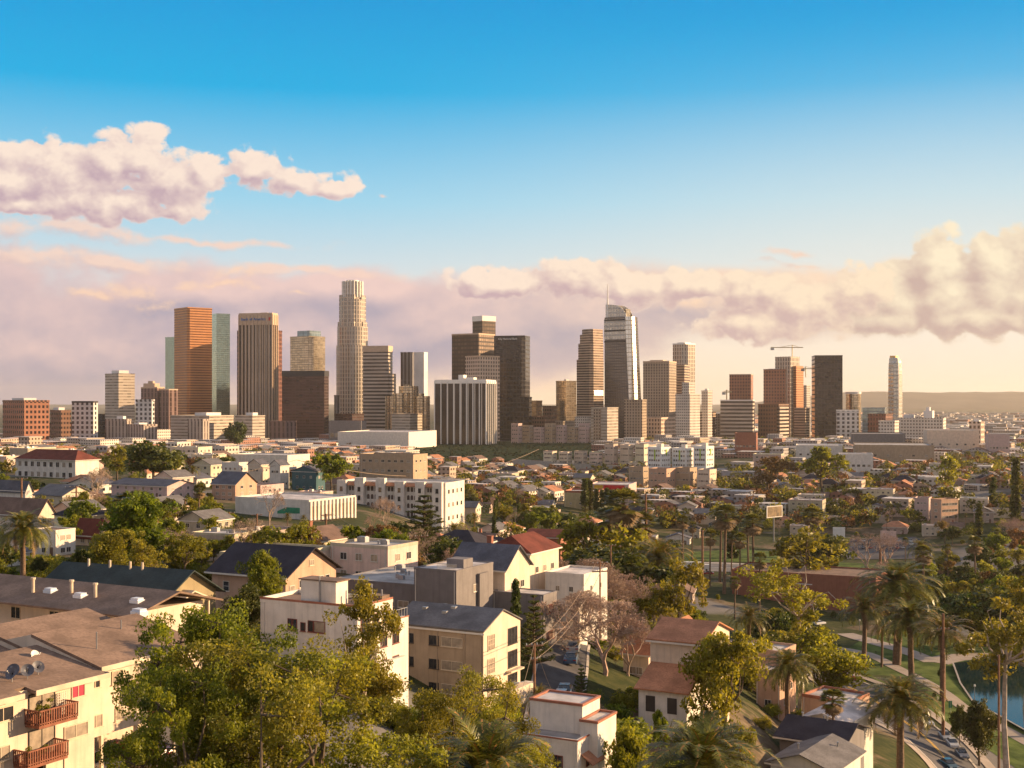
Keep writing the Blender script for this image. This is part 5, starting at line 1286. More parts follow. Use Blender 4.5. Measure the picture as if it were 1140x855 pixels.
def gabled_apartments():
    root, w, l, h = nhouse('apartment_building', 'three storey tan and cream apartment block with a shallow grey gabled roof', 'building', 438, 538, 579, 703, 160, 'tan', 'asphalt', kind='gable', rise=2.0, axis='x', storeys=3, nf=0, nr=0, ov=.25, door=False)
    c = MB(); c.face([(.02, 0, -3), (.02, l, -3), (.02, l, h), (.02, l / 2, h + 2.0), (.02, 0, h)]); c.build('gable_wall', W['cream'], root)
    for s in range(3):
        z = h - 2.4 - 3.05 * s
        for u, a, fr in ((.17, 1.7, FRD), (.46, 1.5, FRD), (.66, 3.2, TRIM)): place_window(root, 'f', w * u, z, a, 1.25, l, w, fr, CURT if a > 3 else GLASS, 2)
        place_window(root, 'r', l * .2, z - .3, 1.9, 2.0, l, w, TRIM, CURT, 3, 3).location.x = .035
        q = place_window(root, 'r', l * .78, z - .5, 2.6, 2.2, l, w, FRD, GLASS, 3); q.location.x = .035
        if s: b = MB(); b.box(.02, .8, l * .6, l * .97, z - 1.0, z - .75); b.build('balcony', TRIM, root)
    p = MB(); [p.box(-w * u - .06, -w * u + .06, -.12, -.01, -2, h) for u in (.82, .5, .2, .02)]; p.build('downpipe', W['tan'], root)
    for (x, y) in ((-w * .8, l * .35), (-w * .55, l * .3), (-w * .5, l * .42), (-w * .7, l * .62)):
        v = MB(); zz = h + 2 * (1 - abs(y - l / 2) / (l / 2)); v.box(x - .35, x + .35, y - .3, y + .3, zz - .3, zz + .4); v.build('roof_vent', STEEL, root)
    b = MB(); b.box(.02, 1.4, l * .5, l + 1.5, -4, h - 8.5); b.build('porch', W['cream'], root)
gabled_apartments()
nhouse('row_house', 'long low grey building with a flat roof and white framed windows', 'building', 372, 497, 560, 655, 196, 'grey', 'flat', storeys=1, nf=7, nr=0, ww=2.0, wh=1.1, base=3.4, par=.15, fr=FRW, vents=5, door=False, trim=W['grey'])
def grey_box():
    root, w, l, h = nhouse('house', 'dark grey boxy house with a raised roof deck behind the long low building', 'house', 461, 508, 549, 637, 193, 'grey', 'flatw', storeys=2, nf=0, nr=1, par=.2, door=False, trim=W['grey'])
    b = MB(); b.box(-w * .5, -w * .1, l * .3, l * .55, h, h + 1.5); b.build('stair_tower', W['grey'], root)
    f = MB()
    for k in range(16): x = -w * .45 + w * .43 * k / 15; f.box(x, x + .04, .1, .14, h, h + 1.1)
    f.box(-w * .45, -.02, .08, .16, h + 1.1, h + 1.16); f.build('railing', STEEL, root)
    b = MB(); b.box(.01, .5, l * .55, l * .8, -4, h - 1); b.build('side_wing', W['grey'], root)
grey_box()
nhouse('house', 'cream gabled house with a slate roof and a brick red chimney', 'house', 502, 562, 590, 634, 205, 'cream', 'slate', kind='gable', rise=3.4, axis='x', storeys=2, nf=2, nr=2, ov=.5, chimney=True)
nhouse('house', 'cream house with dark red tiled roofs behind the slate roofed house', 'house', 540, 590, 622, 615, 235, 'cream', 'red', kind='gable', rise=2.6, axis='y', storeys=2, nf=3, nr=3, ov=.5, hip=2)
nhouse('garage', 'low flat roofed wing with brown side windows beside the conifer', 'building', 548, 605, 620, 664, 200, 'grey', 'flatw', storeys=2, nf=1, nr=3, ww=1.2, wh=1.4, fr=FRB, par=.2)
nhouse('house', 'plain white cube house behind the big leafless tree', 'house', 607, 650, 676, 642, 232, 'white', 'flatw', storeys=3, nf=2, nr=2, ww=.9, wh=1.0, par=.4)
nhouse('house', 'low white annex at the foot of the white cube house', 'house', 631, 645, 654, 668, 215, 'white', 'flatw', storeys=2, nf=1, nr=1, ww=.8, par=.3)
def bottom_white():
    root, w, l, h = nhouse('house', 'white multi level flat roofed house with brick red copings at the bottom centre', 'house', 562, 643, 678, 829, 126, 'white', 'flat', storeys=3, nf=3, nr=2, ww=1.1, wh=1.3, par=.35, fr=FRB, base=0, door=False)
    C = MB(); C.box(-w - .1, .1, -.12, -.03, h + .3, h + .45); C.box(.03, .12, -.03, l, h + .3, h + .45); C.build('coping', REDTRIM, root)
    for (x0, x1, y0, y1, hh) in ((-w * .85, -w * .12, l * .42, l * .98, 3.0), (-w * .12 + .02, w * .12, l * .34, l * .95, 1.6)):
        b = MB(); b.box(x0, x1, y0, y1, h - .5 if x1 < 0 else -3, h + hh); u = b.build('upper_block', W['white'], root)
        r = MB(); r.box(x0 + .25, x1 - .25, y0 + .25, y1 - .25, h + hh - .02, h + hh + .06); r.build('roof', RF['flatw'], u)
        c = MB()
        for q in ((x0 - .08, x1 + .08, y0 - .08, y0 + .2), (x0 - .08, x1 + .08, y1 - .2, y1 + .08), (x0 - .08, x0 + .2, y0 + .2, y1 - .2), (x1 - .2, x1 + .08, y0 + .2, y1 - .2)): c.box(*q, h + hh, h + hh + .25)
        c.build('coping', REDTRIM, u)
    a = MB(); a.face([(.02, l * .1, h - 1.2), (.02, l * .5, h - 1.2), (1.3, l * .5, h - 2.1), (1.3, l * .1, h - 2.1)][::-1]); a.face([(.02, l * .1, h - 1.3), (.02, l * .5, h - 1.3), (1.3, l * .5, h - 2.2), (1.3, l * .1, h - 2.2)]); a.build('awning', RF['terra'], root)
    b = MB(); b.box(-w * .9, -w * .35, -2.2, 0, -4, h - 2.2); q = b.build('front_wing', W['white'], root); r = MB(); gable(r, -w * .9, -w * .35, -2.2, -.05, h - 2.2, .5, 'x', .3, .12); r.build('roof', RF['dark'], q)
bottom_white()
def terracotta():
    root, w, l, h = nhouse('house', 'cream hillside house with terracotta shingle roofs right of the leafless tree', 'house', 724, 782, 812, 716, 178, 'cream', 'terra', kind='gable', rise=2.0, axis='x', storeys=2, nf=2, nr=2, ov=.5, ww=1.1, wh=1.3, fr=FRD, door=False)
    b = MB(); x0, x1, y0, y1 = -w * .92, -w * .02, -6.0, -.01; hh = h - 4.4
    b.box(x0, x1, y0, y1, -8, hh - 1.4); b.face([(x1, y0, hh - 1.4), (x1, y1, hh - 1.4), (x1, y1, hh + .8)]); b.face([(x0, y1, hh - 1.4), (x0, y0, hh - 1.4), (x0, y1, hh + .8)]); q = b.build('lower_wing', W['white'], root)
    r = MB(); a = [(x0 - .5, y0 - .6, hh - 1.6), (x1 + .5, y0 - .6, hh - 1.6), (x1 + .5, y1, hh + .9), (x0 - .5, y1, hh + .9)]; r.face([(p[0], p[1], p[2] + .2) for p in a]); r.face(a[::-1])
    for i in range(4): p, s = a[i], a[(i + 1) % 4]; r.face([p, s, (s[0], s[1], s[2] + .2), (p[0], p[1], p[2] + .2)])
    r.build('roof', RF['terra'], q)
    for x in (.25, .7):
        d = MB(); d.box(x0 + (x1 - x0) * x - .7, x0 + (x1 - x0) * x + .7, y0 - .05, y0 - .01, hh - 4.6, hh - 2.4); d.build('window', FRD, q)
terracotta()
nhouse('house', 'small cream house under a worn brown shingle roof left of the terracotta house', 'house', 694, 722, 735, 728, 205, 'cream', 'terra', kind='gable', rise=2.2, axis='x', storeys=1, nf=2, nr=1, ov=.5)
nhouse('house', 'cream gabled house tucked behind the terracotta house', 'house', 735, 760, 778, 706, 225, 'cream', 'terra', kind='gable', rise=1.8, axis='y', storeys=2, nf=1, nr=1, ov=.4)
nhouse('workshop', 'peach flat roofed building with a low parapet beside the round olive tree', 'building', 815, 868, 886, 728, 246, 'peach', 'flatw', rot=-34, storeys=1, nf=2, nr=2, par=.5)
nhouse('workshop', 'lower peach annex in front of the peach flat roofed building', 'building', 842, 868, 880, 750, 232, 'peach', 'flatw', rot=-34, storeys=1, nf=1, nr=1, par=.4)
nhouse('workshop', 'peach building with a white flat roof facing the park road', 'building', 893, 945, 968, 784, 226, 'peach', 'flatw', rot=-40, storeys=1, nf=3, nr=1, par=.5, trim=REDTRIM)
nhouse('house', 'white low roofed building between the peach block and the dark roofs', 'building', 893, 940, 972, 806, 206, 'white', 'flatw', rot=-36, kind='gable', rise=1.2, axis='y', storeys=1, nf=1, nr=1, ov=.6)
nhouse('house', 'house with a near black low gabled roof at lower right', 'house', 868, 938, 962, 828, 190, 'grey', 'dark', rot=-32, kind='gable', rise=1.8, axis='x', storeys=1, nf=2, nr=2, ov=.8, vents=3)
nhouse('house', 'pale grey roofed house at the bottom edge left of the road', 'house', 858, 926, 958, 858, 178, 'white', 'asphalt', rot=-34, kind='gable', rise=1.6, axis='y', storeys=1, nf=1, nr=1, ov=.7, vents=2)
# ------------------------------------------------------------------ middle distance landmarks
nhouse('school', 'long white school with a dark red hipped roof and rows of tall windows', 'school', 17, 84, 110, 512, 600, 'white', 'red', kind='gable', rise=4.2, axis='x', hip=7, storeys=2, nf=9, nr=0, ww=2.2, wh=2.4, ov=.8)
nhouse('house', 'white building with a shallow grey roof left of the bare trees', 'house', -15, 28, 36, 546, 430, 'white', 'slate', kind='gable', rise=3, axis='x', storeys=1, nf=2, nr=2, ov=.5)
nhouse('house', 'cream two storey house behind the left date palm with a pale gabled roof', 'house', -20, 42, 62, 574, 330, 'cream', 'brown', kind='gable', rise=4, axis='x', storeys=2, nf=2, nr=2, ov=.5)
nhouse('house', 'white flat roofed house right of the left date palm', 'house', 36, 62, 84, 592, 280, 'white', 'flatt', storeys=2, nf=1, nr=2, par=.3)
nhouse('house', 'cottage with a maroon shingle roof left of the tall leafy tree', 'house', 84, 108, 120, 596, 300, 'cream', 'red', kind='gable', rise=3.6, axis='x', storeys=1, nf=2, nr=1, ov=.5)
nhouse('apartment_building', 'long two storey pinkish apartments with a slate blue roof, left part', 'building', 124, 186, 216, 541, 475, 'pink', 'slate', kind='gable', rise=1.8, axis='x', storeys=2, nf=6, nr=3, ov=.6)
nhouse('apartment_building', 'tan gabled apartment house with open stairs in its end wall', 'building', 236, 262, 286, 539, 480, 'peach', 'slate', kind='gable', rise=4.2, axis='x', storeys=3, nf=3, nr=2, ov=.6, ww=1.6)
nhouse('apartment_building', 'low pinkish apartment wing beside the gabled house with open stairs', 'building', 262, 290, 324, 542, 500, 'pink', 'flatt', storeys=2, nf=3, nr=4, par=.5)
def theatre():
    root, w, l, h = nhouse('hall', 'white hall with tall pilasters along its bright side and a green mural', 'hall', 262, 344, 396, 559, 400, 'white', 'flatw', rot=-30, storeys=1, nf=0, nr=0, par=.6, door=False)
    p = MB(); [p.box(.01, .45, y - .35, y + .35, -2, h + .1) for y in np.linspace(.6, l - .6, 13)]; p.build('pilasters', W['white'], root)
    q = MB(); [q.box(.01, .06, y - .5, y + .5, 1.5, h - 1.5) for y in np.linspace(.6, l - .6, 13)[:-1] + (l - 1.2) / 24]; q.build('window_strips', W['tan'], root)
    m_ = MB(); m_.face([(-w * .42, -.03, h - 4.2), (-w * .12, -.03, h - 3.8), (-w * .12, -.03, h - 2.0), (-w * .3, -.03, h - 2.0), (-w * .42, -.03, h - 3.4)]); m_.build('mural', mat('mural_green', (.03, .24, .13), .6, .3, .5), root)
theatre()
def arcade_block():
    root, w, l, h = nhouse('apartment_building', 'cream mediterranean apartment block with arched windows and brown tiled canopies', 'building', 378, 496, 517, 540, 520, 'white', 'flatw', rot=-20, storeys=4, nf=0, nr=4, par=.8, ww=1.6, wh=1.6, fr=FRD, door=False)
    ARC = mat('arch_dark_brown', (.10, .07, .06), .6)  # dark brown fill of the arched windows
    for k, u in enumerate((.0, .17, .37, .55, .74, .9)):
        b = MB(); bw = w * .085; x0 = -w + w * u; b.box(x0, x0 + bw, -2.4, 0, -3, h + (2.4 if k in (1, 2) else 1.2)); b.build('projecting_bay', W['white'], root)
        for s in range(3): 
            o = place_window(root, 'f', w * u + bw / 2, h - 3.4 - s * 3.6, 1.3, 1.9, l, w, FRD, GLASS, 1); o.location.y = -2.412
    for k, (u0, u1) in enumerate(((.09, .17), (.26, .37), (.46, .55), (.64, .74), (.83, .9))):
        x0, x1 = -w + w * u0, -w + w * u1
        r = MB(); a = [(x0, -1.8, h - .8), (x1, -1.8, h - .8), (x1, .0, h + .5), (x0, .0, h + .5)]; r.face(a); r.face([(p[0], p[1], p[2] - .2) for p in a[::-1]]); r.face([a[1], a[0], (a[0][0], a[0][1], a[0][2] - .2), (a[1][0], a[1][1], a[1][2] - .2)]); r.build('tile_canopy', RF['terra'], root)
        for s in range(4):
            for j in range(3):
                cx = x0 + (x1 - x0) * (j + .5) / 3; z = h - 3.2 - s * 3.4; q = MB(); ww_ = (x1 - x0) / 3 * .36
                q.face([(cx - ww_, -.04, z), (cx + ww_, -.04, z), (cx + ww_, -.04, z + 1.4)] + [(cx + ww_ * math.cos(t), -.04, z + 1.4 + ww_ * math.sin(t)) for t in (.7, 1.2, 1.57, 1.95, 2.45)] + [(cx - ww_, -.04, z + 1.4)]); q.build('arched_window', ARC, root)
arcade_block()
nhouse('apartment_building', 'beige four storey apartment block on the ridge above the arcaded block', 'building', 400, 460, 476, 508, 760, 'tan', 'flatt', rot=-22, storeys=4, nf=8, nr=3, ww=2.2, wh=1.5, par=1)
nhouse('warehouse', 'long plain white building left of the arcaded block on the ridge', 'building', 258, 320, 345, 508, 900, 'white', 'flatw', rot=-25, storeys=1, nf=8, nr=2, par=.8)
for i, (a, c, b_, y, wl, rf, lb) in enumerate(((247, 266, 276, 516, 'white', 'flatw', 'pale row house leftmost in the row of four'), (276, 290, 300, 517, 'cream', 'slate', 'cream row house with a gabled roof, second in the row'), (300, 312, 322, 518, 'white', 'slate', 'white row house with a gabled roof, third in the row'), (325, 352, 362, 525, 'teal', 'slate', 'dark teal row house at the right end of the row'))):
    nhouse('row_house', lb, 'house', a, c, b_, y, 640 - i * 6, wl, rf, kind='gable' if i else 'flat', rise=2.5, axis='y', storeys=2, nf=3, nr=2, ov=.4, group='row of houses above the gabled apartments')
def brick_school():
    root, w, l, h = nhouse('school', 'long red brick building with a flat parapet beside the boulevard', 'building', 815, 975, 988, 645, 478, 'brick', 'flatt', rot=-26, storeys=1, nf=0, nr=0, par=.6, door=False)
    q = MB(); [q.box(-w * u, -w * (u - .12), -.06, -.01, z, z + .35) for u, z in ((.55, h * .72), (.62, h * .4), (.5, h * .4), (.45, h * .12))]; q.build('pale_courses', LINEW, root)
    b = MB(); b.box(.01, 6, l * .2, l * .8, -2, h * .55); b.build('side_wing', W['peach'], root)
brick_school()
nhouse('apartment_building', 'pink and cream four storey apartments on the right hillside', 'building', 1036, 1048, 1104, 558, 745, 'peach', 'flatt', rot=-62, storeys=4, nf=1, nr=9, ww=2.2, wh=1.5, par=1)
nhouse('house', 'rose coloured gabled building left of the pink apartments', 'building', 1018, 1034, 1040, 556, 770, 'pink', 'flatt', rot=-25, storeys=3, nf=3, nr=1, par=.8)
nhouse('apartment_building', 'modern white building with long window bands above the pink apartments', 'building', 1072, 1090, 1126, 541, 900, 'white', 'flatw', rot=-50, storeys=3, nf=3, nr=5, ww=3.4, wh=1.2, par=.6)
LIME = mat('lime_panel', (.35, .5, .02), .5)
for i, (a, c, b_, y, D) in enumerate(((721, 736, 748, 499, 1150), (748, 764, 772, 500, 1160), (772, 786, 802, 498, 1150))):
    root, w, l, h = nhouse('apartment_building', ['white modern apartment block with lime panels, left one of three', 'white modern apartment block with lime panels, middle one of three', 'white modern apartment block with lime panels, right one of three'][i], 'building', a, c, b_, y, D, 'whitep', 'flatw', rot=-38, storeys=6, nf=5, nr=4, ww=1.8, wh=1.8, par=1, group='white modern apartments by the freeway')
    q = MB(); q.box(-w * .5, -w * .42, -.4, -.05, h * .6, h * .95); q.box(.05, .4, l * .5, l * .6, h * .75, h * .95); q.build('lime_panel', LIME, root)
    q = MB(); q.box(-w * .5, -w * .2, l * .3, l * .6, h, h + 4); q.build('stair_tower', W['white'], root)
for i, (a, c, b_, y, D, wl) in enumerate(((700, 716, 722, 521, 1020, 'tan'), (722, 742, 752, 523, 1000, 'peach'), (752, 768, 776, 522, 1010, 'tan'), (776, 790, 801, 524, 1000, 'cream'))):
    nhouse('apartment_building', 'tan mid rise block in front of the white modern apartments, number ' + 'first second third fourth'.split()[i] + ' from the left'.replace('number ', ''), 'building', a, c, b_, y, D, wl, 'flatt', rot=-32, storeys=3, nf=4, nr=3, ww=2, par=.8, group='tan blocks below the white modern apartments')
for i in range(9):      # beige hilltop apartments
    x = 569 + 12.5 * i
    nhouse('apartment_building', 'beige hilltop apartment block above the ivy slope, ' + ['first', 'second', 'third', 'fourth', 'fifth', 'sixth', 'seventh', 'eighth', 'ninth'][i] + ' from the left', 'building', x, x + 8, x + 12.3, 472 + 2.2 * (i % 3) + (3 if i > 6 else 0), 2040, 'tan' if i % 2 else 'pink', 'flatw', rot=-35, storeys=5, nf=3, nr=2, ww=2.6, wh=1.8, par=1, group='beige apartments on the hilltop')
for i in range(7):
    x = 605 + 17 * i
    nhouse('apartment_building', 'pale stepped apartments on the slope below the beige hilltop row, ' + ['first', 'second', 'third', 'fourth', 'fifth', 'sixth', 'seventh'][i] + ' from left', 'building', x, x + 10, x + 15, 503 - (i > 3) * 8 + i % 2, 1350, 'vary', 'flatw', rot=-30, storeys=3, nf=4, nr=3, ww=2.4, wh=1.6, par=.8, group='pale apartments on the slope')
nhouse('hall', 'wide white roofed hall under the round mirrored hotel', 'hall', 376, 455, 489, 482, 1720, 'white', 'flatw', rot=-15, storeys=1, nf=0, nr=0, par=1)
nhouse('hall', 'glass fronted hall with a thin white roof left of the wide white hall', 'hall', 366, 402, 408, 470, 1900, 'grey', 'flatw', rot=-12, storeys=1, nf=6, nr=1, ww=6, wh=6, par=2)
for i, (a, c, b_, y, D, wl, lb) in enumerate(((948, 1008, 1022, 484, 1550, 'grey', 'long grey warehouse below the hospital'), (1032, 1090, 1100, 480, 1500, 'cream', 'cream industrial block with small square windows'), (1100, 1124, 1140, 485, 1450, 'pink', 'pink hall with a dark red roof edge at the right ridge'), (886, 938, 950, 497, 1300, 'white', 'low white shed below the grey warehouse'), (934, 972, 982, 507, 1080, 'white', 'white commercial block with a blue band'), (818, 842, 852, 483, 1500, 'brick', 'small brick block below the pale glass office'), (952, 1040, 1080, 497, 1250, 'flat', 'very long grey roofed shed along the valley rim'))):
    nhouse('warehouse', lb, 'building', a, c, b_, y, D, wl if wl != 'flat' else 'tan', 'flat' if wl in ('grey', 'flat') else 'flatw', rot=-14, storeys=1, nf=6, nr=2, ww=2.5, wh=2, par=1)
def shop():
    root, w, l, h = nhouse('shop', 'white roofed shop with a red and yellow fascia beyond the cypress row', 'shop', 655, 700, 712, 541, 860, 'pink', 'flatw', rot=-15, storeys=1, nf=4, nr=2, par=.8)
    q = MB(); q.box(-w * .62, -w * .1, -.5, -.05, h - 2.6, h + .3); q.build('red_fascia', RED, root); q = MB(); q.box(-w * .85, -w * .64, -.5, -.05, h - 2.6, h + .3); q.build('yellow_fascia', mat('yellow_sign', (.6, .35, .03), .5), root)
    nhouse('shop', 'dark red fronted shop in front of the white roofed shop', 'shop', 628, 664, 672, 549, 790, 'yellow', 'flatw', rot=-15, storeys=1, nf=3, nr=1, par=1.2, trim=REDTRIM)
    nhouse('shop', 'long low red roofed shop by the car park left of the palms', 'shop', 585, 624, 636, 598, 430, 'brick', 'red', kind='gable', rise=1.8, axis='x', rot=-15, storeys=1, nf=4, nr=1)
shop()
def billboard():
    g0 = G(862, 700); root = empty('billboard', g0, R(38)); tag(root, 'rectangular billboard with a brown picture on a pole above the hedges', 'billboard'); s = .5
    z = zof(576, 700, g0.z); z1 = zof(563, 700, g0.z); m_ = MB(); m_.tube([(0, .4, -1), (0, .4, z1)], .35, 8); m_.build('pole', STEEL, root)
    m_ = MB(); m_.box(-6.6, 6.6, -.3, .1, z, z1); m_.build('panel', FRW, root); m_ = MB(); m_.face([(-6, -.32, z + .5), (6, -.32, z + .5), (6, -.32, z1 - .5), (-6, -.32, z1 - .5)]); m_.build('picture', mat('poster', (.2, .13, .06), .6, .6, .3), root)
billboard()
# ------------------------------------------------------------------ vehicles, poles, lamps
CARP = {c: mat('car_' + c, v, .3, .04, 1, spec=.6, coat=.7) for c, v in {'white': (.62, .62, .62), 'silver': (.36, .37, .38), 'black': (.02, .02, .022), 'red': (.28, .02, .02), 'blue': (.03, .08, .16), 'grey': (.12, .12, .13), 'tealish': (.02, .07, .08)}.items()}
TYRE = mat('tyre', (.02, .02, .02), .9); CGL = mat('car_glass', (.02, .025, .03), .05, .1, 1, spec=.9); LAMPM = mat('head_lamp', (.7, .7, .65), .2); TAILM = mat('tail_lamp', (.3, .02, .02), .3)
_car = {}
def car_parts(kind):
    if kind in _car: return _car[kind]
    n = 13; top = {'sedan': [(-2.25, .62), (-2.2, .9), (-1.5, .98), (-.95, 1.0), (.75, .98), (1.6, .86), (2.2, .72), (2.28, .5)], 'suv': [(-2.3, .65), (-2.28, 1.0), (-1.8, 1.08), (.8, 1.08), (1.7, .98), (2.25, .82), (2.3, .5)]}[kind]
    cab = {'sedan': [(-1.75, .97), (-1.0, 1.42), (.15, 1.45), (1.0, .98)], 'suv': [(-2.2, 1.05), (-1.95, 1.65), (.2, 1.68), (1.05, 1.07)]}[kind]
    b = MB(); prof = [(top[0][0], .3)] + top + [(top[-1][0], .3)]
    def slab(prof, ys, inset, mb, m=0):
        for (ya, ia), (yb, ib) in zip(ys[:-1], ys[1:]):
            for i in range(len(prof)):
                p, q = prof[i], prof[(i + 1) % len(prof)]
                f = lambda P_, s_: (P_[0] * (1 - .05 * s_), P_[1] - (inset * s_ if P_[1] > .4 else 0))
                a, c = f(p, ia), f(q, ia); d, e = f(q, ib), f(p, ib)
                mb.face([(a[0], ya, a[1]), (c[0], ya, c[1]), (d[0], yb, d[1]), (e[0], yb, e[1])])
        for y, i_, rev in ((ys[0][0], ys[0][1], 1), (ys[-1][0], ys[-1][1], 0)):
            pl = [(p[0] * (1 - .05 * i_), y, p[1] - (inset * i_ if p[1] > .4 else 0)) for p in prof]; mb.face(pl[::-1] if not rev else pl)
    slab(prof, [(-.9, 1), (-.82, .2), (.82, .2), (.9, 1)], .12, b); body = b
    g = MB(); A = [(x, z) for x, z in cab]
    for sg in (1,):
        lo, hi = .76, .6
        P_ = [(x, (-lo if k in (0, 3) else -hi), z) for k, (x, z) in enumerate(A)]; Q = [(p[0], -p[1], p[2]) for p in P_]
        g.face(P_[::-1]); g.face(Q); g.face([P_[0], P_[1], Q[1], Q[0]][::-1]); g.face([P_[2], P_[3], Q[3], Q[2]][::-1])
    rf = MB(); (x1, z1), (x2, z2) = A[1], A[2]; rf.box(x1 - .05, x2 + .05, -.62, .62, z1 - .02, z1 + .05)
    w = MB(); w.tube([(0, -.11, 0), (0, .11, 0)], .33, 14); ri = MB(); ri.tube([(0, -.12, 0), (0, .12, 0)], .2, 10)
    hl = MB(); hl.box(-.03, .04, -.2, .2, -.07, .07)
    _car[kind] = (body, g, rf, w.mesh('wheel', TYRE), ri.mesh('rim', STEEL), hl.mesh('headlight', LAMPM), hl.mesh('tail_light', TAILM)); return _car[kind]
_cm = {}
def car(x, y, rz, color, label=None, kind='sedan', z=None, far=False, group='cars'):
    body, g, rf, wm, rm, hm, tm = car_parts(kind); root = empty('parked_car' if not far else 'car', (x, y, (gz(x, y) if z is None else z) + .16), rz); root['category'] = 'car'
    k = (kind, color)
    if k not in _cm: _cm[k] = (body.mesh('body', CARP[color]), g.mesh('windows', CGL), rf.mesh('roof', CARP[color]))
    for nm, me in zip(('body', 'windows', 'roof'), _cm[k]): put(nm, me, root)
    if not far:
        for wx in (-1.35, 1.4):
            for wy in (-.8, .8): o = put('wheel', wm, root); o.location = (wx, wy, .33); put('rim', rm, o)
        for wy in (-.62, .62):
            o = put('headlight', hm, root); o.location = (2.2, wy, .66); o = put('tail_light', tm, root); o.location = (-2.24, wy, .76)
    root.scale = (1.15,) * 3
    if label: root['label'] = label
    else: AUTO.append((root, color.replace('tealish', 'dark teal') + ' ' + ('car' if kind == 'sedan' else 'estate car'), 'car'))
    if group: root['group'] = group
    return root
def on_line(line, px_target, off):
    best = min(range(1, len(line) - 1), key=lambda i: abs(570 + F * line[i].x / line[i].y - px_target)); d = (line[best + 1] - line[best - 1]).normalized(); n = Vector((-d.y, d.x)); p = line[best] + n * off
    return p, math.atan2(d.y, d.x)
def crline(ptsl):
    o, line = None, []
    P2 = [Vector(p) for p in ptsl]
    for i in range(len(P2) - 1):
        p0, p1, p2, p3 = P2[max(i - 1, 0)], P2[i], P2[i + 1], P2[min(i + 2, len(P2) - 1)]
        for k in range(24):
            t = k / 24; line.append(0.5 * ((2 * p1) + (p2 - p0) * t + (2 * p0 - 5 * p1 + 4 * p2 - p3) * t * t + (3 * p1 - p0 - 3 * p2 + p3) * t ** 3))
    return line
RL = crline(road_c)
def near_px(px, py):       # nearest road sample to a pixel's ground point
    g0 = at(px, py); return g0
def car_at(px, py, rz, *a, **k): p = at(px, py); return car(p.x, p.y, rz, *a, **k)
def road_dir(p):
    i = min(range(1, len(RL) - 1), key=lambda i: (RL[i] - Vector(p[:2])).length); d = (RL[i + 1] - RL[i - 1]).normalized(); return RL[i], d
def road_car(px, py, side, rev, *a, **k):
    c, d = road_dir(at(px, py)); n = Vector((-d.y, d.x)); p = c + n * side; return car(p.x, p.y, math.atan2(d.y, d.x) + (math.pi if rev else 0), *a, **k)
c0, d0 = road_dir(at(1040, 835)); RS = -1 if (Vector((-d0.y, d0.x)).x > 0) else 1    # +side is towards the park when negative
pk = -RS * 5.9
road_car(1022, 838, RS * 2.0, True, 'tealish', 'dark teal car driving alone left of the yellow line')
for (px, py, c, lb, kd) in ((1046, 800, 'silver', 'silver car parked first under the tall pole at the park kerb', 'suv'), (1062, 812, 'white', 'white car parked second along the park kerb', 'sedan'), (1081, 830, 'silver', 'silver saloon parked third along the park kerb', 'sedan'), (1092, 841, 'white', 'white car parked fourth along the park kerb', 'sedan'), (1101, 853, 'grey', 'grey car parked at the bottom edge by the park', 'sedan')):
    road_car(px, py, pk, True, c, lb, kd)
for (px, py, c, lb, sd) in ((948, 757, 'red', 'red car parked beyond the peach building', 1), (953, 777, 'silver', 'pale car parked on the near side opposite the lawn', -1), (975, 772, 'blue', 'blue car parked on the park side before the palm', 1), (925, 750, 'black', 'black car parked farthest up the park road', 1)):
    road_car(px, py, pk * sd, True, c, lb)
for i, (px, py, c) in enumerate(((625, 735, 'blue'), (617, 771, 'grey'), (613, 778, 'silver'), (628, 722, 'silver'), (633, 705, 'black'))):
    p = at(px, py); car(p.x + 1.5, p.y, 1.45, c, ['blue car parked on the hillside lane in the middle', 'grey car parked on the lane beside the conifer', 'silver car parked nearest on the hillside lane', 'silver car parked farther up the hillside lane', 'black car at the top of the hillside lane'][i])
p = Vector(onb(-3.5, 3.0, 0)); car(p.x, p.y, R(-29) + .1, 'white', 'white car parked under the carport of the left apartments', z=APT_Z - .45)
p = Vector(onb(-3.5, 8.5, 0)); car(p.x, p.y, R(-29), 'red', 'red car deep in the carport behind the leafy tree', z=APT_Z - .45)
random.seed(5)
for px, py, c in ((912, 640.5, 'black'), (941, 640, 'black'), (936, 642, 'blue'), (848, 637, 'red'), (831, 636, 'black'), (822, 640, 'white'), (866, 641, 'white'), (788, 640, 'red'), (775, 637, 'black'), (1000, 653, 'grey'), (760, 641, 'silver'), (1040, 660, 'white')):
    q = at(px, py); car(q.x, q.y, .03 + (math.pi if py > 639 else 0) - .1, c, far=True, group='cars on the boulevard')
for row, y0 in enumerate((603.5, 607, 611)):
    for k in range(14):
        if random.random() < .2: continue
        q = at(922 + 7.6 * k + random.random() * 1.5, y0); car(q.x, q.y, 1.3 + random.random() * .06, random.choice(list(CARP)), far=True, group='cars in the car park beyond the boulevard')
for k in range(9):
    q = at(603 + 10 * k, 612 + (k % 2) * 4); car(q.x, q.y, .4, random.choice(list(CARP)), far=True, group='cars in the car park left of the palms')
for px, py in ((835, 690), (846, 697), (852, 704), (905, 690), (912, 696), (1090, 692), (1104, 700), (1078, 686)):
    q = at(px, py); car(q.x, q.y, .6, random.choice(['white', 'silver', 'blue', 'white']), far=True, group='cars behind the eucalyptus')
for k in range(10):
    q = at(600 + 20 * k + random.random() * 8, 516.5 + .022 * 20 * k + random.random()); car(q.x, q.y, random.choice([-.05, 3.09]), random.choice(list(CARP)), far=True, z=gz(q.x, q.y) + 1.2, group='cars on the freeway')
g0 = at(775, 636); vt = empty('lorry', (g0.x, g0.y, g0.z + .2), -.1); tag(vt, 'white box lorry at the left end of the boulevard', 'lorry')
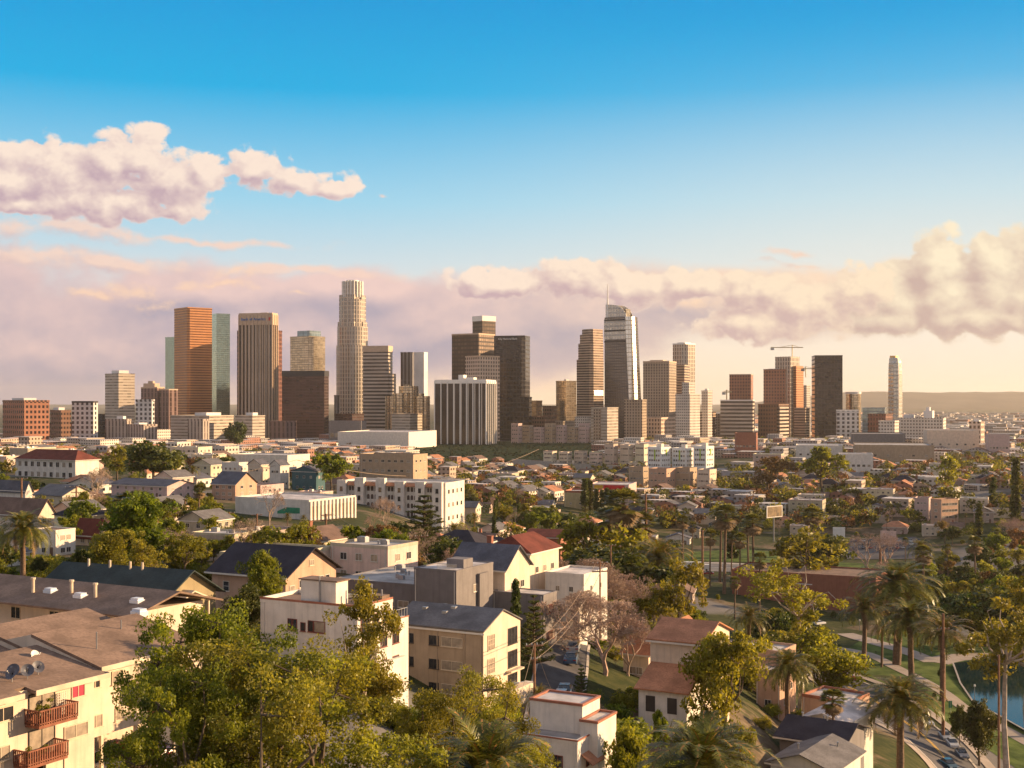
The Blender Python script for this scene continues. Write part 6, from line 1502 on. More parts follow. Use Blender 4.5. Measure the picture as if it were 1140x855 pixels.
b = MB(); b.box(-6, 3.5, -1.25, 1.25, 1.0, 4.0); b.build('cargo_box', WHITE, vt); b = MB(); b.box(3.7, 5.8, -1.15, 1.15, .5, 2.9); b.build('cab', WHITE, vt); b = MB(); b.box(5.5, 5.83, -1.0, 1.0, 1.7, 2.7); b.build('windscreen', CGL, vt)
for wx in (-4.5, -3.3, 4.6):
    for wy in (-1.05, 1.05): b = MB(); b.tube([(wx, wy - .15, .5), (wx, wy + .15, .5)], .5, 12); b.build('wheel', TYRE, vt)

POLEM = mat('pole_wood', (.23, .12, .07), .9, .25, 2); INS = mat('insulator', (.5, .5, .48), .4)
POLES = {}
def pole(key, px, ytop, D, label, arms=((.6, 2.4),), lamp=None, rz=.3, rad=.16):
    g0 = G(px, D); h = zof(ytop, D, g0.z); root = empty('utility_pole', g0, rz); tag(root, label, 'utility pole', 'utility poles'); k = D / 150
    b = MB(); b.tube([(0, 0, -1), (0, 0, h)], [rad * 1.25 * max(1, k * .7), rad * .85 * max(1, k * .7)], 8); b.build('post', POLEM, root)
    for dz, L in arms:
        b = MB(); b.box(-L / 2, L / 2, -.09, .09, h - dz - .1, h - dz + .1); cr = b.build('crossarm', POLEM, root)
        for j in range(4): i_ = MB(); x = -L * .45 + L * .3 * j; i_.cyl(x, 0, h - dz + .1, h - dz + .34, .07, 6); i_.build('insulator', INS, cr)
    if lamp:
        b = MB(); b.tube([(0, 0, h * lamp), (-1.2, -.3, h * lamp + .35), (-2.2, -.5, h * lamp + .3)], .05, 5); b.box(-2.7, -2.1, -.65, -.4, h * lamp + .2, h * lamp + .36); b.build('lamp_arm', INS, root)
    POLES[key] = Vector((g0.x, g0.y, g0.z + h)); FOOT.append((g0.x, g0.y, 1)); return root
pole('a', 595, 716, 150, 'brown utility pole with guy wires right of the gabled apartments', arms=((.3, 2.2), (2.0, .8)), lamp=.62)
pole('b', 668, 625, 225, 'dark utility pole rising through the big leafless tree', arms=((.4, 3.0), (1.8, 3.0)))
pole('c', 1050, 683, 285, 'tall brown utility pole standing beside the parked silver car', arms=((3.5, 3.4),), rad=.24)
pole('d', 1112, 729, 225, 'tall brown utility pole with a street light arm at the lake side', arms=(), lamp=.3, rad=.2)
pole('e', 363, 572, 300, 'pale utility pole with three crossarms behind the flat roofed shed', arms=((.3, 2.6), (1.6, 2.6), (3.2, 2.6)))
pole('f', 255, 570, 330, 'pole with crossarms right of the short fan palm', arms=((.3, 3), (1.8, 3)))
pole('g', 286, 572, 345, 'pole behind the tall bare trees left of the white hall', arms=((.3, 3),))
pole('h', 466, 597, 270, 'pale tee shaped pole beside the dark cedar', arms=((.1, 4.4),))
pole('i', 680, 607, 330, 'plain pole in front of the palm cluster', arms=((.1, 3),))
pole('j', 719, 550, 420, 'very tall pole standing among the palms right of the cypress row', arms=((.4, 4), (5, 2)), rad=.2)
pole('k', 782, 590, 460, 'pole with a transformer left of the boulevard', arms=((.4, 3), (11, 3)), rad=.2)
pole('l', 24, 532, 420, 'pole with a crossarm above the left rooftops', arms=((.3, 4),))
pole('m', 85, 541, 380, 'pole with a double crossarm left of the leafy trees', arms=((.3, 4), (2, 3)))
pole('n', 407, 600, 260, 'thin dark pole beside the white shed roof', arms=((.3, .8),))
pole('o', 980, 610, 600, 'tan pole at the edge of the boulevard', arms=((.3, 4),), rad=.22)
pole('p', 206, 555, 360, 'brown pole left of the short fan palm', arms=((.3, 1.2),))
WIREM = mat('wire', (.30, .22, .15), .6)
def wire(p, q, sag, label, r=.02, n=14, offs=((0, 0, 0),)):
    root = None; b = MB()
    for o in offs:
        pl = []
        for k in range(n + 1):
            t = k / n; v = Vector(p).lerp(Vector(q), t) + Vector(o); v.z -= sag * 4 * t * (1 - t); pl.append(tuple(v - Vector(p)))
        b.tube(pl, r, 4)
    w_ = b.build('power_line', WIREM); w_.location = p; tag(w_, label, 'power line', 'power lines')
wire(POLES['a'], POLES['b'], 2.0, 'bundle of cables from the guyed pole to the pole in the leafless tree', .03, offs=((-.8, 0, -.3), (.8, 0, -.3), (0, 0, -2)))
wire(POLES['a'], tuple(G(566, 140) + Vector((0, 0, 4))), .4, 'guy wire falling left from the guyed pole', .025)
wire(POLES['a'], tuple(G(640, 160) + Vector((0, 0, .5))), 1.2, 'slack cable falling right from the guyed pole', .025)
wire(POLES['a'] + Vector((0, 0, -1)), tuple(P(575, 745, 168)), .6, 'service cable to the gabled apartments', .02)
wire(POLES['h'], POLES['e'], 2.2, 'long cables behind the grey house', .035, offs=((-1.5, 0, 0), (1.5, 0, 0)))
wire(tuple(P(130, 538, 560)), tuple(P(330, 512, 640)), 3, 'bright cables crossing above the gabled apartments', .1)
wire(tuple(P(330, 512, 640)), tuple(P(600, 500, 980)), 14, 'long sagging cables toward the ivy slope', .16)

def street_lamp(px, ytop, D, label, double=False):
    g0 = G(px, D); h = max(4, zof(ytop, D, g0.z)); root = empty('street_lamp', g0, .4); tag(root, label, 'street lamp', 'lamps in the park')
    b = MB(); b.tube([(0, 0, -.2), (0, 0, h - .5)], [.11, .07], 7); b.build('post', STEEL, root); b = MB(); b.cyl(0, 0, h - .5, h, .26, 10, r1=.2); b.build('lantern', WHITE, root)
for i, (px, y, D) in enumerate(((1085, 762, 330), (1058, 668, 480), (1096, 660, 520), (979, 658, 540), (1037, 738, 400), (1079, 667, 560), (957, 695, 440), (1097, 820, 285), (852, 640, 520), (893, 650, 500))):
    street_lamp(px, y, D, 'white lantern park lamp ' + ['at the lake corner beside the shore path', 'on a dark post behind the right palms', 'on a dark post in the trees at far right', 'among the date palms behind the brick school', 'left of the lake beach', 'beyond the far side of the lake trees', 'beside the palm with the dark trunk', 'near the parked cars by the lake path', 'at the left end of the brick building', 'above the golden eucalyptus'][i])
def person(px, py, shirt, label):
    g0 = at(px, py); root = empty('person', (g0.x, g0.y, g0.z + .16), 1.0); tag(root, label, 'person')
    me = bpy.data.meshes.new('body'); bm = bmesh.new()
    J = [((0, 0, .95), .14), ((0, 0, 1.2), .14), ((0, 0, 1.42), .15), ((0, 0, 1.52), .06), ((0, .01, 1.66), .10), ((.2, 0, 1.40), .06), ((.27, .02, 1.12), .045), ((.27, .08, .86), .035), ((-.2, 0, 1.40), .06), ((-.27, .02, 1.12), .045), ((-.27, .08, .86), .035), ((.1, 0, .88), .1), ((.12, .04, .48), .07), ((.13, 0, .08), .05), ((.13, .14, .04), .045), ((-.1, 0, .88), .1), ((-.12, -.04, .48), .07), ((-.13, -.08, .08), .05), ((-.13, .06, .04), .045)]
    E_ = [(0, 1), (1, 2), (2, 3), (3, 4), (2, 5), (5, 6), (6, 7), (2, 8), (8, 9), (9, 10), (0, 11), (11, 12), (12, 13), (13, 14), (0, 15), (15, 16), (16, 17), (17, 18)]
    me.from_pydata([j[0] for j in J], E_, []); bm.free(); o = put('body', me, root); sk = o.modifiers.new('Skin', 'SKIN'); o.modifiers.new('Sub', 'SUBSURF').levels = 1
    for v, j in zip(me.skin_vertices[0].data, J): v.radius = (j[1], j[1] * .8)
    me.skin_vertices[0].data[0].use_root = True; me.materials.append(shirt)
person(1051, 812, mat('dark_clothes', (.03, .03, .035), .8), 'person in dark clothes standing by the silver parked car')
person(1044, 783, mat('pale_clothes', (.5, .45, .42), .8), 'person in pale clothes walking on the park lawn')
def sign(px, ytop, D, label, w, h, c):
    g0 = G(px, D); H = zof(ytop, D, g0.z); root = empty('pole_sign', g0, -.2); tag(root, label, 'sign'); b = MB(); b.tube([(0, 0, 0), (0, 0, H - h)], .25, 6); b.build('post', STEEL, root); b = MB(); b.box(-w / 2, w / 2, -.3, .3, H - h, H); b.build('panel', c, root)
sign(934, 587, 640, 'two tier white pole sign beside the rusty leafless tree', 6, 6, WHITE); sign(989, 591, 660, 'square pinkish white sign above the car park', 8, 7, mat('sign_pink', (.6, .42, .36), .5))
g0 = at(1058, 795); b = MB(); b.tube([(0, 0, 0), (0, 0, 3.2)], .05, 6); r0 = empty('park_sign', (g0.x, g0.y, g0.z), .3); tag(r0, 'green park notice on a thin post at the lawn edge', 'sign'); b.build('post', STEEL, r0); b = MB(); b.box(-.5, .5, -.04, .04, 1.6, 3.3); b.build('panel', mat('sign_green', (.02, .14, .08), .5), r0)
# ------------------------------------------------------------------ named trees and palms
random.seed(21)
def at_D(px, py): g0 = at(px, py); return g0.y
PL = [  # kind, px, ytop, D, wide, variant, label
 ('hmid', 238, 676, 86, .8, None, 'leafy bright green tree in front of the left apartments at bottom'),
 ('holive', 285, 708, 80, 1.1, 0, 'broad olive tree in the middle of the bottom left corner clump'),
 ('holive', 352, 716, 78, 1.1, 1, 'broad olive tree below the white stucco block'),
 ('hgold', 305, 745, 68, .9, None, 'lowest golden olive tree at the bottom edge'),
 ('hmid', 222, 742, 74, .75, None, 'dark green leafy tree at the bottom edge left of the olive trees'),
 ('euc', 400, 648, 108, .8, 1, 'slender airy eucalyptus standing before the white stucco block'),
 ('holive', 500, 758, 98, .78, 0, 'olive tree below the gabled apartments'),
 ('holive', 545, 745, 112, .8, 1, 'smaller olive tree reaching the corner of the gabled apartments'),
 ('ndate', 540, 800, 84, .75, 0, 'date palm with orange frond stems at the bottom edge'),
 ('ndate', 782, 800, 118, .95, 1, 'date palm spreading at the bottom edge right of the white house'),
 ('cedar', 594, 662, 182, .62, None, 'dense dark conifer beside the gabled apartments'),
 ('cypress', 574, 645, 190, .8, None, 'thin pointed cypress left of the dense conifer'),
 ('nbare', 672, 664, 196, 1.5, 0, 'big spreading leafless tree between the white cube house and terracotta house'),
 ('nbare', 640, 656, 212, 1.4, 1, 'leafless tree in front of the white cube house'),
 ('nbare', 700, 684, 203, 1.15, 1, 'leafless tree touching the terracotta house'),
 ('nbare', 638, 622, 262, 1.5, 0, 'leafless tree behind the white cube house'),
 ('nbare', 682, 640, 270, 1.5, 1, 'leafless tree behind the big spreading one'),
 ('cedar', 647, 740, 172, .6, None, 'small pointed conifer at the foot of the leafless trees'),
 ('cedar', 733, 742, 180, .8, None, 'dark shaggy conifer against the white lower wall of the terracotta house'),
 ('nolive', 806, 704, 172, .75, 0, 'rounded olive tree right of the terracotta house'),
 ('ngold', 755, 622, 300, .75, 0, 'light green vase shaped tree with pale branches above the terracotta house'),
 ('nolive', 706, 652, 300, .9, 1, 'weeping green tree right of the leafless trees'),
 ('euc', 890, 625, 268, 1.15, 0, 'tall golden eucalyptus with a forked white trunk'),
 ('nolive', 918, 702, 262, 1.35, 1, 'umbrella shaped olive tree beside the park road'),
 ('ndate', 876, 722, 222, 1.0, 0, 'date palm in front of the peach workshop'),
 ('ndate', 1003, 752, 214, 1.15, 1, 'large sunlit date palm beside the road at lower right'),
 ('ndate', 1000, 625, 380, 1.3, 0, 'tallest sunlit date palm above the park'),
 ('ndate', 1014, 668, 345, 1.15, 1, 'date palm directly below the tallest one'),
 ('date', 1050, 683, 330, 1.2, 0, 'date palm behind the tall brown pole'),
 ('date', 962, 660, 370, 1.15, 1, 'shaded date palm with a dark slender trunk'),
 ('date', 834, 672, 320, 1.15, 0, 'date palm left of the golden eucalyptus'),
 ('date', 982, 688, 375, .9, 0, 'small shaded palm between the larger date palms'),
 ('date', 940, 683, 460, .9, 1, 'palm behind the umbrella shaped tree'),
 ('fan', 927, 766, 205, 1.3, 0, 'small fan palm between the peach building and the white roof'),
 ('euc', 1122, 662, 262, 1.05, 0, 'golden eucalyptus at the right edge by the lake'),
 ('euc', 1145, 640, 300, 1.1, 1, 'olive eucalyptus cut by the right edge'),
 ('nround', 1090, 780, 268, .75, 0, 'small dark round tree on the lawn by the parked cars'),
 ('nround', 1068, 785, 282, .6, 0, 'small dark tree left of the round one on the lawn'),
 ('nround', 1048, 742, 360, .8, 0, 'dark tree on the shore left of the lake'),
 ('nround', 975, 732, 400, .9, 0, 'small dark street tree on the lawn before the palms'),
 ('nround', 1040, 770, 330, .8, 0, 'low dark tree by the shore path'),
 ('ndate', 26, 568, 208, 1.05, 0, 'tall date palm at the left edge with an orange trunk'),
 ('nmid', 150, 548, 228, 1.05, 0, 'tallest leafy green tree in the left middle'),
 ('nolive', 128, 590, 215, 1.0, 0, 'olive tree left of the tallest leafy green tree'),
 ('ngold', 160, 600, 200, 1.0, 0, 'sunlit green tree in front of the tallest leafy one'),
 ('nolive', 205, 592, 225, 1.1, 1, 'spreading olive tree right of the tallest leafy one'),
 ('nolive', 238, 600, 250, 1.0, 0, 'olive tree behind the tan house with the near black roof'),
 ('nround', 90, 612, 222, .9, 0, 'dark olive mound right of the date palm trunk'),
 ('fan', 150, 545, 235, 2.2, 1, 'fan palm rising out of the leafy green tree'),
 ('nmid', 295, 614, 172, .72, 0, 'bright green young tree in front of the near black roof'),
 ('cedar', 472, 551, 300, 1.05, None, 'big dark layered cedar behind the grey boxy house'),
 ('round', 440, 580, 320, 1.0, 1, 'dark tree left of the big cedar'),
 ('bare', 300, 540, 350, .9, 0, 'tall pale leafless tree before the white hall'),
 ('bare', 430, 552, 370, 1.0, 1, 'tan leafless tree below the arcaded apartments'),
 ('bare', 415, 572, 350, 1.1, 0, 'pinkish leafless tree left of the cedar'),
 ('bare', 105, 520, 430, 1.1, 1, 'large pinkish leafless tree right of the school'),
 ('olive', 131, 494, 560, 1.0, 0, 'bare stemmed olive tree before the right end of the school'),
 ('round', 172, 492, 540, 1.5, 0, 'huge dark rounded tree right of the school'),
 ('date', 320, 570, 340, 1.0, 0, 'date palm left of the white hall pilasters'),
 ('date', 338, 572, 345, .9, 1, 'date palm right of its twin before the white hall'),
 ('fan', 222, 538, 330, 1.2, 0, 'lone tall fan palm beside the brown pole'),
 ('mid', 368, 505, 620, 1.1, 0, 'bright green round tree at the end of the row of houses'),
 ('fan', 694, 543, 400, 1.4, 0, 'tall fan palm above the cluster left of the very tall pole'),
 ('fan', 680, 562, 410, 1.5, 1, 'fan palm left of the tall one in the cluster'),
 ('fan', 712, 568, 415, 1.5, 0, 'fan palm right of the tall one in the cluster'),
 ('date', 735, 598, 350, 1.1, 0, 'shaggy date palm right of the palm cluster'),
 ('date', 505, 580, 360, 1.0, 1, 'palm right of the big cedar'),
 ('olive', 650, 575, 400, 1.3, 0, 'feathery olive tree left of the palm cluster'),
 ('olive', 700, 585, 390, 1.3, 1, 'feathery olive tree under the palm cluster'),
 ('round', 690, 610, 340, 1.4, 1, 'dark broad tree in front of the palm cluster'),
 ('olive', 900, 585, 520, 1.3, 1, 'broad olive tree left of the tall cypress by the boulevard'),
 ('round', 925, 595, 560, 1.0, 0, 'dark tree right of the broad olive one'),
 ('fan', 905, 564, 600, 1.8, 0, 'sunlit fan palm above the broad olive tree'),
 ('bare', 965, 592, 590, 1.5, 0, 'rusty leafless tree in front of the car park, left of two'),
 ('bare', 985, 594, 595, 1.4, 1, 'rusty leafless tree in front of the car park, right of two'),
 ('date', 1025, 600, 560, 1.2, 0, 'palm right of the rusty leafless trees'),
 ('olive', 1055, 505, 860, .9, 0, 'egg shaped olive tree on the right hillside'),
 ('cypress', 1131, 510, 700, .75, 0, 'tallest dark cypress at the right edge'),
 ('olive', 915, 497, 900, 1.3, 2, 'broad olive tree on the ridge below the sheds'),
 ('rust', 855, 508, 900, 1.2, 0, 'reddish tree left of the broad olive one on the ridge'),
 ('nround', 275, 652, 160, 1.0, 0, 'dark green hedge mound between the bungalow and the near black roofed house'),
 ('round', 262, 470, 1500, .9, 0, 'dark tree before the beige office block'),
 ('nbush', 655, 800, 150, 1.3, 0, 'bright bush beside the bottom white house'),
 ('nmid', 700, 812, 128, .5, 0, 'green bush with red flowers at the bottom edge'),
 ('nolive', 820, 800, 160, .6, 1, 'yellow green shrub tree on the slope below the olive tree'),
 ('nmid', 735, 790, 165, .5, 0, 'green shrub tree below the terracotta house'),
 ('round', 1062, 662, 412, 1.2, 0, 'dark tree at the left end of the far lake shore'),
 ('olive', 1080, 668, 408, 1.3, 1, 'olive tree on the far lake shore'),
 ('round', 1098, 655, 415, 1.4, 1, 'dark tree behind the middle of the far lake shore'),
 ('round', 1118, 660, 410, 1.4, 2, 'broad dark tree at the right end of the far lake shore'),
 ('olive', 1140, 650, 415, 1.4, 0, 'olive tree at the right edge beyond the lake'),
 ('mid', 1040, 706, 440, 1.0, 0, 'green tree between the far palms and the lake'),
 ('round', 942, 650, 560, 1.15, 0, 'dark tree left of the tallest date palm by the school corner'),
 ('olive', 965, 628, 600, 1.15, 1, 'olive tree behind the tallest date palm'),
 ('round', 985, 640, 520, 1.15, 0, 'dark broad tree between the two tallest date palms'),
 ('mid', 1030, 622, 540, 1.15, 1, 'green tree right of the tallest date palm'),
 ('round', 1042, 640, 500, 1.15, 0, 'dark tree right of the tall date palm pair'),
 ('olive', 1055, 612, 580, 1.15, 1, 'olive tree in the wooded strip above the lake beach, highest at its left'),
 ('round', 1072, 630, 520, 1.15, 0, 'dark broad tree above the left end of the far lake shore'),
 ('mid', 1088, 606, 600, 1.15, 1, 'green tree above the middle of the far lake shore, farthest back'),
 ('round', 1100, 634, 530, 1.15, 0, 'dark tree over the lake beach in the wooded strip'),
 ('olive', 1118, 610, 590, 1.15, 1, 'olive tree behind the right edge eucalyptus crown top'),
 ('round', 1135, 628, 540, 1.15, 0, 'dark broad tree touching the right edge eucalyptus'),
 ('mid', 1150, 605, 600, 1.15, 1, 'green tree cut by the right edge above the lake'),
 ('round', 1020, 655, 480, 1.15, 0, 'dark tree low down between the date palms and the beach'),
 ('olive', 950, 672, 500, 1.15, 1, 'olive tree beside the shaded palm with the dark trunk'),
 ('date', 600, 760, 150, .8, 1, 'small bright yucca clump at the top of the bottom white house'),
]
for k, px, yt, D, wd, vr, lb in PL:
    plant(k, px, yt, D, lb, wd, 0 if vr is None else vr)
# tall fan palms in the valley (left to right)
for i, (px, yt, D) in enumerate(((791, 588, 520), (803, 566, 540), (808, 560, 500), (815, 590, 560), (824, 592, 520), (832, 577, 560), (838, 571, 530), (846, 614, 460), (720, 556, 620), (760, 573, 600), (771, 580, 610), (654, 532, 800), (1008, 598, 620), (980, 555, 800), (1075, 571, 740), (1064, 573, 745), (1085, 596, 520), (1028, 606, 480), (818, 641, 430))):
    h = max(11, zof(yt, D, gz((px - 570) / F * D, D))); o = plant('fan', px, yt, D, None, random.uniform(1.0, 1.3)); o['group'] = 'tall fan palms in the valley'
for i, (px, yt, D) in enumerate(((651, 533, 780), (657, 535, 785), (664, 544, 770), (670, 545, 768), (676, 543, 772), (682, 545, 766), (688, 544, 770), (813, 583, 620), (819, 585, 622), (1106, 531, 800), (1090, 560, 700))):
    plant('cypress', px, yt, D, None, 1.4)['group'] = 'cypresses in a row'

# ------------------------------------------------------------------ houses filling the hills
random.seed(33)
def clear(x, y, r, pad=0.0):
    for fx, fy, fr in FOOT:
        if (x - fx) ** 2 + (y - fy) ** 2 < (r + fr + pad) ** 2: return False
    return True
def hides(px, w, yt, yb, D, tol=0.0):
    for a, b, t, bt, d in PROT:
        if D < d - 3 and px + w > a + tol and px - w < b - tol and yt < bt - 1.5 and yb > t: return True
    return False
BLOCKED = [(598, 652, 690, 850), (760, 1040, 598, 660), (900, 1200, 690, 860), (700, 870, 628, 646)]       # pixels of road, car park, lawn, lake
def blocked(px, py): return any(a < px < b and c < py < d for a, b, c, d in BLOCKED)
HP = []
def make_house_protos():
    specs = [('flat', 2, 12, 9, 6, 'vary', 'flatw', 'flat roofed stucco house'), ('gable', 1, 11, 9, 3.4, 'vary', 'brown', 'small gabled cottage with brown roof'), ('gable', 2, 10, 11, 6, 'vary', 'asphalt', 'two storey gabled house with grey roof'),
             ('hip', 1, 12, 11, 3.6, 'vary', 'terra', 'hip roofed house with terracotta roof'), ('flat', 2, 22, 11, 6.6, 'vary', 'flat', 'long two storey flat roofed apartments'), ('hip', 2, 11, 10, 6.2, 'vary', 'dark', 'two storey house with dark hipped roof'),
             ('flat', 3, 18, 13, 9.5, 'vary', 'flatw', 'three storey stucco apartments'), ('flat', 1, 14, 12, 4, 'vary', 'flatt', 'low flat roofed workshop'), ('gable', 1, 13, 9, 3.4, 'white', 'slate', 'white gabled bungalow with slate roof'), ('hip', 1, 13, 11, 3.4, 'yellow', 'green', 'yellow bungalow with green hipped roof')]
    for k, (kd, st, w, l, h, wl, rf, words) in enumerate(specs):
        root = empty('house', (0, 0, -500), 0)
        house(root, w, l, h, wl, rf, 'flat' if kd == 'flat' else 'gable', 2.3, 'x' if k % 2 else 'y', st, nf=max(2, int(w / 3.6)), nr=max(2, int(l / 3.6)), ww=1.4, wh=1.25, ov=.5, hip=(min(w, l) * .45 if kd == 'hip' else 0), par=.5, sides='fr', chimney=(kd != 'flat' and k % 3 == 1), vents=1)
        bpy.context.view_layer.update(); index_kids(root); HP.append((root, w, l, h, words))
make_house_protos()
used_proto = set(); NH = 0
def put_house(k, x, y, rot, s=1.0, sink=0.0):
    global NH
    src, w, l, h, words = HP[k]
    if k in used_proto: r = copy_tree(src)
    else: r = src; used_proto.add(k)
    a = (math.cos(rot), math.sin(rot)); b = (-a[1], a[0])
    zs = [gz(x + a[0] * i * w * s / 2 + b[0] * j * l * s / 2, y + a[1] * i * w * s / 2 + b[1] * j * l * s / 2) for i in (-1, 1) for j in (-1, 1)]
    r.location = (x + a[0] * w * s / 2 - b[0] * l * s / 2, y + a[1] * w * s / 2 - b[1] * l * s / 2, min(zs) * .5 + max(zs) * .5 - .2); r.rotation_euler = (0, 0, rot); r.scale = (s, s, s)
    r['category'] = 'house'; r['group'] = 'houses on the hills'; AUTO.append((r, words, 'house')); FOOT.append((x, y, math.hypot(w, l) * s * .42)); NH += 1
    HBOX.append((x, y)); return r
HBOX = []
ZH = [  # px range, depth range, tries, minimum gap, prototypes, rotation
 (-30, 235, 255, 520, 260, 1.0, (0, 1, 2, 3, 4, 5, 8), -28), (235, 430, 230, 520, 240, 1.0, (0, 1, 2, 3, 5, 7), -28), (430, 620, 300, 560, 160, 1.0, (0, 1, 2, 3, 5), -20),
 (-30, 430, 520, 1000, 420, 1.0, (0, 1, 2, 3, 4, 6, 8), -26), (430, 700, 560, 1150, 460, 1.5, (0, 1, 2, 3, 5, 7, 8, 9), -15), (700, 880, 470, 1050, 300, 1.5, (0, 1, 2, 3, 5, 8, 9), -12), (880, 1170, 690, 1150, 560, 1.5, (0, 1, 2, 3, 5, 6, 7, 8), -20),
 (690, 1170, 1150, 1600, 330, 2, (0, 3, 4, 6, 7), -18), (-30, 480, 1000, 1650, 420, 2, (0, 4, 6, 7, 2), -24), (1010, 1170, 560, 700, 60, 2, (0, 4, 7), -30)]
for (p0, p1, d0, d1, n, gap, kinds, rt), cap in zip(ZH, (11, 12, 12, 66, 66, 30, 76, 30, 20, 6)):
    zc = 0
    for _ in range(n):
        if NH >= 285 or zc >= cap: break
        D = math.sqrt(random.uniform(d0 ** 2, d1 ** 2)) if random.random() < .5 else random.uniform(d0, d1); px = random.uniform(p0, p1); x = (px - 570) / F * D; z = gz(x, D); py = 447 + F * (CZ - z) / D
        k = random.choice(kinds); w, l, h = HP[k][1:4]; sc = random.uniform(.85, 1.2) * (1.25 if D > 900 else 1); r = math.hypot(w, l) * sc * .42; pw = r * F / D
        if blocked(px, py) or not clear(x, D, r, gap) or hides(px, pw, py - (h + 2.5) * sc * F / D, py, D): continue
        if 450 < px < 690 and 484 < py < 520: continue
        zc += 1; put_house(k, x, D, R(rt + random.choice([0, 0, 90, 0]) * 1.0 + random.uniform(-6, 6)), sc)
print('houses', NH)
# ------------------------------------------------------------------ trees filling the hills
random.seed(44)
NT_ = 0; CAND = []
def free_spot(px, D, r, h, key, strict=True):
    x = (px - 570) / F * D; z = gz(x, D); py = 447 + F * (CZ - z) / D
    if blocked(px, py) and strict: return None
    if not clear(x, D, r * .3): return None
    if hides(px, r * F / D * .8, py - h * F / D, py - h * .15 * F / D, D, 1.0): return None
    return x
ZT = [ # px range, D range, tries, kinds, height range
 (-20, 330, 235, 420, 300, ('round', 'mid', 'olive', 'bare', 'olive', 'bush', 'bush'), (5, 10)), (330, 620, 240, 420, 260, ('round', 'mid', 'olive', 'bare', 'bush', 'rust'), (4, 10)),
 (-20, 430, 420, 760, 220, ('round', 'bush', 'mid', 'olive', 'bare', 'obush', 'date', 'bush'), (5, 11)), (430, 720, 420, 760, 230, ('round', 'mid', 'olive', 'bare', 'obush', 'cypress', 'date', 'bush'), (6, 12)),
 (600, 800, 230, 420, 110, ('olive', 'mid', 'round', 'bare', 'obush', 'bush'), (3, 10)), (780, 1160, 500, 760, 150, ('round', 'olive', 'olive', 'gold', 'mid', 'rust', 'fan', 'bare'), (8, 15)),
 (840, 1160, 330, 520, 100, ('round', 'olive', 'round', 'mid', 'gold'), (8, 14)),
 (740, 1160, 450, 760, 230, ('dbush', 'dbush', 'obush'), (3, 6)), (560, 760, 330, 600, 90, ('dbush', 'bush'), (2.5, 5)), (640, 960, 140, 260, 130, ('nobush', 'nbush', 'bush', 'nobush', 'bare'), (1.2, 4)), (430, 640, 130, 230, 50, ('nbush', 'nobush', 'nbush'), (1.5, 4)), (560, 1000, 90, 150, 60, ('nbush', 'nobush'), (1.5, 3.5)), (210, 440, 70, 180, 50, ('nbush', 'nobush', 'nolive'), (2, 5)), (-20, 300, 130, 260, 60, ('nbush', 'nobush', 'nround'), (2, 5))]
for (p0, p1, d0, d1, n, kinds, (h0, h1)) in ZT:
    c = 0
    for _ in range(n):
        D = random.uniform(d0, d1); px = random.uniform(p0, p1); k = random.choice(kinds); h = random.uniform(h0, h1)
        if k in ('bush', 'obush'): h = min(h, random.uniform(2, 4))
        if k == 'fan': h = random.uniform(12, 18)
        if k == 'date': h = random.uniform(7, 11)
        x = free_spot(px, D, h * .45, h, k)
        if x is None or NT_ > 1080: continue
        CAND.append((k, x, D, h)); FOOT.append((x, D, h * .22)); NT_ += 1
have = {'broadleaf_tree': 0, 'bush': 0}
for o in COL.objects:
    nm = o.name.split('.')[0]
    if nm in have and o.parent is None: have[nm] += 1
REST = []
for k, x, D, h in sorted(CAND, key=lambda c: -c[3] / c[1 + 1]):
    if True:
        nm = KINDS[k][0]
        if nm in have:
            if have[nm] >= 292: REST.append((k, x, D, h)); continue
            have[nm] += 1
        o = spawn(k, x, D, h, None)
        o['group'] = {'bush': 'bushes', 'obush': 'bushes', 'dbush': 'bushes', 'nbush': 'bushes', 'nobush': 'bushes', 'fan': 'fan palms on the hills', 'date': 'date palms on the hills', 'cypress': 'cypresses on the hills'}.get(k, 'trees on the hills')
print('trees', NT_)
# ------------------------------------------------------------------ masses nobody could count
def merged_trees(name, spots, leafm, lf, label, cat='trees'):
    r = np.random.default_rng(3); Cs = []; rad = []
    for x, y, h in spots:
        z = gz(x, y)
        for _ in range(9 if lf > .5 else 14): d = r.normal(size=3); d /= np.linalg.norm(d); Cs.append((x + d[0] * h * .32, y + d[1] * h * .32, z + h * (.55 + .3 * d[2]))); rad.append(h * .22)
    V, Fq = leaves(np.array(Cs), np.array(rad), 15 if lf > .5 else 40, lf, r); o = put(name, np_mesh(name, V, Fq, LEAF[leafm])); tag(o, label, cat, kind='stuff'); return o
LKEY = {'dark': ('round', 'dbush', 'nround', 'mid', 'bush', 'nbush'), 'olive': ('olive', 'obush', 'nobush', 'nolive', 'gold', 'rust')}
for lk, ks in LKEY.items():
    far = [(x, D, h * .8) for k, x, D, h in REST if k in ks]
    if far: merged_trees('understorey_foliage', far, lk, .38, 'low %s scrub between the houses and trees' % {'dark': 'dark green', 'olive': 'olive'}[lk], 'scrub')
random.seed(55); sp = {'dark': [], 'olive': [], 'rust': []}
for _ in range(8500):
    D = random.uniform(740, 1250) if random.random() < .45 else random.uniform(880, 2150); px = random.uniform(-260, 1400); x = (px - 570) / F * D; py = 447 + F * (CZ - gz(x, D)) / D
    if 440 < px < 672 and 489 < py < 522: continue
    if 560 < px < 860 and 509 < py < 527: continue
    h = random.uniform(5, 11) * (1.25 if px > 700 else 1)
    if not clear(x, D, h * .25): continue
    if hides(px, h * .3 * F / D, py - h * F / D, py, D, 1): continue
    sp[random.choice(['dark', 'dark', 'olive', 'rust'])].append((x, D, h))
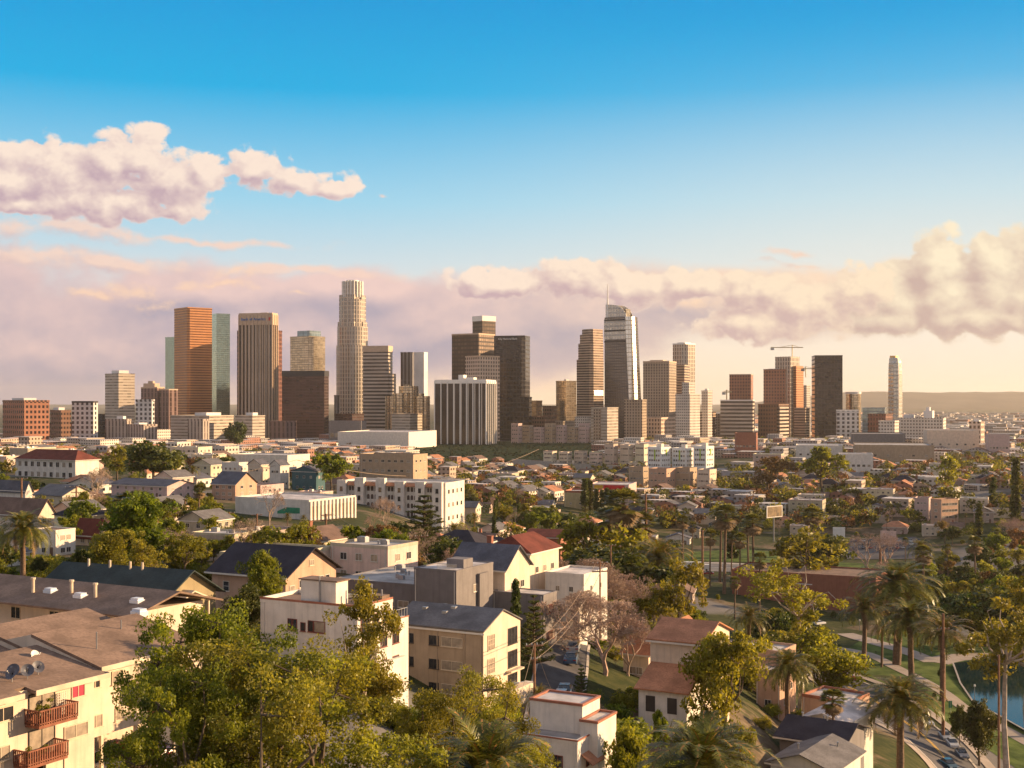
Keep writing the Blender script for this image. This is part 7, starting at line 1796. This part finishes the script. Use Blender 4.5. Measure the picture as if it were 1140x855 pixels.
for k, v in sp.items(): merged_trees('distant_foliage', v, k, 1.1, 'mass of small distant %s treetops below the skyline' % {'dark': 'dark green', 'olive': 'olive', 'rust': 'brownish'}[k])
merged_trees('ivy', [((px - 570) / F * D, D, 3.0) for px, D in [(lambda py_px: (py_px[0], at(py_px[0], py_px[1]).y))((random.uniform(455, 668), random.uniform(493, 514))) for _ in range(650)]], 'ivy', 1.0, 'dark ivy and scrub on the long bank under the hilltop apartments', 'ivy')
merged_trees('hedge_foliage', [((px - 570) / F * 1180, 1180 + random.uniform(-25, 25), 9) for px in [random.uniform(-20, 165) for _ in range(90)]], 'dark', .9, 'long dark hedge of street trees behind the white school', 'hedge')
# distant plain beyond the towers: tiny roofs and trees, and small blocks below the skyline
def merged_blocks(name, n, p0, p1, d0, d1, s0, s1, m_, label):
    b = MB()
    for _ in range(n):
        D = random.uniform(d0, d1); px = random.uniform(p0, p1); x = (px - 570) / F * D
        if not clear(x, D, 4): continue
        z = gz(x, D); w = random.uniform(s0, s1); l = random.uniform(s0, s1); h = random.uniform(4, 11) * (1.6 if random.random() < .1 else 1); py = 447 + F * (CZ - z) / D
        if 452 < px < 668 and 489 < py < 516 or 560 < px < 860 and 509 < py < 527: continue
        if hides(px, w * .6 * F / D, py - h * F / D, py, D, 1): continue
        a = R(-28 + random.uniform(-5, 5)); ca, sa = math.cos(a), math.sin(a); q = [(x + ca * i - sa * j, D + sa * i + ca * j) for i, j in ((-w / 2, -l / 2), (w / 2, -l / 2), (w / 2, l / 2), (-w / 2, l / 2))]
        if D < 1500 and random.random() < .55 and l < 22:
            h = min(h, 6.5); b.prism(q, z - 2, z + h, 0, False, False); k_ = random.choice((2, 3, 4)); rz_ = z + h + min(w, l) * .24
            e1 = ((q[0][0] + q[1][0]) / 2, (q[0][1] + q[1][1]) / 2, rz_); e2 = ((q[2][0] + q[3][0]) / 2, (q[2][1] + q[3][1]) / 2, rz_); Q = [(*p_, z + h) for p_ in q]
            b.face([Q[0], Q[1], e1]); b.face([Q[2], Q[3], e2]); b.face([Q[1], Q[2], e2, e1], None, k_); b.face([Q[3], Q[0], e1, e2], None, k_)
        else: b.prism(q, z - 2, z + h, 0, False, True, 1)
    o = b.build(name, [m_, RF['flatw'], RF['brown'], RF['asphalt'], RF['terra']]); tag(o, label, 'buildings', kind='stuff')
for i, (c, lb) in enumerate((('offwhite', 'white'), ('tangrid', 'tan'), ('brick', 'reddish'), ('creamribs', 'grey'))):
    m_ = facade('fac_small_' + c, {'offwhite': (.62, .55, .46), 'tangrid': (.45, .34, .25), 'brick': (.33, .16, .11), 'creamribs': (.33, .3, .28)}[c], (.08, .06, .05), 3.6, 3.4, .5, .45, .1)
    merged_blocks('distant_buildings', 560, -260, 1400, 1450, 2050, 12, 34, m_, 'mass of small distant %s blocks at the foot of the skyline' % lb)
    merged_blocks('distant_buildings', 500, 700, 1300, 2700, 9000, 20, 60, m_, 'mass of tiny far %s blocks on the hazy plain' % lb)
    merged_blocks('distant_buildings', 310, -260, 1400, 800, 1450, 9, 18, m_, 'mass of small %s houses between the hills and skyline' % lb)
# ------------------------------------------------------------------ labels for the many
MARKS = [(60, 505, 'the red roofed school'), (172, 505, 'the huge dark tree by the school'), (26, 600, 'the left date palm'), (200, 545, 'the slate blue apartments'), (262, 540, 'the gabled stair house'), (330, 565, 'the white pilaster hall'),
 (447, 545, 'the arcaded apartments'), (437, 512, 'the beige ridge apartments'), (300, 515, 'the row of houses'), (472, 580, 'the big cedar'), (300, 650, 'the near black roof'), (140, 670, 'the khaki bungalow'), (150, 600, 'the tallest leafy tree'), (60, 780, 'the balcony apartments'),
 (400, 720, 'the rooftop room block'), (510, 720, 'the gabled apartments'), (505, 640, 'the grey boxy house'), (640, 665, 'the white cube house'), (620, 820, 'the bottom white house'), (670, 710, 'the big leafless tree'), (765, 740, 'the terracotta house'),
 (690, 565, 'the palm cluster'), (719, 590, 'the very tall pole'), (685, 540, 'the red fascia shop'), (760, 505, 'the lime panelled apartments'), (740, 530, 'the tan mid rise row'), (862, 567, 'the billboard'), (910, 655, 'the brick school'), (890, 670, 'the golden eucalyptus'),
 (870, 740, 'the peach workshop'), (930, 790, 'the white roofed peach building'), (970, 605, 'the car park'), (975, 600, 'the rusty leafless trees'), (1000, 650, 'the tallest date palm'), (1070, 570, 'the pink hillside apartments'), (1098, 547, 'the white banded building'), (1050, 740, 'the tall brown pole'),
 (1100, 770, 'the lake'), (1122, 700, 'the right edge eucalyptus'), (1010, 475, 'the long tan hospital'), (1060, 490, 'the cream industrial block'), (980, 490, 'the grey warehouse'), (915, 520, 'the broad ridge tree'), (1055, 530, 'the egg shaped tree'), (560, 497, 'the ivy slope'), (620, 480, 'the beige hilltop row'), (430, 480, 'the wide white hall'),
 (640, 610, 'the red roofed shop'), (560, 580, 'the street below the ridge'), (550, 530, 'the foot of the ivy slope'), (610, 550, 'the freeway wall'), (830, 590, 'the valley fan palms'), (910, 840, 'the near black low roof'), (1010, 800, 'the roadside date palm'), (100, 490, 'the long hedge'), (220, 490, 'the blocks under the orange tower'), (700, 480, 'the spired tower foot'), (850, 480, 'the brown red block'), (780, 800, 'the bottom date palm')]
def relname(px, py):
    t = sorted((abs(px - m[0]) * .8 + abs(py - m[1]) * 1.6, i) for i, m in enumerate(MARKS))[0][1]; m = MARKS[t]; dx, dy = px - m[0], (py - m[1]) * 1.8
    if abs(dx) > abs(dy): rel = ('just ' if abs(dx) < 16 else '') + ('right of' if dx > 0 else 'left of')
    else: rel = ('below' if dy > 0 else 'behind')
    return rel + ' ' + m[2]
ORD = ['first', 'second', 'third', 'fourth', 'fifth', 'sixth', 'seventh', 'eighth', 'ninth', 'tenth', 'eleventh', 'twelfth', 'thirteenth', 'fourteenth', 'fifteenth', 'sixteenth', 'seventeenth', 'eighteenth', 'nineteenth', 'twentieth']
from collections import defaultdict
def auto_labels():
    groups = defaultdict(list)
    for root, words, key in AUTO:
        p = root.location; px, py = to_px(p)
        groups[(words, relname(px, py))].append((px, root))
    n = 0
    for (words, rel), L in groups.items():
        L.sort(key=lambda t: t[0])
        for i, (px, r) in enumerate(L):
            if len(L) == 1: r['label'] = words + ' ' + rel
            elif len(L) == 2: r['label'] = '%s %s, %s of two' % (words, rel, ('left', 'right')[i])
            elif i < len(ORD): r['label'] = '%s %s, %s from the left' % (words, rel, ORD[i])
            else: r['label'] = '%s %s, %s from the right' % (words, rel, ORD[min(len(L) - 1 - i, 19)])
            n += 1
auto_labels()
for root, *_ in AUTO:
    for a_, b_ in ((' just ', ' '), (' with brown roof', ''), (' flat roofed', ' flat'), ('two storey ', 'tall '), ('three storey ', 'large '), (' from the left', ' from left'), ('leafless tree with pinkish twigs', 'pinkish leafless tree'), ('date palm with a thick trunk', 'thick date palm'), ('hip roofed house with terracotta roof', 'terracotta roofed house'), ('yellow bungalow with green hipped roof', 'yellow bungalow'), ('house with dark hipped roof', 'dark roofed house'), ('long tall flat apartments', 'long flat apartments'), (' with slate roof', ''), (' with grey roof', '')):
        if len(root['label'].split()) > 16: root['label'] = root['label'].replace(a_, b_)
for root, *_ in HP:
    if root.location.z < -400:
        for c in list(root.children_recursive): bpy.data.objects.remove(c)
        bpy.data.objects.remove(root)

import collections
_c = collections.Counter(o.name.split('.')[0] for o in COL.objects if o.parent is None)
open('/tmp/counts.txt', 'w').write(str(_c.most_common(20))) if False else None
# ------------------------------------------------------------------ haze
def build_haze():
    b = MB(); b.box(-14000, 22000, -350, 21000, -10, 350)
    m = bpy.data.materials.new('haze'); m.use_nodes = True; nt = m.node_tree; nt.nodes.clear()
    o = nt.nodes.new('ShaderNodeOutputMaterial'); v = nt.nodes.new('ShaderNodeVolumePrincipled')
    v.inputs['Color'].default_value = (1.0, 0.90, 0.79, 1); v.inputs['Density'].default_value = 2.7e-5; v.inputs['Anisotropy'].default_value = 0.25
    nt.links.new(v.outputs[0], o.inputs['Volume'])
    h = b.build('haze', m); tag(h, kind='stuff')
build_haze()
